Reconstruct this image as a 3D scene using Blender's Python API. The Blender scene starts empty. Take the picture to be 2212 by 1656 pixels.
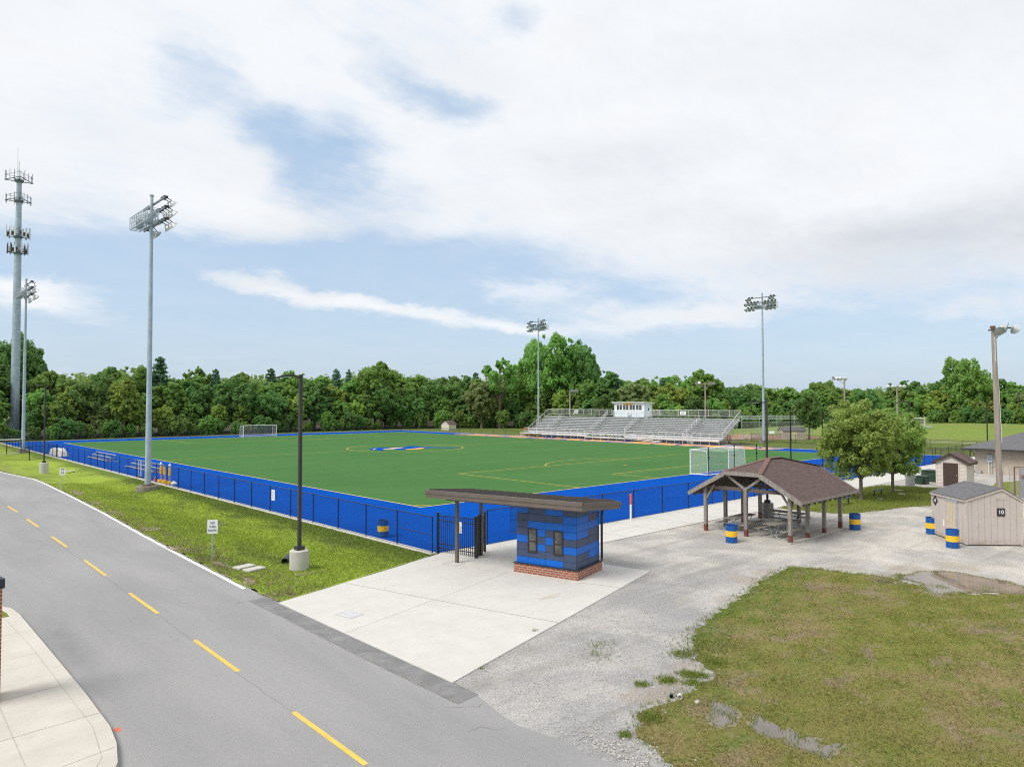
import bpy, math, random
import numpy as np
from mathutils import Vector, Matrix
from mathutils.geometry import tessellate_polygon

scene = bpy.context.scene
COL = scene.collection
PI = math.pi
R = math.radians

# ------------------------------------------------------------------ camera
CAM_POS = Vector((-28.56, -39.59, 7.04))
YAW, PITCH, ROLL = 0.8182, 0.0288, -0.0005
cam_data = bpy.data.cameras.new('camera')
cam = bpy.data.objects.new('camera', cam_data)
COL.objects.link(cam)
fwd = Vector((math.cos(YAW) * math.cos(PITCH), math.sin(YAW) * math.cos(PITCH), math.sin(PITCH)))
right = Vector((math.sin(YAW), -math.cos(YAW), 0))
up = right.cross(fwd)
r2 = right * math.cos(ROLL) + up * math.sin(ROLL)
u2 = -right * math.sin(ROLL) + up * math.cos(ROLL)
cam.matrix_world = Matrix(((r2.x, u2.x, -fwd.x, CAM_POS.x), (r2.y, u2.y, -fwd.y, CAM_POS.y),
                           (r2.z, u2.z, -fwd.z, CAM_POS.z), (0, 0, 0, 1)))
cam_data.sensor_width = 36
cam_data.lens = 1770 / 2560 * 36
cam_data.clip_start = 0.2
cam_data.clip_end = 6000
scene.camera = cam

scene.view_settings.view_transform = 'Standard'
scene.view_settings.look = 'None'
scene.view_settings.exposure = 0.55
scene.view_settings.gamma = 1.0
scene.render.engine = 'CYCLES'
scene.cycles.max_bounces = 8
scene.cycles.diffuse_bounces = 4
scene.cycles.transparent_max_bounces = 48
scene.cycles.use_denoising = False
scene.cycles.sample_clamp_indirect = 8
scene.cycles.filter_width = 1.1

# ------------------------------------------------------------------ node helper
class NT:
    def __init__(s, tree):
        s.t = tree; s.n = tree.nodes; s.l = tree.links
    def new(s, typ, **kw):
        n = s.n.new(typ)
        for k, v in kw.items(): setattr(n, k, v)
        return n
    def put(s, sock, v):
        if v is None: return
        if isinstance(v, bpy.types.NodeSocket): s.l.new(v, sock)
        else:
            if hasattr(sock.default_value, '__len__') and not hasattr(v, '__len__'): v = (v,) * len(sock.default_value)
            if hasattr(v, '__len__') and len(sock.default_value) == 4 and len(v) == 3: v = (*v, 1)
            sock.default_value = v
    def math(s, op, a, b=None, c=None, clamp=False):
        n = s.new('ShaderNodeMath', operation=op, use_clamp=clamp)
        s.put(n.inputs[0], a); s.put(n.inputs[1], b)
        if c is not None: s.put(n.inputs[2], c)
        return n.outputs[0]
    def vmath(s, op, a, b=None):
        n = s.new('ShaderNodeVectorMath', operation=op)
        s.put(n.inputs[0], a)
        if b is not None: s.put(n.inputs['Scale'] if op == 'SCALE' else n.inputs[1], b)
        return n.outputs['Value'] if op in ('LENGTH', 'DOT_PRODUCT', 'DISTANCE') else n.outputs[0]
    def mix(s, f, a, b, blend='MIX'):
        n = s.new('ShaderNodeMix', data_type='RGBA', blend_type=blend)
        s.put(n.inputs['Factor'], f); s.put(n.inputs['A'], None)
        s.put(n.inputs[6], a); s.put(n.inputs[7], b)
        return n.outputs[2]
    def noise(s, vec, scale, detail=4, rough=.55, dist=0, dim='3D', out=0):
        n = s.new('ShaderNodeTexNoise', noise_dimensions=dim)
        s.put(n.inputs['Vector'], vec); n.inputs['Scale'].default_value = scale
        n.inputs['Detail'].default_value = detail; n.inputs['Roughness'].default_value = rough
        n.inputs['Distortion'].default_value = dist
        return n.outputs[out]
    def ramp(s, f, lo, hi, a=0.0, b=1.0, smooth=True):
        n = s.new('ShaderNodeMapRange', interpolation_type='SMOOTHSTEP' if smooth else 'LINEAR')
        s.put(n.inputs[0], f); s.put(n.inputs[1], lo); s.put(n.inputs[2], hi); s.put(n.inputs[3], a); s.put(n.inputs[4], b)
        return n.outputs[0]
    def sep(s, v):
        n = s.new('ShaderNodeSeparateXYZ'); s.put(n.inputs[0], v); return n.outputs
    def comb(s, x, y, z=0.0):
        n = s.new('ShaderNodeCombineXYZ'); s.put(n.inputs[0], x); s.put(n.inputs[1], y); s.put(n.inputs[2], z); return n.outputs[0]
    def scale(s, v, sc):
        n = s.new('ShaderNodeVectorMath', operation='MULTIPLY'); s.put(n.inputs[0], v); n.inputs[1].default_value = sc; return n.outputs[0]

# ------------------------------------------------------------------ world (sky with broken cloud) and sun
SUN_EL, SUN_AZ = R(50), YAW + R(122)        # azimuth from +x: behind the viewer's left shoulder
world = bpy.data.worlds.new('World')
scene.world = world
world.use_nodes = True
w = NT(world.node_tree); w.n.clear()
sky = w.new('ShaderNodeTexSky', sky_type='NISHITA')
sky.sun_disc = False
sky.sun_elevation = SUN_EL
sky.sun_rotation = PI / 2 - SUN_AZ
sky.air_density = 1.0; sky.dust_density = 1.5; sky.ozone_density = 1.2
gen = w.new('ShaderNodeTexCoord').outputs['Generated']
d_f = w.vmath('DOT_PRODUCT', gen, (math.cos(YAW), math.sin(YAW), 0))
d_r = w.vmath('DOT_PRODUCT', gen, (math.sin(YAW), -math.cos(YAW), 0))
az = w.math('ARCTAN2', d_r, d_f)
el = w.math('ARCSINE', w.sep(gen)[2])
# cloud texture coordinate: project on a flat cloud layer so cloud flattens towards the horizon
zc = w.math('ADD', w.math('MAXIMUM', w.sep(gen)[2], 0.0), 0.16)
layer = w.vmath('SCALE', gen, w.math('DIVIDE', 1.0, zc))
layer = w.scale(layer, (1, 1, 0))
n_big = w.noise(layer, 1.15, 6, .55, .25)
n_med = w.noise(layer, 3.4, 6, .6, .15)
ae = w.comb(az, el)
wob = w.noise(w.scale(ae, (1, 2.0, 1)), 6.0, 5, .62, 0, out=1)
wob2 = w.vmath('SUBTRACT', wob, (.5, .5, .5))
P = w.vmath('ADD', ae, w.scale(wob2, (.16, .085, 0)))
def sky_pt(x, y):
    # angles of a spot in the sky (measured on a 2211 x 1656 sheet, 1529 units focal length)
    u, v = (x - 1105.5) / 1529., -(y - 828.) / 1529.
    f_ = math.cos(PITCH) - v * math.sin(PITCH); z_ = math.sin(PITCH) + v * math.cos(PITCH)
    return math.atan2(u, f_), math.atan2(z_, math.hypot(u, f_))
def blob(x, y, rx, ry, rot=0):
    a0, e0 = sky_pt(x, y)
    m = w.new('ShaderNodeMapping', vector_type='TEXTURE')
    w.put(m.inputs['Vector'], P)
    m.inputs['Location'].default_value = (a0, e0, 0)
    m.inputs['Rotation'].default_value = (0, 0, R(rot))
    m.inputs['Scale'].default_value = (rx / 1529., ry / 1529., 1)
    return w.ramp(w.vmath('LENGTH', m.outputs[0]), 0.0, 1.9, 1.0, 0.0)
def blobs(lst):
    tot = None
    for (x, y, rx, ry, rot, amp) in lst:
        b = w.math('MULTIPLY', blob(x, y, rx, ry, rot), amp)
        tot = b if tot is None else w.math('ADD', tot, b)
    return tot
HOLES = [(405, 160, 60, 55, 0, .55), (560, 265, 95, 48, -30, .82), (690, 330, 85, 80, 0, .88), (880, 190, 95, 40, -28, .72),
         (1010, 238, 75, 26, -10, .8), (1130, 48, 45, 24, 0, .55), (1430, 428, 85, 40, 0, .5), (770, 420, 110, 90, 0, .65),
         (590, 545, 330, 62, 0, .95), (150, 550, 260, 45, 0, .75), (980, 530, 170, 95, 0, .75), (1340, 625, 170, 45, -8, .65),
         (1200, 560, 90, 60, 0, .4), (430, 650, 160, 70, 0, .7), (900, 620, 200, 40, -12, .9), (760, 745, 420, 52, -6, .95),
         (1800, 720, 330, 70, 0, .6), (1480, 780, 420, 50, 0, .8), (300, 750, 260, 40, 0, .8), (2000, 790, 350, 60, 0, .7)]
PUFFS = [(475, 585, 66, 22, -4, .86), (560, 612, 90, 27, -22, .90), (690, 652, 110, 22, -14, .84), (850, 668, 115, 19, -6, .74),
         (1000, 690, 115, 20, -8, .72), (1120, 712, 80, 18, -8, .6), (1120, 628, 130, 22, 0, .7), (165, 628, 140, 30, -3, .95),
         (20, 622, 70, 22, 0, .6), (295, 692, 105, 15, 0, .7), (1400, 705, 200, 30, 6, .6), (1560, 668, 170, 28, 0, .5),
         (1725, 735, 95, 20, 4, .55), (2090, 688, 140, 24, 4, .55), (800, 724, 22, 14, 0, .5), (1285, 657, 36, 16, 0, .4),
         (900, 478, 130, 40, 5, .5), (560, 480, 190, 36, 0, .5)]
SHADE = [(2060, 505, 270, 62, 6, .8), (1700, 540, 330, 40, 0, .45), (1350, 335, 260, 40, 0, .38), (1010, 160, 160, 40, -20, .25),
         (700, 505, 260, 30, 0, .3), (300, 300, 260, 50, 0, .18), (2000, 100, 350, 80, 0, .22), (1500, 130, 300, 60, 0, .16), (2050, 640, 260, 60, 0, .35)]
low = w.ramp(el, sky_pt(0, 640)[1], sky_pt(0, 360)[1], 0.0, 1.0)
right_cover = w.ramp(az, -.12, .30, 0.0, 1.0)
base = w.math('ADD', w.math('MULTIPLY', low, .95), w.math('MULTIPLY', w.math('MULTIPLY', right_cover, w.ramp(el, sky_pt(0, 790)[1], sky_pt(0, 560)[1])), .5))
dens = w.math('SUBTRACT', w.math('ADD', base, blobs(PUFFS)), w.math('MULTIPLY', blobs(HOLES), 1.0))
dens = w.math('ADD', dens, w.math('MULTIPLY', w.math('SUBTRACT', n_big, .5), .9))
wisp = w.noise(w.scale(layer, (1.0, 1.9, 1)), 7.5, 6, .66, .5)
dens = w.math('ADD', dens, w.math('MULTIPLY', w.math('SUBTRACT', n_med, .5), .85))
dens = w.math('ADD', dens, w.math('MULTIPLY', w.math('SUBTRACT', wisp, .5), .85))
cover = w.math('MULTIPLY_ADD', w.ramp(dens, -0.34, 1.04), .90, w.math('MULTIPLY', w.ramp(n_med, .3, .75), .09))
# cloud brightness: thick parts a little greyer, patches of shadow
shade = w.math('ADD', w.math('MULTIPLY', blobs(SHADE), .75), w.math('MULTIPLY', w.ramp(n_med, .45, .75), .16))
shade = w.math('ADD', shade, w.math('MULTIPLY', w.ramp(n_big, .42, .70), .34))
shade = w.math('ADD', shade, w.math('MULTIPLY', w.math('SUBTRACT', wisp, .5), .40))
ccol = w.mix(w.math('MAXIMUM', w.math('MINIMUM', shade, 1.0), 0.0), (6.6, 6.7, 6.82), (4.72, 4.95, 5.3))
tint = w.mix(1.0, sky.outputs[0], (1.28, 1.30, 1.22), 'MULTIPLY')
# low haze towards the horizon
hz = w.ramp(el, 0.02, .62, 1.0, 0.0)
tint = w.mix(.75, tint, w.mix(hz, (3.1, 4.35, 5.85), (3.6, 4.5, 5.75)))
skycol = w.mix(cover, tint, ccol)
bg = w.new('ShaderNodeBackground'); w.put(bg.inputs[0], skycol); bg.inputs[1].default_value = 0.1
out = w.new('ShaderNodeOutputWorld'); w.l.new(bg.outputs[0], out.inputs[0])

sun_data = bpy.data.lights.new('sun', 'SUN')
sun_data.energy = 2.1
sun_data.angle = R(28)
sun_data.color = (1.0, .955, .89)
sun = bpy.data.objects.new('sun', sun_data); COL.objects.link(sun)
to_sun = Vector((math.cos(SUN_AZ) * math.cos(SUN_EL), math.sin(SUN_AZ) * math.cos(SUN_EL), math.sin(SUN_EL)))
sun.rotation_euler = to_sun.to_track_quat('Z', 'Y').to_euler()

# ------------------------------------------------------------------ object helpers
def tag(o, label=None, cat=None, group=None, kind=None):
    if label: o['label'] = label
    if cat: o['category'] = cat
    if group: o['group'] = group
    if kind: o['kind'] = kind
    return o
def empty(name, loc=(0, 0, 0), rz=0.0, label=None, cat=None, group=None):
    o = bpy.data.objects.new(name, None); COL.objects.link(o)
    o.empty_display_size = .2
    o.location = loc; o.rotation_euler = (0, 0, rz)
    return tag(o, label, cat, group)
def dup(o, loc=None, rz=None, label=None, group=None, parent=None):
    c = o.copy(); COL.objects.link(c)
    if parent is not None: c.parent = parent
    if loc is not None: c.location = loc
    if rz is not None: c.rotation_euler = (0, 0, rz)
    if label: c['label'] = label
    if group: c['group'] = group
    for ch in list(o.children): dup(ch, parent=c)
    return c

class MB:
    """collects faces, builds one mesh object with metric UVs"""
    def __init__(s): s.v = []; s.f = []; s.m = []; s.s = []
    def add(s, vs, fs, mi=0, smooth=False):
        b = len(s.v); s.v += [tuple(x) for x in vs]
        for f in fs: s.f.append(tuple(b + i for i in f)); s.m.append(mi); s.s.append(smooth)
        return s
    def box(s, x0, x1, y0, y1, z0, z1, mi=0):
        vs = [(x, y, z) for z in (z0, z1) for y in (y0, y1) for x in (x0, x1)]
        return s.add(vs, [(0, 2, 3, 1), (4, 5, 7, 6), (0, 1, 5, 4), (2, 6, 7, 3), (0, 4, 6, 2), (1, 3, 7, 5)], mi)
    def bar(s, p, q, w_, h_=None, mi=0, upv=(0, 0, 1)):
        p, q = Vector(p), Vector(q); d = (q - p).normalized(); h_ = h_ or w_
        uu = Vector(upv)
        if abs(d.dot(uu)) > .98: uu = Vector((1, 0, 0))
        a = d.cross(uu).normalized() * (w_ / 2); b = a.cross(d).normalized() * (h_ / 2)
        vs = [e + sx * a + sy * b for e in (p, q) for sx, sy in ((-1, -1), (1, -1), (1, 1), (-1, 1))]
        return s.add(vs, [(0, 3, 2, 1), (4, 5, 6, 7), (0, 1, 5, 4), (1, 2, 6, 5), (2, 3, 7, 6), (3, 0, 4, 7)], mi)
    def tube(s, pts, r, n=8, mi=0, cap=True):
        pts = [Vector(p) for p in pts]; k = len(pts)
        rs = r if hasattr(r, '__len__') else [r] * k
        rings = []; ref = None
        for i, p in enumerate(pts):
            t = (pts[min(i + 1, k - 1)] - pts[max(i - 1, 0)]).normalized()
            if ref is None or abs(ref.dot(t)) > .95:
                ref = Vector((0, 0, 1)) if abs(t.z) < .9 else Vector((1, 0, 0))
            a = t.cross(ref).normalized(); b = a.cross(t).normalized(); ref = b
            rings.append([p + rs[i] * (math.cos(2 * PI * j / n) * a + math.sin(2 * PI * j / n) * b) for j in range(n)])
        vs = [v for rg in rings for v in rg]
        fs = [(i * n + j, i * n + (j + 1) % n, (i + 1) * n + (j + 1) % n, (i + 1) * n + j) for i in range(k - 1) for j in range(n)]
        s.add(vs, fs, mi, True)
        if cap: s.add(rings[0], [tuple(range(n))], mi); s.add(rings[-1], [tuple(reversed(range(n)))], mi)
        return s
    def lathe(s, prof, n=24, c=(0, 0, 0), mi=0, cap0=True, cap1=True, axis=None):
        rings = []
        for (r, z) in prof:
            rings.append([Vector((r * math.cos(2 * PI * j / n), r * math.sin(2 * PI * j / n), z)) for j in range(n)])
        if axis is not None:
            q = Vector((0, 0, 1)).rotation_difference(Vector(axis)); rings = [[q @ v for v in rg] for rg in rings]
        c = Vector(c); rings = [[v + c for v in rg] for rg in rings]; k = len(rings)
        for i in range(k - 1):     # own rings so sharp profiles stay crisp
            s.add(rings[i] + rings[i + 1], [(j, (j + 1) % n, n + (j + 1) % n, n + j) for j in range(n)], mi, True)
        if cap0 and prof[0][0] > 1e-4: s.add(rings[0], [tuple(reversed(range(n)))], mi)
        if cap1 and prof[-1][0] > 1e-4: s.add(rings[-1], [tuple(range(n))], mi)
        return s
    def poly(s, pts, mi=0):
        pts = [Vector((*p, 0)) if len(p) == 2 else Vector(p) for p in pts]
        return s.add(pts, [tuple(t) for t in tessellate_polygon([pts])], mi)
    def sheet(s, pts2, z, mi=0):
        vs = [Vector((x, y, z)) for x, y in pts2]
        tris = []
        for t in tessellate_polygon([vs]):
            a, b, c = (vs[i] for i in t)
            tris.append(tuple(t) if (b - a).cross(c - a).z > 0 else tuple(reversed(t)))
        return s.add(vs, tris, mi)
    def prism(s, pts2, z0, z1, mi=0, mside=None):
        n = len(pts2); s.sheet(pts2, z1, mi)
        area = sum(pts2[i][0] * pts2[(i + 1) % n][1] - pts2[(i + 1) % n][0] * pts2[i][1] for i in range(n))
        vs = [(x, y, z) for z in (z0, z1) for x, y in pts2]
        fs = [(i, (i + 1) % n, n + (i + 1) % n, n + i) for i in range(n)]
        if area < 0: fs = [tuple(reversed(f)) for f in fs]
        return s.add(vs, fs, mi if mside is None else mside)
    def quad(s, a, b, c, d, mi=0): return s.add([a, b, c, d], [(0, 1, 2, 3)], mi)
    def mesh(s, name, mats):
        me = bpy.data.meshes.new(name)
        me.from_pydata(s.v, [], s.f)
        if not isinstance(mats, (list, tuple)): mats = [mats]
        for m in mats: me.materials.append(m)
        nf = len(s.f)
        me.polygons.foreach_set('material_index', np.array(s.m, dtype=np.int32))
        me.polygons.foreach_set('use_smooth', np.array(s.s, dtype=bool))
        me.update()
        nl = len(me.loops)
        li = np.empty(nl, np.int32); me.loops.foreach_get('vertex_index', li)
        lt = np.empty(nf, np.int32); me.polygons.foreach_get('loop_total', lt)
        nr = np.empty(nf * 3, np.float32); me.polygons.foreach_get('normal', nr); nr = nr.reshape(-1, 3)
        co = np.array(s.v, np.float32)[li]; N = np.repeat(nr, lt, axis=0)
        hor = np.abs(N[:, 2]) > .985
        U = np.stack([-N[:, 1], N[:, 0], np.zeros(nl, np.float32)], 1)
        ln = np.linalg.norm(U, axis=1, keepdims=True); ln[ln < 1e-6] = 1; U /= ln
        V = np.cross(N, U)
        U[hor] = (1, 0, 0); V[hor] = (0, 1, 0)
        uv = np.stack([(co * U).sum(1), (co * V).sum(1)], 1).astype(np.float32)
        l = me.uv_layers.new(name='UVMap'); l.data.foreach_set('uv', uv.ravel())
        me.update()
        return me
    def build(s, name, mats, parent=None, loc=None, rz=None, bevel=0):
        o = bpy.data.objects.new(name, s.mesh(name, mats)); COL.objects.link(o)
        if parent is not None: o.parent = parent
        if loc is not None: o.location = loc
        if rz is not None: o.rotation_euler = (0, 0, rz)
        if bevel:
            b = o.modifiers.new('bevel', 'BEVEL'); b.width = bevel; b.segments = 2; b.limit_method = 'ANGLE'; b.angle_limit = R(50)
        return o
def inst(src, parent, loc=(0, 0, 0), rz=0.0, scale=None):
    o = src.copy(); COL.objects.link(o); o.parent = parent; o.location = loc; o.rotation_euler = (0, 0, rz)
    if scale: o.scale = scale
    return o
def text(name, body, size, mat, parent, loc, rot, ext=.002, align='CENTER', sx=1.0):
    c = bpy.data.curves.new(name, 'FONT'); c.body = body; c.size = size; c.align_x = align; c.align_y = 'CENTER'
    c.extrude = ext; c.offset = size * .018
    c.materials.append(mat)
    o = bpy.data.objects.new(name, c); COL.objects.link(o); o.parent = parent
    bpy.context.view_layer.update()
    me = bpy.data.meshes.new_from_object(o)
    bpy.data.objects.remove(o); bpy.data.curves.remove(c)
    o = bpy.data.objects.new(name, me); COL.objects.link(o); o.parent = parent
    o.location = loc; o.rotation_euler = rot; o.scale = (sx, 1, 1)
    return o

# ------------------------------------------------------------------ materials
def newmat(name):
    m = bpy.data.materials.new(name); m.use_nodes = True
    t = NT(m.node_tree); t.n.clear()
    b = t.new('ShaderNodeBsdfPrincipled'); o = t.new('ShaderNodeOutputMaterial')
    t.l.new(b.outputs[0], o.inputs[0])
    b.inputs['Specular IOR Level'].default_value = .3
    return m, t, b, o
def bump(t, b, h, strength=.3, dist=.02):
    n = t.new('ShaderNodeBump'); n.inputs['Strength'].default_value = strength; n.inputs['Distance'].default_value = dist
    t.put(n.inputs['Height'], h); t.l.new(n.outputs[0], b.inputs['Normal'])
def tc(t, which='Object'): return t.new('ShaderNodeTexCoord').outputs[which]
def gpos(t): return t.new('ShaderNodeNewGeometry').outputs['Position']
def mul(c, k): return tuple(x * k for x in c)
def plain(name, col, rough=.6, metal=0.0, var=.12, sc=4.0, spec=.3, bmp=0.0, bsc=60., dirt=None, dirt_amt=.5):
    m, t, b, o = newmat(name)
    p = tc(t)
    f = t.noise(p, sc, 6, .6)
    c = t.mix(t.ramp(f, .3, .7), mul(col, 1 - var), mul(col, 1 + var))
    if dirt:
        g = t.noise(p, sc * .6 + 1.3, 8, .68, .4)
        c = t.mix(t.ramp(g, .52, .74, 0, dirt_amt), c, dirt)
    t.put(b.inputs['Base Color'], c)
    b.inputs['Roughness'].default_value = rough; b.inputs['Metallic'].default_value = metal
    b.inputs['Specular IOR Level'].default_value = spec
    if bmp: bump(t, b, t.noise(p, bsc, 3), bmp, .01)
    return m
def stripes(t, val, period, width, soft=.15):
    """1 inside a narrow line repeated every period"""
    f = t.math('ABSOLUTE', t.math('SUBTRACT', t.math('FRACT', t.math('DIVIDE', val, period)), .5))
    return t.ramp(f, .5 - width / period, .5 - width / period * (1 - soft) + 1e-5, 0.0, 1.0)

M = {}
# --- grounds
def grass_mat(name, cols, brown, bareness, fine=38., patch=.35, bare=(.23, .18, .12), stretch=(1, 1, 1), bmp=.6, edge=False, ditch=False):
    m, t, b, o = newmat(name)
    p = t.scale(gpos(t), stretch)
    big = t.noise(p, patch, 5, .6, .6)
    mid = t.noise(p, patch * 5.5, 6, .65, .3)
    fin = t.noise(p, fine, 3, .7)
    vf = t.noise(p, fine * .33, 4, .7)
    c = t.mix(t.ramp(mid, .32, .68), cols[0], cols[1])
    c = t.mix(t.ramp(vf, .35, .72), c, cols[2])
    c = t.mix(t.ramp(t.math('ADD', t.math('MULTIPLY', big, .65), t.math('MULTIPLY', mid, .35)), .46, .62, 0, .85), c, brown)
    dry = t.math('ADD', t.noise(t.vmath('ADD', p, (31.7, 4.2, 0)), patch * 2.6, 7, .72, .5), t.math('MULTIPLY', t.math('SUBTRACT', vf, .5), .25))
    c = t.mix(t.ramp(dry, .80 - bareness, .88 - bareness, 0, .85), c, bare)
    if ditch:
        q = t.sep(gpos(t)); wv = t.math('ADD', q[0], t.math('MULTIPLY', t.math('SUBTRACT', big, .5), 3.0))
        band = t.math('MULTIPLY', t.ramp(t.math('ABSOLUTE', t.math('ADD', wv, 12.4)), .4, 1.9, 1, 0), t.ramp(mid, .30, .55, .35, 1))
        c = t.mix(t.math('MULTIPLY', band, .6), c, (.325, .425, .062))
        bank = t.math('MULTIPLY', t.ramp(wv, -10.9, -9.6, 0, 1), t.ramp(vf, .25, .6, .3, .85))
        c = t.mix(bank, c, (.115, .165, .045))
        thin = t.math('MULTIPLY', t.ramp(t.math('ADD', wv, t.math('MULTIPLY', vf, .8)), -15.9, -14.4, 1, 0), t.ramp(mid, .42, .60))
        c = t.mix(t.math('MULTIPLY', thin, .75), c, (.235, .205, .125))
    if edge:      # lusher along the gravel side, drier and browner towards the low wet corner
        q = t.sep(gpos(t)); dl = t.math('SUBTRACT', t.math('ADD', q[1], 25.6), t.math('MULTIPLY', t.math('ADD', q[0], 1.0), .20))
        lush = t.math('MULTIPLY', t.ramp(dl, -2.6, .3, 0, 1), t.ramp(t.noise(p, 1.1, 5, .65), .3, .62))
        c = t.mix(t.math('MULTIPLY', lush, .55), c, (.105, .180, .036))
        low_ = t.ramp(t.math('ADD', q[0], t.math('MULTIPLY', big, 5)), -10.5, -4.0, 1, 0)
        c = t.mix(t.math('MULTIPLY', low_, t.ramp(mid, .3, .6, .05, .45)), c, (.20, .165, .075))
        tuft = t.noise(t.vmath('ADD', p, (3.3, 8.8, 0)), .75, 6, .7, .8)
        c = t.mix(t.ramp(tuft, .54, .68, 0, .5), c, (.110, .175, .044))
    c = t.mix(t.ramp(fin, .3, .75), t.mix(1.0, c, (.55, .55, .5), 'MULTIPLY'), t.mix(1.0, c, (1.35, 1.35, 1.3), 'MULTIPLY'))
    t.put(b.inputs['Base Color'], c)
    b.inputs['Roughness'].default_value = .95; b.inputs['Specular IOR Level'].default_value = .04
    bump(t, b, t.math('ADD', fin, t.math('MULTIPLY', vf, 1.5)), bmp, .05)
    return m
M['verge'] = grass_mat('verge_grass', [(.20, .29, .055), (.31, .42, .060), (.36, .445, .075)], (.17, .22, .065), .13, patch=.28, stretch=(1.25, .55, 1), ditch=True)
M['lawn'] = grass_mat('lawn_grass', [(.155, .185, .048), (.240, .230, .070), (.215, .222, .062)], (.285, .225, .120), .27, patch=.24, stretch=(.8, 1.0, 1), bare=(.29, .23, .16), edge=True)
M['tuft'] = grass_mat('tuft_grass', [(.15, .225, .045), (.21, .29, .055), (.23, .30, .06)], (.22, .24, .08), .05)
M['lawn2'] = grass_mat('park_grass', [(.15, .205, .045), (.205, .245, .056), (.235, .27, .056)], (.19, .205, .065), .06, patch=.3)
M['far_grass'] = grass_mat('far_grass', [(.155, .235, .050), (.205, .285, .062), (.215, .285, .068)], (.22, .25, .085), .04, fine=6., patch=.045, stretch=(1, .45, 1), bmp=.15)
M['field_grass'] = grass_mat('near_field_grass', [(.125, .185, .045), (.17, .225, .055), (.175, .23, .058)], (.16, .175, .07), .06, fine=12., patch=.12)

m, t, b, o = newmat('asphalt'); p = gpos(t)
agg = t.noise(p, 95, 2, .8); big = t.noise(t.scale(p, (1.0, .22, 1)), .55, 5, .6, .3); blot = t.noise(p, 1.7, 6, .65)
c = t.mix(t.ramp(big, .3, .7), (.272, .270, .270), (.318, .315, .314))
c = t.mix(t.ramp(blot, .55, .8, 0, .16), c, (.235, .235, .24))
lane = t.noise(t.scale(p, (1.1, .015, 1)), 1.0, 3, .6)
c = t.mix(t.ramp(lane, .42, .62, 0, .13), c, (.235, .235, .242))
spk = t.noise(p, 30, 2, .6)
c = t.mix(t.ramp(spk, .68, .74, 0, .5), c, (.15, .15, .155))
c = t.mix(t.ramp(agg, .33, .7), t.mix(1.0, c, (.74, .74, .74), 'MULTIPLY'), t.mix(1.0, c, (1.22, 1.22, 1.22), 'MULTIPLY'))
xs = t.sep(p)
# paving seam wandering along the middle of the road, a dark oily band by the kerb
wander = t.math('MULTIPLY', t.math('SUBTRACT', t.noise(t.scale(p, (0, 1, 0)), .5, 5, .7), .5), .35)
seam_d = t.math('ABSOLUTE', t.math('ADD', t.math('SUBTRACT', xs[0], t.math('ADD', t.math('MULTIPLY', xs[1], .0125), -20.72)), wander))
c = t.mix(t.ramp(seam_d, .0, .022, .55, 0.0), c, (.12, .12, .12))
oil = t.math('MULTIPLY', t.ramp(t.math('ABSOLUTE', t.math('ADD', xs[0], 23.75)), .0, .75, 1.0, 0.0), t.ramp(t.math('ABSOLUTE', t.math('ADD', xs[1], 15.2)), 0, 5.5, 1.0, 0.0))
c = t.mix(t.math('MULTIPLY', oil, t.ramp(blot, .3, .7, .25, .6)), c, (.175, .175, .18))
t.put(b.inputs['Base Color'], c); b.inputs['Roughness'].default_value = .9
bump(t, b, agg, .35, .01); M['asphalt'] = m

m, t, b, o = newmat('asphalt_patch'); p = gpos(t)
agg = t.noise(p, 80, 2, .8); blot = t.noise(p, 1.3, 6, .7, .5)
c = t.mix(t.ramp(blot, .35, .7), (.185, .183, .184), (.265, .262, .262))
c = t.mix(t.ramp(agg, .33, .7), t.mix(1.0, c, (.75, .75, .75), 'MULTIPLY'), t.mix(1.0, c, (1.2, 1.2, 1.2), 'MULTIPLY'))
t.put(b.inputs['Base Color'], c); b.inputs['Roughness'].default_value = .9; bump(t, b, agg, .4, .012); M['patch'] = m

def concrete(name, a, bcol, stain=(.36, .33, .28), amt=.45, sc=.9):
    m, t, b, o = newmat(name); p = gpos(t)
    n1 = t.noise(p, sc, 7, .68, .3); n2 = t.noise(p, sc * 4, 6, .7, .4); n3 = t.noise(p, 60, 3, .7)
    streak = t.noise(t.scale(p, (.35, 2.2, 1)), 1.6, 5, .6)
    c = t.mix(t.ramp(n1, .3, .7), a, bcol)
    c = t.mix(t.ramp(n2, .56, .78, 0, amt), c, stain)
    c = t.mix(t.ramp(streak, .5, .75, 0, .3), c, mul(a, 1.06))
    c = t.mix(t.ramp(n3, .3, .72), t.mix(1.0, c, (.93, .93, .93), 'MULTIPLY'), t.mix(1.0, c, (1.05, 1.05, 1.05), 'MULTIPLY'))
    t.put(b.inputs['Base Color'], c); b.inputs['Roughness'].default_value = .85
    bump(t, b, n3, .12, .006)
    return m
M['concrete'] = concrete('concrete_pad', (.575, .56, .53), (.525, .51, .48), stain=(.44, .42, .385), amt=.3)
M['concrete2'] = concrete('concrete_old', (.46, .43, .39), (.38, .355, .32), stain=(.26, .235, .205))
M['walk'] = concrete('concrete_walk', (.55, .53, .485), (.485, .465, .42), stain=(.40, .375, .33), amt=.35)
M['pavement'] = concrete('concrete_pavement', (.555, .525, .47), (.49, .46, .405), stain=(.42, .385, .33))
M['conc_base'] = concrete('concrete_cast', (.53, .515, .47), (.45, .435, .395), stain=(.36, .345, .31), sc=1.8)
M['conc_grey'] = concrete('concrete_grey', (.36, .36, .355), (.30, .30, .295), stain=(.22, .22, .215), sc=1.8)
M['conc_dark'] = concrete('concrete_weathered', (.30, .275, .235), (.17, .15, .12), stain=(.075, .065, .05), amt=.8, sc=1.6)
M['tyre'] = plain('tyre_smear', (.485, .472, .45), .85)
M['joint_pale'] = plain('joint_pale', (.41, .39, .35), .95)
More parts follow.
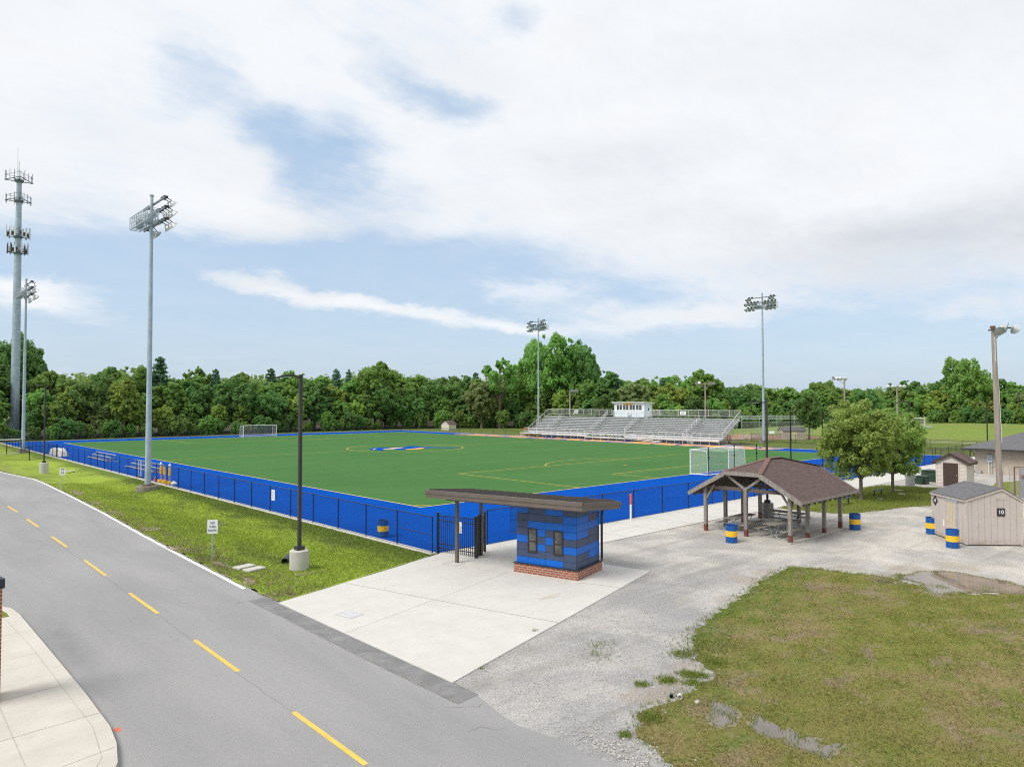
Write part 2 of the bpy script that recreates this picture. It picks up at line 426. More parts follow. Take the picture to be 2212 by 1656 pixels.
M['mud_water'] = None
M['joint'] = plain('joint_dark', (.16, .145, .125), .95)

m, t, b, o = newmat('gravel'); p = gpos(t)
vor = t.new('ShaderNodeTexVoronoi'); t.put(vor.inputs['Vector'], p); vor.inputs['Scale'].default_value = 36
vor2 = t.new('ShaderNodeTexVoronoi'); t.put(vor2.inputs['Vector'], p); vor2.inputs['Scale'].default_value = 85
rnd = t.sep(vor.outputs['Color'])[0]; rnd2 = t.sep(vor2.outputs['Color'])[1]
big = t.noise(p, .32, 6, .62, .5); mid = t.noise(p, 1.5, 6, .7, .4); tan = t.noise(t.vmath('ADD', p, (9., 3., 0)), .55, 6, .68, .6)
c = t.mix(t.ramp(rnd, .08, .92, smooth=False), (.235, .232, .232), (.545, .54, .532))
c = t.mix(.45, c, t.mix(rnd2, (.19, .188, .188), (.68, .67, .66)))
c = t.mix(t.ramp(big, .38, .65), t.mix(1.0, c, (.80, .80, .82), 'MULTIPLY'), t.mix(1.0, c, (1.14, 1.12, 1.09), 'MULTIPLY'))
c = t.mix(t.ramp(mid, .55, .8, 0, .45), c, (.245, .235, .22))
c = t.mix(t.ramp(tan, .54, .75, 0, .55), c, (.345, .305, .25))
rot_ = t.new('ShaderNodeMapping'); t.put(rot_.inputs['Vector'], p); rot_.inputs['Rotation'].default_value = (0, 0, R(-24)); rot_.inputs['Scale'].default_value = (.10, 1.15, 1)
ruts = t.noise(rot_.outputs[0], 1.0, 5, .6, .5)
c = t.mix(t.ramp(ruts, .50, .68, 0, .40), c, (.225, .215, .20))
c = t.mix(t.ramp(ruts, .46, .30, 0, .28), c, (.52, .51, .495))
xy = t.sep(p)
# the gravel yard is whiter by the shed, greyer by the road
c = t.mix(t.ramp(xy[0], -9, 9, 0, 1), c, t.mix(1.0, c, (1.20, 1.17, 1.11), 'MULTIPLY'))
c = t.mix(1.0, c, (.95, .945, .93), 'MULTIPLY')
# bare tan soil worn through beside the lawn
soil = None; brk = t.noise(p, 1.4, 7, .72, .6); brk2 = t.noise(p, 8, 4, .7)
for sx_, sy_, sr_ in ((-.3, -25.3, 1.5), (-2.3, -25.2, 1.5), (-5.2, -26.2, 1.1), (-14.3, -29.3, 1.3), (-13.0, -29.2, 1.2), (-12.0, -28.8, .9), (-15.8, -30.6, 1.0), (2.2, -28.7, 1.5), (4.6, -28.9, 1.7), (6.6, -30.2, 1.8), (2.8, -27.2, 1.2), (20.6, -21.1, 1.6), (25.5, -23.6, 1.8), (13.2, -28.0, 1.4), (15.5, -24, 1.6)):
    d_ = t.vmath('DISTANCE', t.scale(p, (1, 1, 0)), (sx_, sy_, 0)); k_ = t.ramp(d_, sr_ * .1, sr_, 1, 0)
    soil = k_ if soil is None else t.math('MAXIMUM', soil, k_)
soil = t.ramp(t.math('ADD', t.math('ADD', soil, t.math('MULTIPLY', t.math('SUBTRACT', brk, .5), 2.0)), t.math('MULTIPLY', t.math('SUBTRACT', brk2, .5), .5)), .42, .78)
c = t.mix(t.math('MULTIPLY', soil, .42), c, t.mix(rnd2, (.255, .20, .15), (.42, .35, .275)))
t.put(b.inputs['Base Color'], c); b.inputs['Roughness'].default_value = .9
bump(t, b, t.math('ADD', vor.outputs['Distance'], t.math('MULTIPLY', vor2.outputs['Distance'], .5)), .7, .02); M['gravel'] = m
M['stone'] = plain('stone', (.40, .385, .36), .9, var=.3, sc=9)
m, t, b, o = newmat('dirt'); p = gpos(t)
c = t.mix(t.ramp(t.noise(p, 2.2, 7, .7), .3, .7), (.215, .165, .115), (.36, .295, .225))
c = t.mix(t.ramp(t.noise(p, 45, 3, .8), .35, .7), t.mix(1.0, c, (.72, .72, .72), 'MULTIPLY'), t.mix(1.0, c, (1.25, 1.25, 1.25), 'MULTIPLY'))
t.put(b.inputs['Base Color'], c); b.inputs['Roughness'].default_value = .95; bump(t, b, t.noise(p, 30, 4), .5, .02); M['dirt'] = m
M['litter_and_shade'] = plain('leaf_litter_and_shade', (.045, .045, .022), .95, var=.4, sc=1.0)  # wood floor, and also the painted shade under the bleachers
M['wet_mud'] = plain('wet_mud', (.21, .18, .115), .6, var=.3, sc=8)
M['infield'] = plain('infield_clay', (.33, .185, .115), .95, var=.1, sc=.4)

def turf_mat(name, a, bcol, dark):
    m, t, b, o = newmat(name); p = gpos(t)
    n1 = t.noise(t.scale(p, (.18, 1.0, 1)), .35, 4, .6); n2 = t.noise(p, 14, 3, .75); n3 = t.noise(p, .12, 4, .6); n4 = t.noise(p, 55, 2, .7)
    c = t.mix(t.ramp(n1, .3, .7), a, bcol)
    c = t.mix(t.ramp(n3, .35, .7, 0, .35), c, mul(bcol, 1.1))
    c = t.mix(t.ramp(n2, .58, .78, 0, .35), c, dark)
    c = t.mix(t.ramp(n4, .3, .7), t.mix(1.0, c, (.8, .8, .8), 'MULTIPLY'), t.mix(1.0, c, (1.18, 1.18, 1.18), 'MULTIPLY'))
    t.put(b.inputs['Base Color'], c); b.inputs['Roughness'].default_value = .95; b.inputs['Specular IOR Level'].default_value = .03
    bump(t, b, t.noise(p, 40, 3), .3, .015)
    return m
M['turf'] = turf_mat('turf_green', (.058, .150, .046), (.070, .168, .054), (.042, .118, .034))
M['turf_blue'] = turf_mat('turf_blue', (.0002, .060, .335), (.0002, .070, .385), (.0002, .046, .27))
M['line_gold'] = plain('line_gold', (.60, .385, .035), .8, var=.08)
M['line_cream'] = plain('line_cream', (.66, .50, .30), .8, var=.12)
M['line_orange'] = plain('line_orange', (.76, .36, .05), .8, var=.08, sc=2)
M['line_pink'] = plain('line_white', (.70, .48, .34), .8, var=.08)
M['paint_white'] = plain('road_paint_white', (.80, .80, .79), .7, var=.06, sc=3, dirt=(.5, .5, .5), dirt_amt=.3)
M['paint_yellow'] = plain('road_paint_yellow', (.78, .47, .09), .7, var=.07, sc=3, dirt=(.45, .34, .16), dirt_amt=.35)
M['paint_red'] = plain('road_paint_red', (.75, .16, .10), .8)

m, t, b, o = newmat('puddle_water'); p = gpos(t)
t.put(b.inputs['Base Color'], t.mix(t.ramp(t.noise(p, 1.2, 5), .35, .7), (.10, .085, .06), (.16, .13, .095)))
b.inputs['Roughness'].default_value = .035; b.inputs['Specular IOR Level'].default_value = .8; b.inputs['IOR'].default_value = 1.6
bump(t, b, t.noise(p, 9, 3), .02, .004); M['water'] = m

m, t, b, o = newmat('muddy_water'); p = gpos(t)
t.put(b.inputs['Base Color'], t.mix(t.ramp(t.noise(p, 1.2, 5), .35, .7), (.165, .125, .085), (.23, .175, .125)))
b.inputs['Roughness'].default_value = .035; b.inputs['Specular IOR Level'].default_value = .8; b.inputs['IOR'].default_value = 1.6
bump(t, b, t.noise(p, 9, 3), .02, .004); M['mud_water'] = m

# --- metals, wood, paint
M['galv'] = plain('galvanised_steel', (.40, .46, .50), .45, .35, var=.12, sc=3, dirt=(.27, .30, .32), dirt_amt=.4)
M['tower_steel'] = plain('tower_steel', (.36, .44, .51), .5, .25, var=.14, sc=1.1, dirt=(.30, .26, .20), dirt_amt=.35)
M['alu'] = plain('bleacher_aluminium', (.60, .605, .61), .5, .1, var=.1, sc=.7, dirt=(.36, .36, .36), dirt_amt=.4)
M['alu_rail'] = plain('rail_aluminium', (.72, .725, .73), .45, .1, var=.06)
M['dark_steel'] = plain('charcoal_steel', (.10, .10, .10), .6)  # even dark grey for seat brackets, step nosings and the shed skid
M['black_metal'] = plain('black_powder_coat', (.012, .013, .016), .38, 0, var=.2, spec=.5)
M['bronze'] = plain('bronze_paint', (.032, .029, .030), .42, 0, var=.12, spec=.5)
M['brown_metal'] = plain('brown_metal', (.135, .112, .095), .42, .1, var=.07, sc=2, spec=.45)
M['brown_seam'] = plain('brown_roof_metal', (.115, .10, .090), .4, .1, var=.1, sc=2)
M['white_paint'] = plain('white_paint', (.80, .80, .80), .4, var=.04)
M['white_plastic'] = plain('white_plastic', (.78, .77, .75), .4, var=.05)
M['white_tarp'] = plain('white_tarp', (.62, .62, .61), .6, var=.12, sc=2)
M['lamp_glass'] = plain('lamp_glass', (.30, .36, .34), .15, 0, var=.1, spec=.6)
M['reflector'] = plain('spun_reflector', (.60, .62, .63), .3, .6, var=.08)
M['dark_box'] = plain('ballast_dark', (.06, .055, .06), .6)
M['antenna'] = plain('antenna_white', (.66, .69, .71), .5)
M['steel_dark'] = plain('tower_frame_steel', (.17, .20, .235), .5, .3)
M['drum_blue'] = plain('drum_blue', (.004, .080, .30), .42, 0, var=.18, sc=3, spec=.45, dirt=(.01, .05, .16), dirt_amt=.5)
M['drum_yellow'] = plain('drum_yellow', (.84, .50, .025), .45, 0, var=.05, sc=3, dirt=(.62, .40, .07), dirt_amt=.25)
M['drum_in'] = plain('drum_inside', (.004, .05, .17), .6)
M['orange'] = plain('marker_orange', (.80, .10, .02), .45)
M['red_frame'] = plain('red_frame', (.55, .10, .04), .5, dirt=(.3, .14, .08))
M['yellow_pad'] = plain('yellow_plastic', (.78, .43, .015), .5)
M['green_box'] = plain('green_enamel', (.022, .050, .032), .4, 0, var=.12, spec=.4, dirt=(.06, .08, .06), dirt_amt=.3)
M['bench_top'] = plain('bench_coated', (.035, .07, .085), .5)
M['sign_white'] = plain('sign_white', (.77, .79, .80), .35, var=.03)
M['sign_ink'] = plain('sign_ink', (.05, .06, .10), .5)
M['sign_red'] = plain('sign_red', (.42, .06, .05), .5)
M['sign_text'] = plain('sign_small_text', (.46, .40, .42), .5)
M['sign_black'] = plain('sign_black', (.045, .038, .04), .45)
M['pbox'] = plain('press_box_white', (.66, .73, .76), .5, var=.04)
M['pbox_sign'] = plain('press_sign', (.72, .42, .03), .5)
M['door_brown'] = plain('door_brown', (.075, .050, .045), .45, var=.06)
M['door_cream'] = plain('door_cream', (.60, .52, .38), .5, var=.06, dirt=(.5, .44, .33))
M['trim'] = plain('trim_taupe', (.54, .475, .43), .6, var=.08, dirt=(.3, .22, .16), dirt_amt=.5)
M['trim_grey'] = plain('trim_bluegrey', (.36, .42, .46), .6, var=.12, dirt=(.55, .55, .53))
M['trim_brown'] = plain('trim_brown', (.075, .048, .045), .55, var=.1)
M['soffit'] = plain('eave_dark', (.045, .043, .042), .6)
M['stucco'] = plain('stucco_tan', (.43, .365, .305), .85, var=.06, sc=1.2, bmp=.1)
M['pvc'] = plain('pvc_pipe', (.70, .69, .66), .4)
M['rust'] = plain('rusty_steel', (.15, .095, .065), .85, var=.35, sc=14, dirt=(.24, .10, .05), dirt_amt=.6)
M['red_rust'] = plain('red_steel', (.26, .06, .05), .7, var=.2, sc=6)
M['grey_duct'] = plain('duct_grey', (.30, .31, .33), .6)
M['net_black'] = plain('net_black', (.012, .014, .012), .8)

def wood(name, a, bcol, sc=(14, 14, .9)):
    m, t, b, o = newmat(name); p = t.scale(tc(t), sc)
    n = t.noise(p, 1.4, 6, .7, .5); n2 = t.noise(p, 6, 4, .7)
    c = t.mix(t.ramp(n, .3, .7), a, bcol)
    c = t.mix(t.ramp(n2, .5, .8, 0, .5), c, mul(a, .6))
    t.put(b.inputs['Base Color'], c); b.inputs['Roughness'].default_value = .85; bump(t, b, n, .3, .01)
    return m
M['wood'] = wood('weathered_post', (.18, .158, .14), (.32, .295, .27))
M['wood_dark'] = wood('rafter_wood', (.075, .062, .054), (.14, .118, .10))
M['wood_plank'] = wood('weathered_plank', (.19, .17, .14), (.31, .285, .24), (3, 14, 14))
M['pole_wood'] = wood('pole_wood', (.25, .205, .175), (.40, .35, .31), (9, 9, .35))
M['post_red'] = plain('post_boot', (.17, .062, .045), .75, var=.25, sc=6)

def uvs(t): return t.sep(tc(t, 'UV'))
def brick_mat(name, c1, c2, mortar, bw=.24, bh=.09, mort=.012, rough=.85, offs=.5, mixn=.35, rowdark=False):
    m, t, b, o = newmat(name); uv = tc(t, 'UV')
    n = t.new('ShaderNodeTexBrick'); t.put(n.inputs['Vector'], uv)
    n.offset = offs; n.inputs['Scale'].default_value = 1; n.inputs['Brick Width'].default_value = bw; n.inputs['Row Height'].default_value = bh
    n.inputs['Mortar Size'].default_value = mort; n.inputs['Mortar Smooth'].default_value = .1; n.inputs['Bias'].default_value = 0
    t.put(n.inputs['Color1'], c1); t.put(n.inputs['Color2'], c2); t.put(n.inputs['Mortar'], mortar)
    nn = t.noise(uv, 7, 6, .7)
    c = t.mix(mixn, n.outputs[0], t.mix(nn, mul(c1, .6), mul(c2, 1.35)))
    t.put(b.inputs['Base Color'], c); b.inputs['Roughness'].default_value = rough
    bump(t, b, t.math('SUBTRACT', 1.0, n.outputs['Fac']), .5, .01)
    return m
M['brick'] = brick_mat('red_brick', (.235, .072, .045), (.305, .105, .065), (.50, .42, .34), .245, .0925, .012, mixn=.15)
M['shingle_brown'] = brick_mat('brown_shingle', (.084, .052, .047), (.142, .100, .092), (.042, .030, .029), .33, .145, .012, mixn=.45)
M['shingle_grey'] = brick_mat('grey_shingle', (.105, .107, .115), (.165, .167, .175), (.055, .055, .06), .30, .14, .011, mixn=.4)
M['shingle_cap'] = plain('shingle_cap', (.17, .095, .082), .85, var=.25, sc=9)

def siding(name, col, horiz, period, width, dark=.55, var=.05, dirt=None):
    m, t, b, o = newmat(name); u = uvs(t)
    s_ = stripes(t, u[1] if horiz else u[0], period, width)
    n = t.noise(tc(t), 2.2, 6, .65)
    c = t.mix(t.ramp(n, .3, .7), mul(col, 1 - var), mul(col, 1 + var))
    if dirt:
        zz = t.sep(tc(t))[2]
        c = t.mix(t.math('MULTIPLY', t.ramp(zz, 0, .5, 1, 0), t.ramp(n, .35, .65)), c, dirt)
    c = t.mix(t.math('MULTIPLY', s_, 1 - dark), c, mul(col, .35))
    t.put(b.inputs['Base Color'], c); b.inputs['Roughness'].default_value = .6
    bump(t, b, t.math('SUBTRACT', 1.0, s_), .6, .015)
    return m
M['shed_siding'] = siding('grooved_siding', (.515, .46, .425), False, .305, .016, .68, .05, dirt=(.37, .30, .25))
M['lap_siding'] = siding('lap_siding', (.68, .63, .58), True, .115, .018, .4)
M['pbox_wall'] = siding('press_wall', (.66, .73, .77), False, .4, .02, .6)
M['far_shed'] = siding('far_shed_wall', (.50, .42, .37), False, .4, .03, .5)

def panel_mat(name, a, var=.06):
    return plain(name, a, .38, 0, var=var, sc=1.1, spec=.35)
M['panel_blue'] = panel_mat('panel_blue', (.001, .115, .52))
M['panel_navy'] = panel_mat('panel_navy', (.046, .070, .135), .1)
M['panel_back'] = plain('panel_gap', (.02, .012, .016), .8)
M['flash'] = plain('flashing_dark', (.03, .034, .05), .5)
m, t, b, o = newmat('window_glass')
t.put(b.inputs['Base Color'], t.mix(t.ramp(t.noise(tc(t), 3, 4), .35, .65), (.05, .055, .055), (.11, .115, .11)))
b.inputs['Roughness'].default_value = .12; b.inputs['Specular IOR Level'].default_value = .5; M['glass'] = m
M['win_frame'] = plain('window_bronze', (.045, .032, .030), .5)

def mesh_mat(name, col, period, wire, extra=0.0):
    """wire mesh with real holes: two diagonal families of wires in metric UV"""
    m, t, b, o = newmat(name); u = uvs(t)
    a = stripes(t, t.math('ADD', u[0], u[1]), period, wire); c = stripes(t, t.math('SUBTRACT', u[0], u[1]), period, wire)
    f = t.math('MAXIMUM', a, c)
    if extra: f = t.math('MAXIMUM', f, extra)
    t.put(b.inputs['Base Color'], col); b.inputs['Roughness'].default_value = .6
    tr = t.new('ShaderNodeBsdfTransparent'); mx = t.new('ShaderNodeMixShader')
    t.put(mx.inputs[0], f); t.l.new(tr.outputs[0], mx.inputs[1]); t.l.new(b.outputs[0], mx.inputs[2]); t.l.new(mx.outputs[0], o.inputs[0])
    return m
M['chain'] = mesh_mat('chain_link_black', (.012, .016, .03), .075, .0042)
M['chain_far'] = mesh_mat('chain_link_black_fine', (.012, .014, .014), .10, .0065)
M['windscreen'] = mesh_mat('fence_screen', (.018, .018, .024), .05, .010, .45)
M['chain_rust'] = mesh_mat('chain_link_grey', (.33, .31, .30), .075, .006)
M['net_white'] = mesh_mat('net_white', (.80, .80, .80), .17, .0095)
M['net_far'] = mesh_mat('net_grey', (.42, .42, .42), .2, .013)
M['net_red'] = mesh_mat('net_dark', (.05, .03, .03), .12, .012)
M['net_stop'] = mesh_mat('ball_stop_net', (.012, .014, .012), .16, .005)

# --- foliage
def leaf_mat(name, a, bcol, tcol, var=.35):
    m, t, b, o = newmat(name)
    oi = t.new('ShaderNodeObjectInfo'); p = tc(t)
    n = t.noise(p, .9, 3, .6); n2 = t.noise(p, 7.0, 2, .6)
    geo = t.new('ShaderNodeNewGeometry')
    isl = geo.outputs['Random Per Island']
    c = t.mix(t.ramp(n, .3, .7), a, bcol)
    c = t.mix(t.math('MULTIPLY', isl, .55), c, tcol)
    hs = t.new('ShaderNodeHueSaturation')
    t.put(hs.inputs['Hue'], t.math('ADD', .5, t.math('MULTIPLY', t.math('SUBTRACT', oi.outputs['Random'], .5), .035)))
    t.put(hs.inputs['Value'], t.math('ADD', 1.0, t.math('MULTIPLY', t.math('SUBTRACT', oi.outputs['Random'], .5), var)))
    t.put(hs.inputs['Color'], c); hs.inputs['Saturation'].default_value = 1.0
    t.put(b.inputs['Base Color'], hs.outputs[0]); b.inputs['Roughness'].default_value = .55; b.inputs['Specular IOR Level'].default_value = .25
    tl = t.new('ShaderNodeBsdfTranslucent'); t.put(tl.inputs[0], hs.outputs[0])
    mx = t.new('ShaderNodeMixShader'); mx.inputs[0].default_value = .46
    t.l.new(b.outputs[0], mx.inputs[1]); t.l.new(tl.outputs[0], mx.inputs[2]); t.l.new(mx.outputs[0], o.inputs[0])
    return m
M['leaf_mid'] = leaf_mat('leaf_mid', (0.195, 0.352, 0.084), (0.248, 0.430, 0.101), (0.313, 0.492, 0.123))
M['leaf_dark'] = leaf_mat('leaf_dark', (0.137, 0.274, 0.081), (0.183, 0.338, 0.096), (0.215, 0.379, 0.110))
M['leaf_yellow'] = leaf_mat('leaf_yellow', (0.306, 0.457, 0.090), (0.371, 0.515, 0.106), (0.416, 0.515, 0.140))
M['leaf_olive'] = leaf_mat('leaf_olive', (0.250, 0.334, 0.126), (0.297, 0.389, 0.146), (0.341, 0.431, 0.176))
M['leaf_conifer'] = leaf_mat('leaf_conifer', (0.104, 0.218, 0.126), (0.135, 0.268, 0.150), (0.160, 0.296, 0.161))
M['leaf_park'] = leaf_mat('leaf_park', (0.244, 0.355, 0.080), (0.308, 0.428, 0.099), (0.352, 0.468, 0.123), .15)
M['leaf_bush'] = leaf_mat('leaf_bush', (0.195, 0.324, 0.084), (0.254, 0.394, 0.101), (0.306, 0.436, 0.124))
M['bark'] = wood('bark', (.10, .082, .062), (.20, .17, .13), (10, 10, 2))
M['twig'] = plain('bare_twig', (.20, .165, .14), .9, var=.2)

# ------------------------------------------------------------------ the ground and everything painted on it
rng = np.random.default_rng(11)
random.seed(5)
def structure(o): o['kind'] = 'structure'; return o
def roughen(poly, step=.35, amp=.12, seed=1):
    r_ = random.Random(seed); out_ = []
    n = len(poly)
    for i in range(n):
        a, b = Vector(poly[i]), Vector(poly[(i + 1) % n]); L = (b - a).length
        k = max(1, min(400, int(L / step))); nr = Vector((-(b - a).y, (b - a).x)) / max(L, 1e-6)
        for j in range(k):
            q = a.lerp(b, j / k)
            if L < 30: q = q + nr * r_.uniform(-amp, amp) + (b - a) / max(L, 1e-6) * r_.uniform(-amp, amp) * .3
            out_.append((q.x, q.y))
    return out_
def ellipse(cx, cy, rx, ry, n=26, seed=0, rough=.22, rot=0):
    r_ = random.Random(seed); ph = [r_.uniform(0, 6.28) for _ in range(5)]
    o_ = []
    for i in range(n):
        a = 2 * PI * i / n; k = 1 + rough * sum(math.sin((q + 2) * a + ph[q]) / (q + 1.5) for q in range(5))
        x, y = rx * k * math.cos(a), ry * k * math.sin(a)
        o_.append((cx + x * math.cos(rot) - y * math.sin(rot), cy + x * math.sin(rot) + y * math.cos(rot)))
    return o_
def inside(pts, poly):
    x, y = pts[:, 0], pts[:, 1]; c = np.zeros(len(pts), bool); n = len(poly); j = n - 1
    for i in range(n):
        xi, yi = poly[i]; xj, yj = poly[j]
        if yi != yj: c ^= ((yi > y) != (yj > y)) & (x < (xj - xi) * (y - yi) / (yj - yi) + xi)
        j = i
    return c

def strip(mb, pts, w_, z, mi=0):
    for a, b in zip(pts, pts[1:]):
        a, b = Vector(a), Vector(b); n = Vector((-(b - a).y, (b - a).x)).normalized() * w_ / 2
        mb.quad((*(a - n), z), (*(b - n), z), (*(b + n), z), (*(a + n), z), mi) if (b - a).cross(n) > 0 else mb.quad((*(a + n), z), (*(b + n), z), (*(b - n), z), (*(a - n), z), mi)

# one great sheet to the horizon (it dips under the ditch beside the road)
mb = MB(); xs_ = [-3000, -60, -17.6, -8.5, 90, 3000]; ys_ = [-3000, -16.2, 400, 3000]
for i in range(5):
    for j in range(3):
        z = -.7 if (i in (1, 2) and j == 1) else -.03
        mb.quad((xs_[i], ys_[j], z), (xs_[i + 1], ys_[j], z), (xs_[i + 1], ys_[j + 1], z), (xs_[i], ys_[j + 1], z))
structure(mb.build('ground', M['far_grass']))
# gentle rise of the playing fields on the right
mb = MB(); NX, NY = 40, 40; vs = []
for j in range(NY + 1):
    for i in range(NX + 1):
        x = 118 + 260 * i / NX; y = -190 + 290 * j / NY
        k = min(1, max(0, (x - 125) / 60)); k = k * k * (3 - 2 * k)
        e = min(1, max(0, (100 - y) / 60.)) * min(1, max(0, (y + 190) / 40.))
        vs.append((x, y, -.05 + .06 * min(1, i) + k * e * (1.05 + .35 * math.sin(y * .045 + .4) + .15 * math.sin(y * .13 + x * .03))))
mb.add(vs, [(j * (NX + 1) + i, j * (NX + 1) + i + 1, (j + 1) * (NX + 1) + i + 1, (j + 1) * (NX + 1) + i) for j in range(NY) for i in range(NX)], 0, True)
structure(mb.build('playing_field_rise', M['far_grass']))
structure(MB().sheet(roughen([(79.6, -40), (112, -40), (113, 10), (104, 26), (97, 34.6), (110, 60), (112, 118), (95, 135), (60, 135), (-9, 135), (-9, 119.4), (79.6, 119.4)], 2, .3), -.012).build('field_grass', M['field_grass']))
structure(MB().sheet(roughen([(97, 34.6), (102.5, 27.5), (116, 16.7), (141, 26.4), (132, 40), (118.5, 47.3)], 1.5, .5), -.004).build('infield_dirt', M['infield']))
structure(MB().quad((117.2, -60, .012), (118.6, -60, .012), (118.6, 12, .012), (117.2, 12, .012)).build('path', M['walk']))

# leaf litter under the wood
structure(MB().sheet(roughen([(-60, 121), (-20, 124), (60, 128.5), (84, 129), (101, 122.5), (113, 110.5), (119.5, 92), (126, 76), (136, 66.5), (151, 61), (174, 55), (194, 43), (260, 10), (420, 90), (300, 330), (-80, 330)], 2, .6), .004).build('wood_floor', M['litter_and_shade']))
structure(MB().sheet(roughen([(206, 23), (213, -10), (215, -80), (330, -80), (330, 30)], 2, .6), 1.9).build('wood_floor', M['litter_and_shade']))
# road
EDGE = [(-15.55, -17.42), (-12.9, -17.42), (-5, -17.17), (2.2, -16.9), (11.4, -16.45), (23, -16.05), (36, -15.72), (40, -15.76), (46, -16.5), (50.6, -16.95), (60, -18.4), (80, -22.5), (115, -31)]
def edge_x(y):
    for (y0, x0), (y1, x1) in zip(EDGE, EDGE[1:]):
        if y <= y1: return x0 + (x1 - x0) * (y - y0) / (y1 - y0)
    return EDGE[-1][1]
yy = [-15.55 + i * .4 for i in range(int(130 / .4))]
rj = random.Random(3)
road = [(-60, -70), (-17.35, -70), (-17.5, -33), (-17.45, -30.9), (-17.6, -30.2), (-17.5, -29.4), (-17.72, -28.2), (-17.55, -27.2), (-17.33, -26.4), (-17.33, -15.55)]
road += [(edge_x(y) + .17 + rj.uniform(-.02, .045), y) for y in yy] + [(-60, yy[-1])]
ro = structure(MB().sheet(road, .004).build('road', M['asphalt']))
mb = MB()
for y0, x0, y1, x1 in [(20.05, -20.42, 16.42, -20.39), (12.53, -20.46, 8.69, -20.49), (4.78, -20.54, 1.0, -20.57), (-2.95, -20.66, -6.81, -20.72), (-10.42, -20.79, -13.9, -20.83), (-17.54, -20.89, -20.9, -20.93), (-24.2, -21.0, -27.4, -21.05), (27.8, -20.35, 24.2, -20.4), (35.5, -20.4, 31.8, -20.35)]:
    mb.quad((x1 - .06, y1, .009), (x1 + .06, y1, .009), (x0 + .06, y0, .009), (x0 - .06, y0, .009))
structure(mb.build('centre_line', M['paint_yellow'], ro))
mb = MB()
ey = [y for y in yy if y > -13.0]
for a, b in zip(ey, ey[1:]):
    mb.quad((edge_x(a) - .075, a, .009), (edge_x(a) + .075, a, .009), (edge_x(b) + .075, b, .009), (edge_x(b) - .075, b, .009))
structure(mb.build('edge_line', M['paint_white'], ro))
structure(MB().sheet(roughen([(-17.98, -14.5), (-17.30, -14.35), (-17.28, -26.35), (-17.97, -26.45), (-18.0, -22), (-17.96, -18)], .5, .015), .010).build('asphalt_patch', M['patch'], ro))
structure(MB().sheet(ellipse(-24.18, -22.42, .05, .15, 18, 4, .3), .009).build('paint_mark', M['paint_red'], ro))

rc = random.Random(17); mb = MB()
def crack(pts, w0, jit=.05, step=.18):
    out_ = []
    for a, b in zip(pts, pts[1:]):
        a, b = Vector(a), Vector(b); k = max(2, int((b - a).length / step))
        out_ += [tuple(a.lerp(b, i / k) + Vector((rc.gauss(0, jit), rc.gauss(0, jit)))) for i in range(k)]
    for a, b in zip(out_, out_[1:]): strip(mb, [a, b], w0 * rc.uniform(.4, 1.5), .0065)
crack([(-18.02, -17.6), (-18.03, -22), (-18.0, -26.5)], .014, .018); crack([(-18.3, -26.4), (-17.7, -26.9), (-17.45, -26.75)], .012, .02)
crack([(-18.6, -27.6), (-17.8, -28.3)], .010); crack([(-17.95, -14.6), (-18.5, -14.3)], .010, .03)
structure(mb.build('road_crack', M['joint'], ro))
# gravel yard
structure(MB().sheet([(-17.9, -70), (110, -70), (110, -12.9), (-4.9, -12.95), (-8.4, -13.4), (-17.4, -15.7), (-17.9, -15.7)], 0.0).build('gravel_yard', M['gravel']))
# concrete forecourt and walk
PAD = [(-17.34, -15.53), (-17.31, -25.37), (-10.5, -23.52), (-3.84, -21.70), (-4.3, -19.6), (-1.6, -16.4), (7.1, -16.42), (17.2, -16.72), (34, -16.15), (43.6, -16.35), (66, -15.6), (82.5, -15.4), (82.5, -12.72), (-8.1, -12.72), (-8.1, -12.85)]
structure(MB().prism(PAD, -.1, .03).build('forecourt', M['concrete']))
mb = MB()
strip(mb, [(-14.22, -14.65), (-12.27, -22.19), (-11.8, -23.85)], .017, .034)
strip(mb, [(-8.35, -17.75), (-17.3, -20.1)], .007, .034)
strip(mb, [(-7.5, -20.9), (-6.9, -22.5)], .012, .034)
strip(mb, [(-4.4, -15.2), (6, -14.6)], .012, .034)
for q in (1.5, 4.6, 7.7, 10.8, 13.9, 17, 20.1, 23.2, 26.3, 29.4, 32.5, 35.6): strip(mb, [(q, -16.3), (q, -12.8)], .014, .034)
for cx, cy in ((-9.0, -14.97), (-7.12, -14.46)):
    sq = [Vector((cx, cy)) + Matrix.Rotation(R(14.5), 2) @ Vector(v) for v in ((-.36, -.36), (.36, -.36), (.36, .36), (-.36, .36), (-.36, -.36))]
    strip(mb, sq, .014, .034)
structure(mb.build('paving_joint', M['joint']))
mb = MB()
mb.sheet([(-16.62, -18.15), (-16.05, -18.0), (-15.85, -18.75), (-16.42, -18.95)], .037)
structure(mb.build('paving_repair', plain('repair_grey', (.50, .505, .515), .8)))
structure(MB().sheet(ellipse(-9.7, -21.5, .42, .22, 20, 8, .4), .037).build('paving_stain', plain('stain_tan', (.545, .505, .44), .8)))
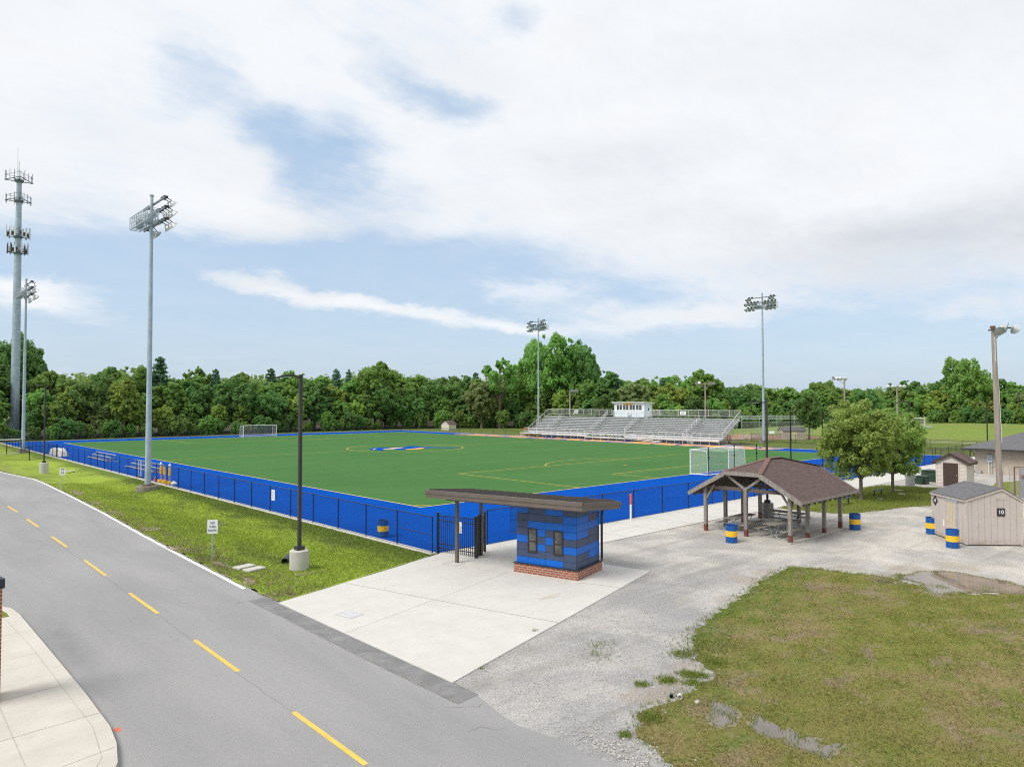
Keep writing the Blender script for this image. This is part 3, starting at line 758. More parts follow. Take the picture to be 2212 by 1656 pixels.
# pavement on the near side of the road
WALK = [(-45, -8.9), (-26.3, -8.85), (-25.35, -8.95), (-24.75, -9.4), (-24.40, -10.2), (-24.31, -11.2), (-24.29, -15.4), (-24.28, -20), (-24.32, -22.4), (-24.42, -23.3), (-24.62, -24.2), (-25.05, -25.1), (-25.8, -25.9), (-26.8, -26.5), (-28.5, -26.9), (-45, -27)]
structure(MB().prism(WALK, -.05, .12).build('pavement', M['pavement']))
mb = MB()
strip(mb, [(-24.78, -10.4), (-24.62, -15.4), (-24.6, -22.2), (-24.8, -23.8), (-25.4, -25.0)], .012, .124)
strip(mb, [(-25.95, -19.25), (-24.6, -19.1)], .016, .124); strip(mb, [(-25.95, -16.2), (-24.6, -16.0)], .008, .124)
strip(mb, [(-30, -21.9), (-24.3, -21.5)], .016, .124); strip(mb, [(-30, -24.6), (-24.5, -23.5)], .014, .124)
strip(mb, [(-25.9, -19.2), (-26.0, -26)], .016, .124); strip(mb, [(-26, -13.7), (-24.35, -13.5)], .008, .124)
structure(mb.build('pavement_joint', M['joint_pale']))
structure(MB().sheet(roughen([(-30, -9.3), (-25.3, -9.3), (-24.85, -9.85), (-24.62, -10.7), (-24.60, -11.35), (-30, -11.6)], .2, .03), .128).build('pavement_grass', M['lawn2']))

# grass verge with a shallow ditch
def verge_z(x, y):
    k = min(1, max(0, (y + 11) / 6.)) * min(1, max(0, (75 - y) / 20.))
    d = math.exp(-((x + 12.15 + .25 * math.sin(y * .21)) / 1.35) ** 2)
    return .026 - .24 * k * d + .014 * math.sin(x * 2.1 + y * .7) * math.sin(y * 1.3 - x)
NXV = 44; rows = [0.0]
while rows[-1] < 1: rows.append(rows[-1] + (.0022 if rows[-1] < .35 else .006))
vs = []; fs = []
for r_i, rr in enumerate(rows):
    for i in range(NXV + 1):
        s_ = i / NXV
        xa = -17.36 + s_ * (17.36 - 8.62); y0 = -15.50 + (xa + 17.36) * .2945
        y = y0 + rr * (117.5 - y0)
        x = (edge_x(y) + .16 + .05 * math.sin(y * 5.1) + .05 * math.sin(y * 2.3)) * (1 - s_) + -8.62 * s_
        vs.append((x, y, verge_z(x, y) if s_ < .999 else .03))
n_ = NXV + 1
for j in range(len(rows) - 1):
    for i in range(NXV): fs.append((j * n_ + i, j * n_ + i + 1, (j + 1) * n_ + i + 1, (j + 1) * n_ + i))
structure(MB().add(vs, fs, 0, True).build('grass_verge', M['verge']))
def wet(name, pts, z): return structure(MB().sheet(pts, z).build(name, M['water']))
wet('ditch_water', ellipse(-12.12, 20.6, .17, .8, 24, 3, .35), -.178); wet('ditch_water', ellipse(-12.0, 4.3, .22, 1.1, 24, 5, .4), -.182)

# dry-weather bare patches at the road edge
for k_, (px, py, rx, ry) in enumerate([(-16.75, -3.2, .28, .9), (-16.1, 3.5, .35, .8), (-16.5, -8.0, .22, .7), (-16.85, -11.9, .22, .6), (-15.9, 11.5, .3, 1.2), (-15.6, 17.5, .25, 1.1), (-15.2, 25, .4, 1.6), (-14.6, -12.3, .5, .2)]):
    pts = ellipse(px, py, rx, ry, 26, 40 + k_, .45)
    vs = [Vector((x, y, verge_z(x, y) + .014)) for x, y in pts]
    structure(MB().poly(vs).build('dirt_patch', M['dirt']))

# lawns on the right
LAWN = [(40, -58), (40, -41), (14, -35.6), (8, -34.0), (5.4, -33.25), (4.5, -33.05), (3.3, -33.2), (1.89, -31.96), (1.48, -31.42), (.99, -31.11), (1.46, -30.42), (2.28, -29.26), (2.14, -28.37), (1.92, -26.77), (1.23, -25.28), (-1.78, -25.63), (-3.79, -26.14), (-5.93, -26.54), (-7.8, -26.89), (-9.27, -27.38), (-11.03, -28.33), (-11.57, -28.88), (-11.81, -29.48), (-12.1, -29.72), (-12.69, -29.7), (-13.23, -29.75), (-13.89, -29.7), (-14.4, -29.85), (-15.0, -29.65), (-15.4, -29.75), (-15.75, -30.0), (-16.2, -30.3), (-16.2, -30.61), (-16.3, -30.9), (-16.65, -31.06), (-16.8, -31.5), (-17.15, -33), (-17.15, -58)]
lawn_poly = roughen(LAWN, .22, .13, 7)
structure(MB().sheet(lawn_poly, .013).build('lawn', M['lawn']))
PARK = [(17.3, -16.8), (25, -16.5), (33.8, -16.25), (36.9, -16.5), (37.4, -18.4), (37.9, -20.5), (39.2, -21.6), (38.5, -23.2), (33, -24.6), (26.5, -23.6), (24, -22.6), (20.9, -21.85), (18.15, -21.05), (17.5, -19.3)]
park_poly = roughen(PARK, .3, .12, 9)
structure(MB().sheet(park_poly, .012).build('park_lawn', M['lawn2']))
structure(MB().sheet(roughen([(40.5, -23.6), (46, -22.9), (52, -24.5), (52, -30), (36, -27)], .3, .12, 2), .012).build('park_lawn', M['lawn2']))
PUDS = [[(-13.6, -30.5), (-13.5, -30.75), (-13.5, -30.95), (-13.75, -31.22), (-14.05, -31.36), (-14.39, -31.35), (-14.51, -31.33), (-14.57, -31.09), (-14.3, -30.85), (-13.95, -30.7)],
        [(-14.08, -31.69), (-13.44, -31.61), (-13.59, -31.98), (-13.63, -32.17), (-13.78, -32.3), (-13.6, -32.36), (-13.69, -32.59), (-13.93, -32.77), (-13.6, -32.78), (-13.59, -32.94), (-13.86, -33.14), (-13.65, -33.24), (-13.42, -33.35), (-13.51, -33.42), (-13.88, -33.4), (-14.23, -33.45), (-14.3, -33.33), (-14.09, -33.21), (-14.23, -33.08), (-14.23, -32.84), (-14.08, -32.49), (-14.22, -32.3), (-14.2, -32.06)],
        [(2.88, -29.03), (3.34, -29.0), (3.09, -29.37), (3.45, -29.41), (3.97, -29.44), (4.5, -29.62), (4.77, -29.84), (5.2, -30.28), (5.24, -30.86), (4.99, -31.61), (5.07, -32.25), (4.74, -32.64), (4.56, -33.02), (3.9, -33.25), (3.27, -33.27), (2.88, -32.72), (2.68, -32.15), (1.93, -31.7), (1.61, -31.4), (1.06, -31.26), (.93, -31.01), (1.04, -30.74), (1.58, -30.47), (2.17, -30.23), (2.35, -30.1), (2.5, -29.67), (2.36, -29.42)],
        [(1.2, -28.9), (1.6, -28.75), (1.75, -29.2), (1.35, -29.4)]]
PUDS = [roughen(p, .14, .035, 20 + i) for i, p in enumerate(PUDS)]
structure(MB().sheet(roughen([(81.0, 22), (87.5, 22), (87.5, 73), (81.0, 73)], .8, .15), .005).build('bleacher_shade', M['litter_and_shade']))  # dark sheet: shade beneath the bleachers put into the ground colour
for k_, p in enumerate(PUDS):
    structure(MB().sheet(p, .0205).build('puddle', M['mud_water'] if k_ == 2 else M['water']))
    c_ = Vector((sum(q[0] for q in p) / len(p), sum(q[1] for q in p) / len(p)))
    ring = [tuple(Vector(q) + (Vector(q) - c_).normalized() * (.10 if k_ < 2 else .16)) for q in p]
    structure(MB().sheet(roughen(ring, .12, .05, k_), .0165).build('wet_mud', M['wet_mud']))
# the pitch
TX0, TX1, TY0, TY1, FW, FL = -8.2, 79.35, -12.62, 118.9, 73.15, 109.73
turf = structure(MB().quad((TX0, TY0, .012), (TX1, TY0, .012), (TX1, TY1, .012), (TX0, TY1, .012)).build('turf_surround', M['turf_blue']))
pitch = structure(MB().quad((0, 0, .017), (FW, 0, .017), (FW, FL, .017), (0, FL, .017)).build('pitch', M['turf']))
def rect_strip(mb, x0, y0, x1, y1, w_, z): strip(mb, [(x0, y0), (x1, y1)], w_, z)
LZ = .022; mb = MB()
strip(mb, [(0, -.07), (0, FL + .07)], .14, LZ, 0); strip(mb, [(.07, 0), (FW, 0)], .14, LZ, 0)
strip(mb, [(FW, .0), (FW, FL)], .12, LZ, 0); strip(mb, [(.07, FL), (FW, FL)], .14, LZ, 0)
structure(mb.build('boundary_line', M['line_cream'], pitch))
mb = MB(); LWD = .13; cxm = FW / 2
strip(mb, [(.1, FL / 2), (FW - .1, FL / 2)], LWD, LZ)
def arc(c, r, a0, a1, n=60): return [(c[0] + r * math.cos(a0 + (a1 - a0) * i / n), c[1] + r * math.sin(a0 + (a1 - a0) * i / n)) for i in range(n + 1)]
strip(mb, arc((cxm, FL / 2), 9.15, 0, 2 * PI, 96), .16, LZ + .001)
for s_, yb in ((1, 0), (-1, FL)):
    for hw, dp in ((20.16, 16.46), (9.16, 5.49)):
        strip(mb, [(cxm - hw, yb + s_ * .1), (cxm - hw, yb + s_ * dp), (cxm + hw, yb + s_ * dp), (cxm + hw, yb + s_ * .1)], LWD, LZ)
    sp = (cxm, yb + s_ * 10.97)
    strip(mb, [(sp[0] - .25, sp[1]), (sp[0] + .25, sp[1])], .22, LZ + .001)
    a = math.acos(5.49 / 9.15)
    strip(mb, arc(sp, 9.15, s_ * PI / 2 - a, s_ * PI / 2 + a, 30), LWD, LZ + .001)
    for xc, a0 in ((0, 0), (FW, PI / 2)):
        q = a0 if s_ > 0 else -a0 - (PI / 2 if xc == 0 else 0)
        if s_ < 0: q = -PI / 2 if xc == 0 else PI
        strip(mb, arc((xc, yb), .95, q + .08, q + PI / 2 - .08, 14), .13, LZ + .001)
structure(mb.build('pitch_marking', M['line_gold'], pitch))
# emblem in the centre circle: flat patches of blue, cream, orange and white
def flat(name, pts, z, mat, par): return structure(MB().sheet(pts, z).build(name, mat, par))
flat('emblem_blue', [(30.54, 56.04), (32.65, 58.26), (34.22, 57.86), (35.4, 57.17), (37.8, 56.68), (39.54, 58.49), (40.51, 57.57), (40.05, 54.54), (40.98, 54.11), (41.45, 52.09), (42.6, 50.2), (43.6, 48.6), (41.8, 49.6), (40.9, 50.4), (40.3, 51.9), (38.69, 52.51), (36.97, 50.96), (34.0, 51.33), (32.93, 51.74), (33.53, 53.82), (31.8, 53.41), (30.05, 51.54), (30.08, 53.46), (29.92, 54.6)], LZ + .004, M['turf_blue'], pitch)
flat('emblem_cream', [(32.3, 55.0), (33.3, 55.3), (35.3, 56.2), (37.0, 56.2), (36.7, 55.5), (34.83, 54.5), (33.3, 53.7), (32.2, 54.2)], LZ + .008, M['line_pink'], pitch)
flat('emblem_orange', [(34.66, 52.12), (36.37, 52.58), (38.66, 53.63), (38.62, 52.57), (36.97, 50.96), (35.23, 50.96), (34.14, 51.2)], LZ + .008, M['line_orange'], pitch)
flat('emblem_white', [(30.9, 55.6), (31.95, 56.6), (32.5, 56.8), (31.6, 55.9), (30.75, 54.9)], LZ + .012, M['line_cream'], pitch)
# great slanted letters along the far sideline, too oblique to read: orange with a pale outline
mbw, mbo = MB(), MB()
yl = 89.6; rl = random.Random(8); k_ = 0
while yl > 15.5:
    wl = rl.uniform(3.9, 4.7)
    def slab(mbx, y0, w_, x0, x1, z):     # slanted bar: leans towards the near end
        sl = .55
        mbx.sheet([(x0, y0 - sl * (x0 - 73.6)), (x0, y0 - w_ - sl * (x0 - 73.6)), (x1, y0 - w_ - sl * (x1 - 73.6)), (x1, y0 - sl * (x1 - 73.6))], z)
    kind = rl.choice('EHNOT')
    parts_ = {'E': [(0, 1.1, 0, 1), (1.1, wl - 1.1, 0, .24), (1.1, wl - 1.1, .76, 1), (1.1, wl - 1.6, .4, .6)], 'H': [(0, 1.2, 0, 1), (wl - 1.2, 1.2, 0, 1), (1.2, wl - 2.4, .38, .62)],
              'N': [(0, 1.3, 0, 1), (wl - 1.3, 1.3, 0, 1), (1.3, wl - 2.6, .55, 1)], 'O': [(0, 1.2, .1, .9), (wl - 1.2, 1.2, .1, .9), (.6, wl - 1.2, 0, .25), (.6, wl - 1.2, .75, 1)], 'T': [(0, wl, .72, 1), (wl / 2 - .7, 1.4, 0, .72)]}[kind]
    for (o_, ww, a, b) in parts_:
        xa, xb = 73.65 + 4.5 * a, 73.65 + 4.5 * b
        slab(mbw, yl - o_ + .2, ww + .4, xa - .16, xb + .16, LZ); slab(mbo, yl - o_, ww, xa, xb, LZ + .004)
    k_ += 1
    yl -= wl + (.55 if k_ not in (5, 9) else 2.6)
structure(mbw.build('sideline_letter_outline', M['line_pink'], turf)); structure(mbo.build('sideline_letter', M['line_orange'], turf))

# concrete edging round the turf
mb = MB()
mb.box(-8.66, -8.2, -12.72, 119.4, -.1, .045); mb.box(-8.2, 79.35, 118.9, 119.3, -.1, .04)
mb.box(79.35, 79.75, -12.7, 119.3, -.1, .04)
structure(mb.build('turf_kerb', M['walk']))
structure(MB().box(79.75, 81.0, 20.5, 76, -.1, .036).build('spectator_walk', M['walk']))

# ------------------------------------------------------------------ grass blades, tufts and loose stones
def blades(name, mat, pts, zf, hmin, hmax, wd, per=3, lean=.6, seed=1):
    r_ = np.random.default_rng(seed); n = len(pts)
    P_ = np.repeat(pts, per, axis=0); m_ = len(P_)
    P_ = P_ + r_.normal(0, .02, P_.shape)
    z = np.repeat(zf, per)
    h = r_.uniform(hmin, hmax, m_); a = r_.uniform(0, 2 * PI, m_); d = np.stack([np.cos(a), np.sin(a)], 1); q = np.stack([-d[:, 1], d[:, 0]], 1)
    ln = r_.uniform(.1, lean, m_)[:, None] * h[:, None]
    A = np.concatenate([P_ - q * wd, z[:, None] - .004], 1); B = np.concatenate([P_ + q * wd, z[:, None] - .004], 1)
    C = np.concatenate([P_ + d * ln, (z + h)[:, None]], 1)
    V = np.stack([A, B, C], 1).reshape(-1, 3)
    me = bpy.data.meshes.new(name)
    me.vertices.add(len(V)); me.vertices.foreach_set('co', V.astype(np.float32).ravel())
    me.loops.add(len(V)); me.loops.foreach_set('vertex_index', np.arange(len(V), dtype=np.int32))
    me.polygons.add(m_); me.polygons.foreach_set('loop_start', np.arange(0, len(V), 3, dtype=np.int32)); me.polygons.foreach_set('loop_total', np.full(m_, 3, np.int32))
    me.materials.append(mat); me.update(); me.validate()
    o = bpy.data.objects.new(name, me); COL.objects.link(o)
    return o
def off_water(p): 
    k = np.ones(len(p), bool)
    for q in PUDS: k &= ~inside(p, q)
    return k
pts = rng.uniform((-17.2, -36.5), (6, -25), (95000, 2)); pts = pts[inside(pts, lawn_poly) & off_water(pts)]
dist = np.hypot(pts[:, 0] + 28.56, pts[:, 1] + 39.59)
clump = np.sin(pts[:, 0] * 2.3 + 1.3 * np.sin(pts[:, 1] * 1.7)) * np.sin(pts[:, 1] * 2.9 + np.sin(pts[:, 0]))
pts = pts[rng.random(len(pts)) < .55 + .4 * clump]
tag(blades('lawn_blades', M['lawn'], pts, np.full(len(pts), .013), .018, .05, .007, 3, .9, 2), 'short worn olive grass of the foreground lawn', 'grass', kind='stuff')
# lusher tufts along the gravel edge
ep = np.array(lawn_poly); ep = ep[(ep[:, 0] < 3.2) & (ep[:, 1] > -32) & (ep[:, 0] > -17)]
tp = np.repeat(ep, 16, axis=0) + rng.normal(0, .16, (len(ep) * 16, 2))
extra = np.concatenate([rng.normal((x, y), s_, (n, 2)) for x, y, s_, n in [(-12.5, -29.1, .12, 260), (-12.35, -29.35, .12, 180), (-13.2, -29.0, .14, 240), (-12.9, -29.5, .12, 160), (-13.9, -28.7, .10, 120), (-15.3, -30.0, .16, 260), (-11.3, -28.2, .22, 320), (-16.4, -30.1, .08, 90), (-13.1, -26.7, .25, 60), (-12.4, -26.1, .2, 50), (-10.0, -28.3, .5, 500), (-11.2, -29.1, .2, 400), (-13.95, -31.05, .13, 40), (3.0, -32.2, .25, 60), (2.2, -30.8, .25, 90), (-12.9, -23.9, .06, 24), (-16.1, -25.1, .08, 16)]])
pe = np.concatenate([np.repeat(np.array(q), 7 if i_ != 2 else 4, axis=0) for i_, q in enumerate(PUDS)]); pe = pe + rng.normal(0, .055, pe.shape)
tp = np.concatenate([tp, extra, pe])
tag(blades('edge_tufts', M['tuft'], tp, np.full(len(tp), .012), .025, .085, .007, 3, .8, 4), 'greener ragged tufts where the lawn meets the gravel', 'grass', kind='stuff')
pts = rng.uniform((-17.2, -15.4), (-8.7, 34), (150000, 2))
ok = (pts[:, 1] > -15.4 + (pts[:, 0] + 17.36) * .2945) & (pts[:, 0] > np.array([edge_x(y) for y in pts[:, 1]]) + .22)
pts = pts[ok & (rng.random(len(pts)) < np.clip(1.15 - (pts[:, 1] + 12) / 55, .25, 1))]
zz = np.array([verge_z(x, y) for x, y in pts])
tag(blades('verge_blades', M['verge'], pts, zz, .03, .10, .008, 2, .9, 6), 'bright green longer grass of the roadside ditch', 'grass', kind='stuff')
pts = rng.uniform((17, -24.5), (39, -16.2), (26000, 2)); pts = pts[inside(pts, park_poly)]
tag(blades('park_blades', M['lawn2'], pts, np.full(len(pts), .012), .03, .08, .012, 2, .9, 8), 'mown grass under the two street trees', 'grass', kind='stuff')
mb = MB(); rs = random.Random(4)
def pebble(x, y, r_):
    z = .0 + r_ * .35; a = rs.uniform(0, 6); n = 6; ring = []
    for k, (rr, zz_) in enumerate(((.75, -.5), (1.0, .1), (.6, .55))):
        ring += [(x + r_ * rr * rs.uniform(.8, 1.15) * math.cos(a + i * PI / 3), y + r_ * rr * rs.uniform(.8, 1.15) * math.sin(a + i * PI / 3), z + r_ * zz_ * .7) for i in range(n)]
    fs = [(k * n + i, k * n + (i + 1) % n, (k + 1) * n + (i + 1) % n, (k + 1) * n + i) for k in range(2) for i in range(n)] + [tuple(range(12, 18))]
    mb.add(ring, fs)
for _ in range(300):
    u_ = rs.random(); pebble(-17.28 + abs(rs.gauss(0, .42)) * (1 if u_ > .2 else 2.0), -30.35 + rs.gauss(0, .6), rs.uniform(.012, .036))
for _ in range(1000): pebble(rs.uniform(-17, -10), rs.uniform(-29.6, -24.5) - (0 if rs.random() < .9 else .5), rs.uniform(.010, .026))
for _ in range(900): pebble(rs.uniform(-11, 4), rs.uniform(-26.8, -21.8), rs.uniform(.010, .026))
for _ in range(700):
    u_ = rs.random(); ex_ = -17.3 + 13.4 * u_; pebble(ex_ + rs.gauss(0, .1), -25.4 + 3.7 * u_ + rs.gauss(0, .14) + .02, rs.uniform(.010, .024))
for _ in range(260):
    u_ = rs.random(); pebble(-1.5 + 36 * u_, -16.5 + abs(rs.gauss(0, .12)), rs.uniform(.010, .022))
for _ in range(160): pebble(rs.uniform(-16, 1), rs.uniform(-34, -27), rs.uniform(.010, .024))
tag(mb.build('loose_stones', M['stone']), 'pale limestone pebbles scattered on gravel and lawn edge', 'stones', kind='stuff')

# ------------------------------------------------------------------ ticket booth
A_B = R(14.5)
booth = empty('ticket_booth', (-7.35, -20.73, .03), A_B, 'blue and navy panelled ticket booth on a brick base under a long flat brown roof', 'booth')
BX, BY, BH = 2.28, 2.98, .37
MB().box(0, BX, 0, BY, -.06, BH).build('brick_base', M['brick'], booth)
MB().box(-.03, BX + .03, -.03, BY + .03, BH, BH + .03).build('base_cap', M['flash'], booth)
WX0, WX1, WY0, WY1, WZ0, WZ1 = .09, 2.2, .09, 2.9, BH + .03, 2.86
wm = MB(); wm.box(WX0 + .03, WX1 - .03, WY0 + .03, WY1 - .03, WZ0, WZ1, 2)
rowz = [WZ0, .665, .965, 1.26, 1.565, 1.865, 2.17, 2.465, WZ1]     # bottom to top
colsf = [WY0, .69, 1.52, 2.34, WY1]                               # front face, from the road corner to the gate end
# b = blue, n = navy; front rows from the bottom; columns south -> north
front = ['nbbb', 'nnnn', 'b..n', 'n..n', 'b..b', 'bbbn'[::1], 'bbbn', 'nnnn', 'nbnb']
front = ['nbbb', 'nnnn', 'b..n', 'n..b', 'b..n', 'bbbn', 'bnnn', 'nbnb']
split = {2: 'b', 3: 'n', 4: 'b'}
g_ = .006
for r_, row in enumerate(front):
    for c_, ch in enumerate(row):
        z0, z1 = rowz[r_] + g_, rowz[r_ + 1] - g_
        y0, y1 = colsf[c_] + g_, colsf[c_ + 1] - g_
        if ch != '.':
            wm.box(WX0, WX0 + .028, y0, y1, z0, z1, 0 if ch == 'b' else 1)
        else:                       # beside the windows only the half that is not glazed
            if c_ == 1: wm.box(WX0, WX0 + .028, 1.14 + g_, y1, z0, z1, {2: 1, 3: 0, 4: 1}[r_])
            else: wm.box(WX0, WX0 + .028, y0, 1.90 - g_, z0, z1, {2: 0, 3: 1, 4: 0}[r_])
colss = [WX0 + .03, 1.17, WX1]
side = ['nn', 'nb', 'bb', 'nn', 'bn', 'bb', 'bn', 'nb']
for r_, row in enumerate(side):
    for c_, ch in enumerate(row):
        wm.box(colss[c_] + g_, colss[c_ + 1] - g_, WY0, WY0 + .028, rowz[r_] + g_, rowz[r_ + 1] - g_, 0 if ch == 'b' else 1)
        wm.box(colss[c_] + g_, colss[c_ + 1] - g_, WY1 - .028, WY1, rowz[r_] + g_, rowz[r_ + 1] - g_, 1 if ch == 'b' else 0)
    for c_, ch in enumerate('nbn'):
        wm.box(WX1 - .028, WX1, WY0 + .03 + c_ * .92 + g_, WY0 + .03 + (c_ + 1) * .92 - g_, rowz[r_] + g_, rowz[r_ + 1] - g_, (r_ + c_) % 2)
wm.build('wall', [M['panel_blue'], M['panel_navy'], M['panel_back']], booth)
for y0, y1, z0, z1 in ((.69, 1.13, .88, 1.865), (1.905, 2.34, .88, 1.865)):
    f = MB(); X0, X1 = WX0 - .035, WX0 + .028; t_ = .05
    f.box(X0, X1, y0, y0 + t_, z0, z1); f.box(X0, X1, y1 - t_, y1, z0, z1); f.box(X0 - .004, X1, y0 + t_, y1 - t_, z0, z0 + t_ + .01); f.box(X0, X1, y0 + t_, y1 - t_, z1 - t_, z1)
    zm = z0 + (z1 - z0) * .46
    f.box(X0 + .012, X1, y0 + t_, y1 - t_, zm - .025, zm + .025)
    fr = f.build('window', M['win_frame'], booth)
    MB().box(X0 + .030, X0 + .045, y0 + t_, y1 - t_, z0 + t_ + .01, zm - .025).box(X0 + .022, X0 + .037, y0 + t_, y1 - t_, zm + .025, z1 - t_).build('pane', M['glass'], fr)
# roof: front edge high over the road, falling to the back
RX0, RX1, RY0, RY1, ZF, ZB = -.98, 2.56, -.70, 6.95, 3.22, 2.88
def rz_(x): return ZF + (ZB - ZF) * (x - RX0) / (RX1 - RX0)
rf = MB()
for (x0, x1) in ((RX0, RX1),):
    vs = [(x0, RY0, rz_(x0)), (x1, RY0, rz_(x1)), (x1, RY1, rz_(x1)), (x0, RY1, rz_(x0))]
    lo = [(x, y, z - .30) for x, y, z in vs]
    rf.add(vs + lo, [(0, 1, 2, 3), (7, 6, 5, 4), (0, 4, 5, 1), (1, 5, 6, 2), (2, 6, 7, 3), (3, 7, 4, 0)])
roof = rf.build('roof', M['brown_metal'], booth)
mb = MB(); y = RY0 + .22
while y < RY1 - .1:
    mb.add([(RX0 + .10, y - .018, rz_(RX0 + .1) + .003), (RX1 - .03, y - .018, rz_(RX1 - .03) + .003), (RX1 - .03, y + .018, rz_(RX1 - .03) + .003), (RX0 + .10, y + .018, rz_(RX0 + .1) + .003),
            (RX0 + .10, y - .012, rz_(RX0 + .1) + .085), (RX1 - .03, y - .012, rz_(RX1 - .03) + .085), (RX1 - .03, y + .012, rz_(RX1 - .03) + .085), (RX0 + .10, y + .012, rz_(RX0 + .1) + .085)],
           [(4, 5, 6, 7), (0, 1, 5, 4), (1, 2, 6, 5), (2, 3, 7, 6), (3, 0, 4, 7)])
    y += .405
mb.add([(RX0 + .09, RY0 + .06, rz_(RX0 + .09) + .003), (RX1 - .02, RY0 + .06, rz_(RX1 - .02) + .003), (RX1 - .02, RY1 - .06, rz_(RX1 - .02) + .003), (RX0 + .09, RY1 - .06, rz_(RX0 + .09) + .003)], [(0, 1, 2, 3)])
mb.build('standing_seam', M['brown_seam'], roof)
# edge trim
mb = MB()
mb.box(RX0 - .03, RX0 + .08, RY0 - .02, RY1 + .02, ZF - .125, ZF + .03)
mb.bar((RX0 + .08, RY0, ZF - .05), (RX1, RY0, ZB - .05), .06, .14); mb.bar((RX0 + .08, RY1, ZF - .05), (RX1, RY1, ZB - .05), .06, .14)
mb.build('fascia_trim', M['brown_metal'], roof)
MB().box(RX1, RX1 + .13, RY0 - .02, RY1 + .02, ZB - .20, ZB - .03).build('gutter', M['brown_metal'], roof)
MB().box(-.02, .22, RY0 + .35, 6.55, 2.72, 2.905).box(1.78, 2.0, WY1, 6.55, 2.62, 2.75).build('beam', M['brown_metal'], booth)
for px, py, ht in ((.10, 6.02, 2.72), (1.86, 5.94, 2.62)):
    MB().box(px - .065, px + .065, py - .065, py + .065, -.01, ht).build('post', M['brown_metal'], booth)
MB().tube([(2.52, .02, 2.72), (2.50, .02, 2.60), (2.36, .02, 2.42), (2.30, .02, 2.30), (2.30, .02, BH + .06)], .055, 8).build('downspout', M['bronze'], booth)

# ------------------------------------------------------------------ gate beside the booth
gate = empty('picket_gate', (-8.08, -12.59, .03), A_B, 'black steel picket gate standing ajar between the booth roof posts', 'gate')
GH = 1.78
def pickets(mb, a, b, n, z0=.06, z1=GH - .02):
    a, b = Vector(a), Vector(b)
    for i in range(n):
        q = a.lerp(b, (i + .5) / n); mb.box(q.x - .011, q.x + .011, q.y - .011, q.y + .011, z0, z1)
    for zr in (.22, .42, 1.52, GH - .03): mb.bar((*a, zr), (*b, zr), .03, .038)
mb = MB(); pickets(mb, (0, -.06), (-.035, -2.2), 19); mb.build('fixed_panel', M['black_metal'], gate)
mb = MB(); pickets(mb, (.43, -2.06), (1.24, -1.84), 8); mb.build('gate_leaf', M['black_metal'], gate)
for x, y, s_ in ((0, 0, .045), (-.035, -2.25, .065), (.40, -2.10, .05), (1.27, -1.83, .035)):
    MB().box(x - s_, x + s_, y - s_, y + s_, -.02, GH + .09).box(x - s_ - .008, x + s_ + .008, y - s_ - .008, y + s_ + .008, GH + .09, GH + .11).build('post', M['black_metal'], gate)
sg = empty('gate_sign', (-7.79, -13.84, 1.32), A_B - PI / 2, 'small white notice with red lettering wired to the picket gate', 'sign')
MB().box(-.135, .135, -.008, .008, -.25, .25).build('panel', M['sign_white'], sg, bevel=.005)
for i, wd in enumerate(('NO', 'PETS', 'ALLOWED', 'INSIDE', 'STADIUM')):
    text('lettering', wd, .075, M['sign_red'], sg, (0, -.011, .17 - i * .085), (PI / 2, 0, 0), sx=.72)

# ------------------------------------------------------------------ chain link fences
def fence(name, label, p0, p1, h, step, mat, cat='fence', post_r=.032, rail_r=.022, mid_rails=(), bottom=True, posts_at=None, postmat='black_metal', group=None):
    p0, p1 = Vector((*p0, 0)), Vector((*p1, 0)); L = (p1 - p0).length; ang = math.atan2((p1 - p0).y, (p1 - p0).x)
    o = empty(name, p0, ang, label, cat, group)
    n = max(1, round(L / step)); ds = posts_at or [L * i / n for i in range(n + 1)]
    first = None
    for d in ds:
        if first is None:
            first = MB().tube([(0, 0, -.05), (0, 0, h + .03)], post_r, 8).lathe([(post_r * 1.25, h + .0), (post_r * 1.25, h + .03), (.005, h + .07)], 8).build('post', M[postmat], o, loc=(d, 0, 0))
        else: inst(first, o, (d, 0, 0))
    MB().tube([(0, 0, h), (L, 0, h)], rail_r, 8).build('top_rail', M[postmat], o)
    if bottom: MB().tube([(0, 0, .06), (L, 0, .06)], .008, 5).build('bottom_wire', M[postmat], o)
    MB().quad((0, -.035, .04), (L, -.035, .04), (L, -.035, h), (0, -.035, h)).build('mesh', M[mat], o)
    for a, b, z in mid_rails: MB().tube([(a, 0, z), (b, 0, z)], .018, 8).build('brace_rail', M[postmat], o)
    return o
def on_line(step0, step, L): return None
lf = fence('chain_link_fence', 'long black chain link fence on a concrete kerb beside the roadside grass', (-8.42, -12.6), (-8.42, 119.0), 1.72, 2.95, 'chain', mid_rails=((0, 2.75, .88), (73.2, 76.2, .9), (79.2, 82.3, .9)))
fence('chain_link_fence', 'black chain link fence between the blue turf and the concrete walk', (-5.2, -12.84), (81.3, -12.84), 1.74, 2.98, 'chain')
fence('chain_link_fence', 'low black chain link fence along the far sideline before the bleachers', (79.55, -12.6), (79.55, 119.1), 1.05, 4.1, 'chain_far', post_r=.03)
fence('chain_link_fence', 'black end fence below the woods behind the far goal', (-8.4, 119.15), (79.5, 119.15), 1.2, 4.4, 'chain_far', post_r=.03)
fence('chain_link_fence', 'taller black chain link fence round the ball diamond beyond the pitch', (94.5, 26.5), (91.5, -30), 1.55, 4.4, 'chain_far')
fence('chain_link_fence', 'dark screened fence running off behind the ditch-side light tower', (-8.4, 119.0), (-24, 116.5), 2.0, 3.0, 'windscreen')
fence('chain_link_fence', 'short black fence closing the corner by the tan building', (81.3, -12.84), (81.3, -22), 1.9, 3.0, 'chain_far')
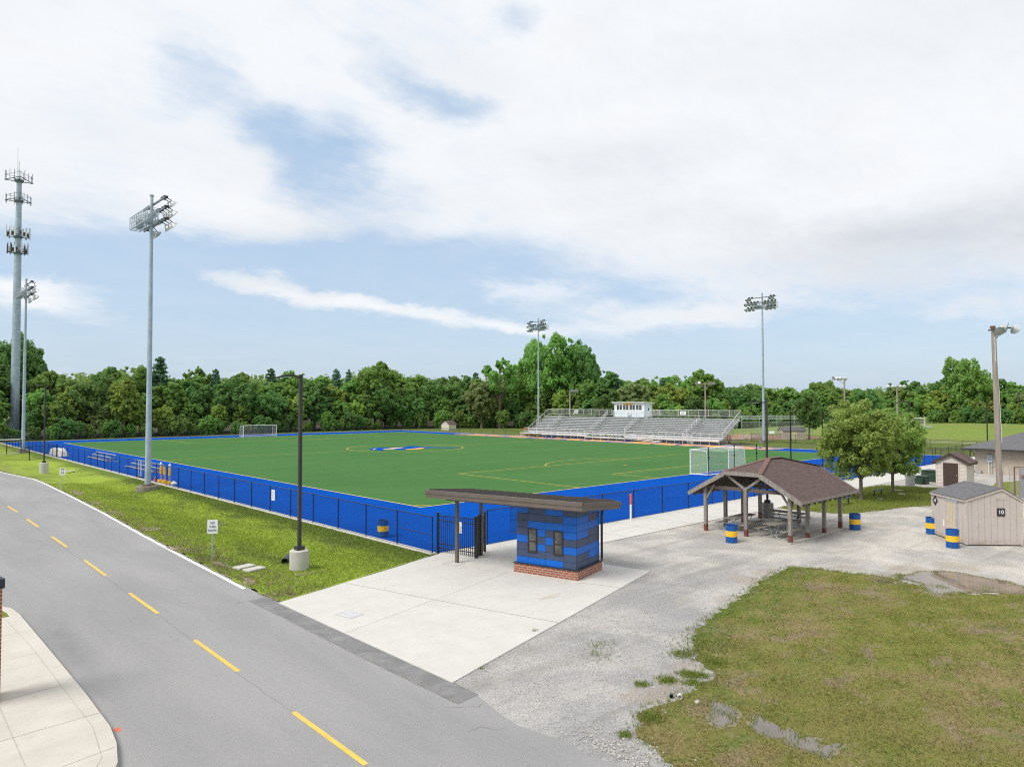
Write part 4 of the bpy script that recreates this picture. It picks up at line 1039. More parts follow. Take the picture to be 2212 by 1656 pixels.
# loose gate leaf of the pedestrian gap, half hidden behind the booth
gl = empty('chain_link_gate', (-.9, -12.75, .03), math.atan2(1.2, -1.55), 'chain link gate leaf swung open onto the blue turf behind the booth', 'gate')
MB().tube([(0, 0, .12), (1.95, 0, .12), (1.95, 0, 1.42), (0, 0, 1.42), (0, 0, .12)], .02, 6).tube([(0, 0, .78), (1.95, 0, .78)], .016, 6).build('frame', M['black_metal'], gl)
MB().quad((0, 0, .12), (1.95, 0, .12), (1.95, 0, 1.42), (0, 0, 1.42)).build('mesh', M['chain'], gl)
MB().tube([(0, 0, -.02), (0, 0, 1.75)], .03, 8).build('post', M['black_metal'], gl)
# notice wired to the long fence
bn = empty('fence_notice', (-8.49, 4.35, 1.18), -PI / 2, 'white rules notice wired to the roadside chain link fence', 'sign')
MB().box(-.24, .24, -.01, .006, -.34, .34).build('panel', M['sign_white'], bn, bevel=.02)
mb = MB(); rn = random.Random(2)
for i in range(11):
    wl = .18 - .06 * rn.random(); mb.box(-wl, wl, -.013, -.0105, .24 - i * .046, .258 - i * .046)
mb.build('print_lines', M['sign_text'], bn)

# ------------------------------------------------------------------ barrels
def drum(loc, label, fill=True):
    d = empty('barrel', loc, random.uniform(0, 3), label, 'barrel', 'blue and yellow barrels')
    r_ = .292
    MB().lathe([(r_ - .012, 0), (r_, .015), (r_, .285), (r_ + .008, .297), (r_, .31)], 28).build('lower_body', M['drum_blue'], d)
    MB().lathe([(r_ + .001, .311), (r_ + .001, .56)], 28, cap0=False, cap1=False).lathe([(r_ + .008, .56), (r_ + .001, .573), (r_ + .001, .598)], 28, cap0=False, cap1=False).build('yellow_band', M['drum_yellow'], d)
    MB().lathe([(r_, .599), (r_, .865), (r_ + .010, .875), (r_ + .010, .888), (r_ - .012, .892), (r_ - .018, .87), (r_ - .018, .60)], 28, cap0=False, cap1=False).build('upper_body', M['drum_blue'], d)
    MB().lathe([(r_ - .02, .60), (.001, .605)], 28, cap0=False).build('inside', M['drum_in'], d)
    return d
d0 = drum((4.38, -20.76, 0), 'blue barrel with yellow band at the pavilion corner post on the gravel')
for loc, lb in (((12.75, -23.6, 0), 'blue barrel with yellow band standing right of the pavilion by the lawn'), ((14.42, -26.98, 0), 'blue barrel with yellow band at the far corner of the shed marked 10'),
                ((11.08, -28.86, 0), 'nearest blue barrel with yellow band in front of the shed door'), ((-7.74, -7.35, .012), 'blue barrel with yellow band behind the fence on the blue turf'),
                ((82.3, 27.6, .036), 'blue barrel with yellow band by the bleachers stairs on the right'), ((81.9, 58.6, .036), 'blue barrel with yellow band by the bleachers platform on the left')):
    dup(d0, loc, random.uniform(0, 3), lb)

# ------------------------------------------------------------------ lamp posts
def lamp(loc, h, base_r, base_h, arm, label, mat='bronze', conc='conc_base', az_=PI, sink=.25):
    o = empty('lamp_post', loc, az_, label, 'lamp post', 'square bronze lamp posts on concrete bases')
    MB().lathe([(base_r, -sink), (base_r, base_h - .03), (base_r - .03, base_h)], 32).build('concrete_base', M[conc], o)
    MB().box(-.17, .17, -.17, .17, base_h, base_h + .17).build('base_cover', M['bronze'], o, bevel=.01)
    MB().box(-.065, .065, -.065, .065, base_h + .17, h).build('pole', M[mat], o)
    hd = MB(); pr = [(.06, -.02), (.35, .045), (.75, .035), (arm + .05, -.07)]
    for (x0, z0), (x1, z1) in zip(pr, pr[1:]): hd.bar((x0, 0, h - .10 + z0), (x1, 0, h - .10 + z1), .18 if x0 > .3 else .09, .07)
    head = hd.build('lamp_head', M[mat], o)
    MB().box(.45, arm, -.075, .075, h - .135, h - .115).build('lens', M['lamp_glass'], head)
    return o
lamp((-14.45, -11.28, 0), 8.30, .40, .85, 1.05, 'bronze lamp post on a pale round base in the ditch grass, nearest the forecourt')
lamp((-13.85, 46.2, 0), 9.1, .40, 1.06, 1.3, 'bronze lamp post on a pale base by the far bend of the road')
lamp((12.9, -18.35, .0), 7.22, .36, .95, 1.0, 'bronze lamp post rising behind the pavilion roof', conc='conc_grey', az_=PI * .62)
lamp((37.85, -18.5, .0), 7.25, .36, .95, 1.0, 'bronze lamp post behind the street trees beside the green cabinets', conc='conc_grey', az_=PI * .7)
lamp((96.5, -10.6, .0), 7.2, .36, .9, 1.2, 'distant bronze lamp post beyond the tan building', conc='conc_grey', az_=PI * .75)

# ------------------------------------------------------------------ road signs, covers, pipes, marker
s1 = empty('traffic_sign', (-16.4, -6.73, 0), R(-33), 'white sign reading NO THRU TRAFFIC on a thin steel post', 'sign')
MB().box(-.03, .03, -.012, .012, -.4, 1.76).box(-.012, .012, -.03, .0, -.4, 1.18).build('post', M['galv'], s1)
MB().box(-.225, .225, -.022, -.014, 1.18, 1.80).build('panel', M['sign_white'], s1, bevel=.003)
for i, (wd, sx) in enumerate((('NO', .8), ('THRU', .8), ('TRAFFIC', .74))):
    text('lettering', wd, .145, M['sign_ink'], s1, (0, -.0245, 1.65 - i * .17), (PI / 2, 0, 0), sx=sx)
s2 = empty('traffic_sign', (-15.72, 28.3, 0), R(-28), 'small white sign reading SPEED LIMIT 15 on a leaning post', 'sign')
s2.rotation_euler = (0, R(4), R(-28))
MB().box(-.03, .03, -.012, .012, -.4, 1.74).build('post', M['galv'], s2)
MB().box(-.21, .21, -.022, -.014, 1.22, 1.78).build('panel', M['sign_white'], s2, bevel=.003)
text('lettering', 'SPEED', .10, M['sign_ink'], s2, (0, -.0245, 1.70), (PI / 2, 0, 0), sx=.9)
text('lettering', 'LIMIT', .08, M['sign_ink'], s2, (0, -.0245, 1.60), (PI / 2, 0, 0), sx=.9)
text('lettering', '15', .27, M['sign_ink'], s2, (0, -.0245, 1.41), (PI / 2, 0, 0))
for loc, a, lb in (((-16.03, -9.40, .03), R(12), 'flat concrete utility lid in the grass, the one farther from the road edge line'), ((-15.9, -10.12, .03), R(12), 'flat concrete utility lid in the grass, the one nearer the lamp base')):
    c = MB().prism(ellipse(0, 0, .42, .25, 20, 1, .0), -.05, .035) if False else MB().box(-.42, .42, -.25, .25, -.05, .085)
    o = c.build('valve_box', M['conc_base'], loc=loc, rz=a, bevel=.03); tag(o, lb, 'valve box', 'concrete valve boxes')
for loc, rx, lb in (((-11.4, 46.7, .02), .42, 'small white lid in the verge by the speed sign'),):
    tag(MB().lathe([(rx, -.03), (rx, .02)], 20).build('valve_box', M['conc_base'], loc=loc), lb, 'valve box', 'concrete valve boxes')
for loc, rx, lb in (((31.4, -19.9, .02), .42, 'pale flat stone sunk in the lawn by the second street tree'), ((33.9, -18.85, .02), .42, 'pale flat stone in the lawn behind the second street tree'), ((27.3, -19.85, .02), .3, 'small flat stone in the lawn in front of the bench')):
    tag(MB().prism(ellipse(0, 0, rx, rx * .7, 16, int(loc[0]), .2), -.03, .015).build('stepping_stone', M['concrete2'], loc=loc), lb, 'stone')
def pipe(name, loc, d, r_, ln, mat, label):
    d = Vector(d).normalized(); mb = MB()
    mb.lathe([(r_, -ln), (r_, 0), (r_ * .84, 0), (r_ * .84, -ln * .8), (.001, -ln * .8)], 20, cap0=False, axis=d)
    return tag(mb.build(name, mat, loc=loc), label, 'pipe')
pipe('drain_pipe', (-14.45, -9.92, .13), (-.62, -.75, -.05), .15, .7, M['black_metal'], 'black corrugated drain pipe mouth in the ditch beside the lamp base')
pipe('drain_pipe', (-14.0, -29.88, .075), (-.80, -.60, .12), .055, .14, M['pvc'], 'short white plastic pipe mouth at the lawn edge')
pipe('drain_pipe', (-14.07, -29.68, .055), (-.80, -.50, .1), .045, .12, M['green_box'], 'dark green pipe mouth beside the white plastic pipe')
tag(MB().lathe([(.16, 0), (.17, .1), (.12, .16), (.03, .18)], 7).build('rock', M['stone'], loc=(-13.83, -30.24, 0), rz=.4), 'pale rock lying in the lawn by the puddle', 'rock').scale = (.6, .35, .35)
mk = empty('marker_post', (6.05, -13.12, .03), 0, 'white marker post with an orange top against the chain link fence', 'marker')
MB().tube([(0, 0, -.02), (0, 0, .95)], .06, 14).build('post', M['white_plastic'], mk)
MB().tube([(0, 0, .95), (0, 0, 1.53)], .062, 14).lathe([(.062, 1.53), (.04, 1.58), (.004, 1.60)], 14).build('orange_top', M['orange'], mk)
# brick pier at the left edge
bp = empty('brick_pier', (-26.23, -18.95, .12), R(7), 'red brick pier with a dark cap at the left edge of the picture', 'pier')
MB().box(-.34, .34, -.34, .34, 0, 2.62).build('shaft', M['brick'], bp)
MB().box(-.38, .38, -.38, .38, 2.62, 2.84).build('cap', M['flash'], bp)

# ------------------------------------------------------------------ picnic pavilion
pv = empty('picnic_pavilion', (5.8, -20.55, 0), 0, 'weathered timber picnic pavilion with a brown shingle hipped roof on the gravel', 'pavilion')
def L(x, y): return x - 5.8, y + 20.55
x0, y0 = L(5.85, -23.15); x1, y1 = L(12.62, -17.98)
MB().box(x0, x1, y0, y1, -.08, .055).build('floor_slab', M['concrete2'], pv, bevel=.012)
EX0, EX1, EY, EZ = .0, 7.12, 3.22, 2.16; SL = .575; RZ = EZ + SL * EY
GZ = 3.42; GY = EY - (GZ - EZ) / SL; RX0_, RX1_ = 3.0, 4.25
T = .10
mb = MB()
for s_ in (1, -1):
    a = [(EX0, -s_ * EY, EZ), (EX1, -s_ * EY, EZ), (EX1, -s_ * GY, GZ), (RX1_, 0, RZ), (RX0_, 0, RZ), (EX0, -s_ * GY, GZ)]
    if s_ < 0: a = a[::-1]
    mb.add(a, [tuple(range(6))])
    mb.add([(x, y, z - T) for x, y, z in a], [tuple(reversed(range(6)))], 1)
for xe, xr, flip in ((EX0, RX0_, False), (EX1, RX1_, True)):
    a = [(xe, GY, GZ), (xe, -GY, GZ), (xr, 0, RZ)]
    if flip: a = a[::-1]
    mb.add(a, [(0, 1, 2)]); mb.add([(x, y, z - T) for x, y, z in a], [(2, 1, 0)], 1)
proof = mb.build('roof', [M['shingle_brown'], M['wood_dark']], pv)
mb = MB()
for s_ in (1, -1):
    for xe in (EX0, EX1):
        mb.bar((xe, s_ * EY, EZ - T * .5), (xe, s_ * GY, GZ - T * .5), .04, .13); mb.bar((xe, s_ * (EY + .02), EZ - .13), (xe, s_ * GY, GZ - .16), .05, .16)
    mb.bar((EX0, s_ * EY, EZ - T * .5), (EX1, s_ * EY, EZ - T * .5), .03, T + .02)
for xe in (EX0, EX1): mb.bar((xe, -GY, GZ - .08), (xe, GY, GZ - .08), .05, .2)
mb.build('fascia_board', M['wood'], proof)
mb = MB()
for xe, xr in ((EX0, RX0_), (EX1, RX1_)):
    for s_ in (1, -1): mb.bar((xe, s_ * GY, GZ + .012), (xr, 0, RZ + .012), .26, .022)
mb.bar((RX0_, 0, RZ + .008), (RX1_, 0, RZ + .008), .26, .03)
mb.build('hip_cap', M['shingle_cap'], proof)
mb = MB(); xr_ = EX0 + .45
while xr_ < EX1 - .2:
    fx = 1.0 if RX0_ <= xr_ <= RX1_ else ((xr_ - EX0) / (RX0_ - EX0) if xr_ < RX0_ else (EX1 - xr_) / (EX1 - RX1_))
    zr_ = GZ + (RZ - GZ) * fx; yr_ = EY - (zr_ - EZ) / SL
    for s_ in (1, -1): mb.bar((xr_, s_ * (EY - .04), EZ - .2), (xr_, s_ * max(.06, yr_ + .1), zr_ - .26), .05, .15)
    xr_ += .62
for s_ in (1, -1): mb.bar((EX0 + .2, s_ * 2.4, EZ + .30), (EX1 - .2, s_ * 2.4, EZ + .30), .09, .2)
for xb in (.36, 2.45, 4.45, 6.5): mb.bar((xb, -2.4, EZ + .33), (xb, 2.4, EZ + .33), .08, .18)
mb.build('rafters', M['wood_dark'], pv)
zt = EZ + SL * (EY - 2.4) - .12
for (wx, wy) in ((6.15, -18.2), (6.15, -20.6), (6.23, -22.97), (8.22, -22.97), (10.22, -22.97), (12.37, -22.95), (8.28, -18.17), (10.26, -18.17), (12.26, -18.2), (12.3, -20.6)):
    px, py = L(wx, wy); mid = abs(py) < 1
    p_ = MB().box(px - .085, px + .085, py - .085, py + .085, .05, 2.55 if mid else zt).build('post', M['wood'], pv)
    hb = .42 if wx < 7 or wx > 12 else .30
    MB().box(px - .089, px + .089, py - .089, py + .089, .056, hb).build('post_boot', M['post_red'], p_)
def brace(a, b, w_): MB().bar(a, b, w_, w_).build('brace', M['wood'], pv)
px, py = L(6.15, -20.6)
for s_ in (1, -1): brace((px - .02, py, 2.50), (px - .12, py + s_ * 1.05, GZ - .17), .12)
px, py = L(12.3, -20.6)
for s_ in (1, -1): brace((px, py, 2.45), (px + .25, py + s_ * 1.05, GZ - .17), .12)
for wx, wy in ((6.23, -22.97), (12.37, -22.95), (6.15, -18.2), (12.26, -18.2)):
    px, py = L(wx, wy); s_ = 1 if wx < 9 else -1; q = 1 if wy < -20 else -1
    brace((px, py, 1.5), (px + s_ * .62, py, zt - .05), .09); brace((px, py, 1.75), (px, py + q * .55, zt + .12), .09)

# picnic tables: planks on bent steel tube
def picnic(loc, rz, label):
    o = empty('picnic_table', loc, rz, label, 'picnic table', 'picnic tables in the pavilion'); LT = 2.42
    mb = MB()
    for i in range(3): mb.box(-LT / 2, LT / 2, -.37 + i * .25, -.37 + i * .25 + .235, .72, .758)
    mb.build('table_top', M['wood_plank'], o)
    for s_ in (1, -1): MB().box(-LT / 2, LT / 2, s_ * .74 - .12, s_ * .74 + .12, .425, .462).build('seat', M['wood_plank'], o)
    for x in (-.78, .78):
        f = MB()
        for s_ in (1, -1):
            f.tube([(x, s_ * .85, .42), (x, s_ * .86, .2), (x, s_ * .80, .07), (x, s_ * .68, .025), (x, s_ * .30, .025), (x, s_ * .17, .06), (x, s_ * .10, .18), (x, s_ * .20, .45), (x, s_ * .31, .715)], .022, 8)
        f.tube([(x, -.8, .41), (x, .8, .41)], .018, 8); f.tube([(x, -.34, .70), (x, .34, .70)], .018, 8); f.bar((x, 0, .42), (x * .25, 0, .71), .03)
        f.build('leg_frame', M['galv'], o)
    return o
pa = picnic((7.8, -19.33, .055), R(1), 'picnic table nearest the concrete walk inside the pavilion')
dup(pa, (7.5, -21.9, .055), R(-4), 'picnic table nearest the viewer at the corner post inside the pavilion')
dup(pa, (11.15, -20.3, .055), R(88), 'picnic table set crosswise at the back of the pavilion')

# ------------------------------------------------------------------ park benches
def bench(loc, rz, label):
    o = empty('flat_bench', loc, rz, label, 'bench', 'backless dark benches on the lawn')
    mb = MB()
    for i in range(3): mb.box(-.92, .92, -.15 + i * .105, -.15 + i * .105 + .095, .43, .47)
    mb.build('seat', M['bench_top'], o)
    for x in (-.62, .62): MB().box(x - .025, x + .025, -.03, .03, -.05, .43).box(x - .02, x + .02, -.14, .14, .40, .43).build('leg', M['black_metal'], o)
    return o
b0 = bench((29.1, -19.0, 0), R(-3), 'dark flat bench on the lawn between the two street trees')
dup(b0, (22.3, -19.2, 0), R(-3), 'dark flat bench half hidden behind the pavilion eave')

# ------------------------------------------------------------------ shed marked 10
SA = R(43.5)
sh = empty('storage_shed', (12.09, -29.18, 0), SA - PI / 2, 'taupe timber storage shed with a grey shingle roof and the number 10', 'shed')
# local +y runs along the door wall (S -> W), local +x along the gable wall (S -> E)
SWX, SWY, SZ, SPX, SPZ = 2.70, 3.12, 2.26, 1.74, 2.83
mb = MB()
gab = [(0, .06), (SWX, .06), (SWX, SZ), (SPX, SPZ), (0, SZ)]
for yv, fl in ((0, False), (SWY, True)):
    a = [(x, yv, z) for x, z in gab]; mb.add(a[::-1] if fl else a, [(0, 1, 2, 3, 4)])
mb.quad((0, SWY, .06), (0, 0, .06), (0, 0, SZ), (0, SWY, SZ)); mb.quad((SWX, 0, .06), (SWX, SWY, .06), (SWX, SWY, SZ), (SWX, 0, SZ))
mb.build('wall', M['shed_siding'], sh)
for x in (0, SWX):
    for y in (0, SWY): MB().box(x - .025 if x == 0 else x - .09, x + .09 if x == 0 else x + .025, y - .025 if y == 0 else y - .09, y + .09 if y == 0 else y + .025, .04, SZ + .02).build('corner_board', M['trim'], sh)
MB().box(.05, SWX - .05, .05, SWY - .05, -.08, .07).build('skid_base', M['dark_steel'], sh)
mb = MB(); ov = .07
def rl_(x): return SZ + .05 + (SPZ - SZ) * x / SPX if x <= SPX else SPZ + .05 - (SPZ - SZ) * (x - SPX) / (SWX - SPX)
xl, xr = -.10, SWX + .10; zl = SZ + .05 - (SPZ - SZ) / SPX * .10; zr = SZ + .05 - (SPZ - SZ) / (SWX - SPX) * .10
top = [(xl, zl), (SPX, SPZ + .05), (xr, zr)]
for (xa, za), (xb, zb) in zip(top, top[1:]):
    a = [(xa, -ov, za), (xb, -ov, zb), (xb, SWY + ov, zb), (xa, SWY + ov, za)]
    mb.add(a + [(x, y, z - .035) for x, y, z in a], [(0, 1, 2, 3), (7, 6, 5, 4), (0, 4, 5, 1), (1, 5, 6, 2), (2, 6, 7, 3), (3, 7, 4, 0)])
srf = mb.build('roof', M['shingle_grey'], sh)
mb = MB()
for yv in (-.035, SWY + .035):
    for (xa, za), (xb, zb) in zip(top, top[1:]): mb.bar((xa, yv, za - .085), (xb, yv, zb - .085), .04, .10)
for xv, zv in ((xl + .03, zl), (xr - .03, zr)): mb.bar((xv, -.0, zv - .075), (xv, SWY, zv - .075), .04, .10)
mb.build('barge_board', M['trim'], srf)
dr = MB().box(-.030, .0, .80, 1.60, .10, 2.02).build('door', siding('door_planks', (.58, .50, .37), False, .14, .012, .5), sh)
MB().lathe([(.022, 0), (.03, .02), (.028, .05), (.004, .06)], 10, c=(-.03, 1.52, 1.0), axis=(-1, 0, 0)).build('handle', M['line_gold'], dr)
mb = MB(); mb.box(-.042, -.0, .70, .79, .08, 2.04); mb.box(-.055, .0, .66, 1.72, 2.025, 2.13); mb.build('door_frame', M['trim_grey'], sh)
MB().box(-.008, .0, 1.95, 2.07, .62, .95).build('paint_scuff', M['white_paint'], sh)
MB().box(1.4, 1.95, -.012, -.0, 2.28, 2.54).build('vent_panel', M['trim'], sh)
n1 = empty('number_sign', (12.09, -29.18, 0), SA - PI / 2, 'square black sign with white number 10 on the shed gable', 'sign')
MB().box(1.50, 1.87, -.030, -.004, 1.47, 1.86).build('panel', M['sign_black'], n1)
text('lettering', '10', .27, M['sign_white'], n1, (1.685, -.033, 1.665), (PI / 2, 0, 0))
n2 = empty('number_sign', (12.09, -29.18, 0), SA - PI / 2, 'black diamond sign with white number 10 beside the shed door', 'sign')
dm = MB(); cy_, cz_ = 2.78, 1.86; q = .26
dm.add([(-.034, cy_ + a, cz_ + b) for a, b in ((0, q), (q, 0), (0, -q), (-q, 0))] + [(-.012, cy_ + a, cz_ + b) for a, b in ((0, q), (q, 0), (0, -q), (-q, 0))], [(0, 1, 2, 3), (7, 6, 5, 4), (0, 4, 5, 1), (1, 5, 6, 2), (2, 6, 7, 3), (3, 7, 4, 0)])
dm.build('panel', M['sign_black'], n2)
text('lettering', '10', .23, M['sign_white'], n2, (-.037, cy_, cz_), (PI / 2, 0, -PI / 2))

# ------------------------------------------------------------------ small lap-sided shed, cabinets
ss = empty('small_shed', (40.0, -22.15, 0), 0, 'narrow white lap-sided shed with a brown door and brown gable roof', 'shed')
W_, D_, H_ = 2.28, 2.15, 2.16; PK = 2.80
mb = MB()
g2 = [(0, 0), (W_, 0), (W_, H_), (W_ / 2, PK), (0, H_)]
mb.add([(0, y, z) for y, z in g2], [(4, 3, 2, 1, 0)]); mb.add([(D_, y, z) for y, z in g2], [(0, 1, 2, 3, 4)])
mb.quad((0, 0, 0), (D_, 0, 0), (D_, 0, H_), (0, 0, H_)); mb.quad((D_, W_, 0), (0, W_, 0), (0, W_, H_), (D_, W_, H_))
mb.build('wall', M['lap_siding'], ss)
pale = plain('trim_pale', (.62, .53, .48), .6)
for y in (-.02, W_ - .09): MB().box(-.02, .08, y, y + .11, 0, H_).build('corner_trim', pale, ss)
MB().box(D_ - .08, D_ + .02, -.02, .09, 0, H_).build('corner_trim', pale, ss)
MB().box(-.022, .0, .50, .60, .0, 2.08).box(-.022, .0, 1.73, 1.83, 0, 2.08).box(-.022, .0, .60, 1.73, 2.0, 2.08).build('door_frame', pale, ss)
dd = MB().box(-.018, .0, .60, 1.73, .03, 2.0).build('door', M['door_brown'], ss)
MB().lathe([(.025, 0), (.035, .03), (.03, .055), (.004, .07)], 10, c=(-.018, .70, .95), axis=(-1, 0, 0)).build('handle', M['alu_rail'], dd)
mb = MB(); o_ = .26
for s_ in (0, 1):
    ya, yb = (-o_, W_ / 2) if s_ == 0 else (W_ / 2, W_ + o_); za, zb = (H_ - o_ * (PK - H_) / (W_ / 2) + .04, PK + .04) if s_ == 0 else (PK + .04, H_ - o_ * (PK - H_) / (W_ / 2) + .04)
    a = [(-.18, ya, za), (D_ + .18, ya, za), (D_ + .18, yb, zb), (-.18, yb, zb)]
    mb.add(a + [(x, y, z - .05) for x, y, z in a], [(0, 1, 2, 3), (7, 6, 5, 4), (0, 4, 5, 1), (1, 5, 6, 2), (2, 6, 7, 3), (3, 7, 4, 0)])
r_o = mb.build('roof', M['shingle_brown'], ss)
mb = MB(); ze = H_ - o_ * (PK - H_) / (W_ / 2) - .03
for xv in (-.19, D_ + .19):
    mb.bar((xv, -o_, ze), (xv, W_ / 2, PK - .03), .05, .19); mb.bar((xv, W_ / 2, PK - .03), (xv, W_ + o_, ze), .05, .19)
for yv in (-o_ + .02, W_ + o_ - .02): mb.bar((-.2, yv, ze - .03), (D_ + .2, yv, ze - .03), .05, .17)
mb.build('fascia', M['trim_brown'], r_o)
def cabinet(loc, rz, dims, label):
    o = empty('utility_cabinet', loc, rz, label, 'cabinet', 'green utility cabinets')
    a, b, h = dims
    MB().box(0, a, 0, b, -.05, h * .93).build('body', M['green_box'], o, bevel=.03)
    MB().box(-.03, a + .02, -.03, b + .03, h * .93, h).build('lid', M['green_box'], o, bevel=.02)
    MB().box(-a * .42, -.005, .12 * b, .88 * b, -.05, h * .72).build('front_box', M['green_box'], o, bevel=.02)
    return o
cabinet((43.2, -19.55, 0), R(-8), (1.5, 1.9, .98), 'larger dark green utility cabinet left of the small white shed')
cabinet((40.1, -19.0, 0), R(-8), (.75, .85, .72), 'smaller dark green utility cabinet against the lamp base')

# ------------------------------------------------------------------ tan building
tb = empty('tan_building', (55.0, -19.1, 0), 0, 'long tan stucco building with a grey shingle hip roof', 'building')
bw, bl, bh = 11.0, 26.0, 2.55
MB().box(0, bw, -bl, 0, -.1, bh).build('wall', M['stucco'], tb)
e_ = 1.0; sl = .36
c = [(-e_, -bl - e_), (bw + e_, -bl - e_), (bw + e_, e_), (-e_, e_)]; hw = (bw + 2 * e_) / 2; rz2 = bh + hw * sl
V_ = [(x, y, bh) for x, y in c] + [(bw / 2, -bl - e_ + hw, rz2), (bw / 2, e_ - hw, rz2)]
br = MB().add(V_, [(0, 1, 4), (1, 2, 5, 4), (2, 3, 5), (3, 0, 4, 5)]).build('roof', M['shingle_grey'], tb)
mb = MB()
for (xa, ya), (xb, yb) in zip(c, c[1:] + c[:1]): mb.bar((xa, ya, bh - .09), (xb, yb, bh - .09), .10, .17)
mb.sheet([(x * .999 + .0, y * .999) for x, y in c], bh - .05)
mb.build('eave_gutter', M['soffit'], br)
mt = MB().box(-.16, 0, -1.55, -1.05, 1.15, 1.92).build('meter_box', M['trim_grey'], tb, bevel=.01)
MB().lathe([(.10, 0), (.10, .05), (.07, .08)], 14, c=(-.16, -1.3, 1.5), axis=(-1, 0, 0)).build('meter_dial', M['lamp_glass'], mt)
MB().tube([(-.07, -1.22, 1.15), (-.07, -1.22, .0)], .055, 8).build('conduit', M['pvc'], tb)
MB().tube([(-.06, -1.47, 1.15), (-.06, -1.47, .0)], .03, 8).box(-.13, 0, -1.54, -1.40, .75, 1.05).build('conduit', M['trim_grey'], tb)
MB().tube([(-.06, -2.35, 1.2), (-.06, -2.35, .0)], .035, 8).build('conduit', M['pvc'], tb)
MB().tube([(-.07, .5, bh - .2), (-.08, .06, bh - .5), (-.08, .06, bh - .75)], .045, 8).build('downspout', M['bronze'], tb)
MB().box(-.45, -.1, -.62, -.2, 0, .32).build('splash_block', M['conc_grey'], tb)

# ------------------------------------------------------------------ wooden flood-light mast and the caged bleacher store
wp = empty('flood_light_mast', (36.6, -25.25, 0), 0, 'tall leaning wooden mast with three round floodlights, nearest on the right', 'flood light')
wp.rotation_euler = (R(-.5), R(-2.1), 0)
PH = 12.9
MB().tube([(0, 0, -.3), (0, 0, 3), (0, 0, 7), (0, 0, PH)], [.225, .22, .195, .165], 14).build('pole', M['pole_wood'], wp)
rt = Vector((math.sin(YAW - .5), -math.cos(YAW - .5), 0))
MB().tube([Vector((0, 0, 4.0)) + rt * .25, Vector((0, 0, 8.2)) + rt * .20, Vector((0, 0, 9.2)) + rt * .17, Vector((0, 0, 10.5)) - rt * .02 + Vector((-.15, -.1, 0)), Vector((0, 0, 12.2)) + Vector((-.13, -.1, 0))], .028, 6).build('conduit', M['alu_rail'], wp)
MB().bar(Vector((0, 0, PH - .15)) - rt * .35, Vector((0, 0, PH - .05)) + rt * 1.15, .10, .10).bar(Vector((0, 0, PH - 1.0)), Vector((0, 0, PH - .1)) + rt * .7, .06, .06).build('bracket', M['dark_box'], wp)
MB().box(-.42, .05, -.14, .14, PH - .05, PH + .16).build('ballast_box', M['rust'], wp)
def dish(mb_mat, parent, c, d, r_=.36):
    d = Vector(d).normalized()
    o = MB().lathe([(.09, -.42), (.10, -.32), (r_ * .55, -.2), (r_ * .95, -.03), (r_, .0)], 22, c=c, axis=d, cap1=False).build('floodlight', M['reflector'], parent)
    MB().lathe([(r_ * .96, -.02), (.002, .03)], 22, c=c, axis=d, cap0=False).build('lens', M['lamp_glass'], o)
    return o
dish(None, wp, Vector((0, 0, PH - .30)) + rt * .20 + Vector((-.25, -.25, 0)), (-.75, -.55, -.55), .40)
dish(None, wp, Vector((0, 0, PH - .05)) + rt * .80 + Vector((-.1, -.1, 0)), (.1, -.95, -.25), .40)
dish(None, wp, Vector((0, 0, PH - .18)) + rt * 1.38 + Vector((.1, 0, 0)), (.85, -.35, -.45), .40)
cg = empty('wire_cage', (34.9, -26.55, 0), R(-62), 'rusty chain link cage behind the shed at the right edge', 'cage')
for i, x in enumerate((0, 1.62, 3.2)):
    MB().tube([(x, 0, 0), (x, 0, 2.35)], .045, 8).build('post', M['rust'], cg)
MB().tube([(0, 0, 2.32), (3.2, 0, 2.32)], .03, 8).build('top_rail', M['rust'], cg)
MB().quad((0, .01, .05), (3.2, .01, .05), (3.2, .01, 2.3), (0, .01, 2.3)).build('mesh', M['chain_rust'], cg)
MB().tube([(-.25, .25, 0), (-.25, .25, 2.3)], .03, 6).quad((-.25, .25, .05), (0, .02, .05), (0, .02, 2.3), (-.25, .25, 2.3)).build('side_panel', M['chain_rust'], cg)
du = empty('folded_bleacher', (35.4, -26.9, 0), R(-60), 'folded red and grey steel seating leaning inside the wire cage', 'seating')
MB().box(.1, 3.0, .25, .5, 1.5, 1.68).build('seat', M['red_rust'], du)
mb = MB(); mb.box(.05, .45, .35, .62, 0, 2.2); mb.bar((.6, .4, 1.5), (1.4, .5, .2), .06); mb.bar((1.7, .4, 1.5), (1.0, .5, .2), .06); mb.bar((.9, .45, 1.25), (2.4, .45, 1.3), .05); mb.bar((1.5, .5, .1), (1.5, .5, 1.5), .08)
mb.build('frame', M['grey_duct'], du)
MB().bar((1.35, .42, .3), (1.75, .42, 1.45), .10).bar((1.75, .42, .3), (1.35, .42, 1.45), .08).build('brace', M['rust'], du)

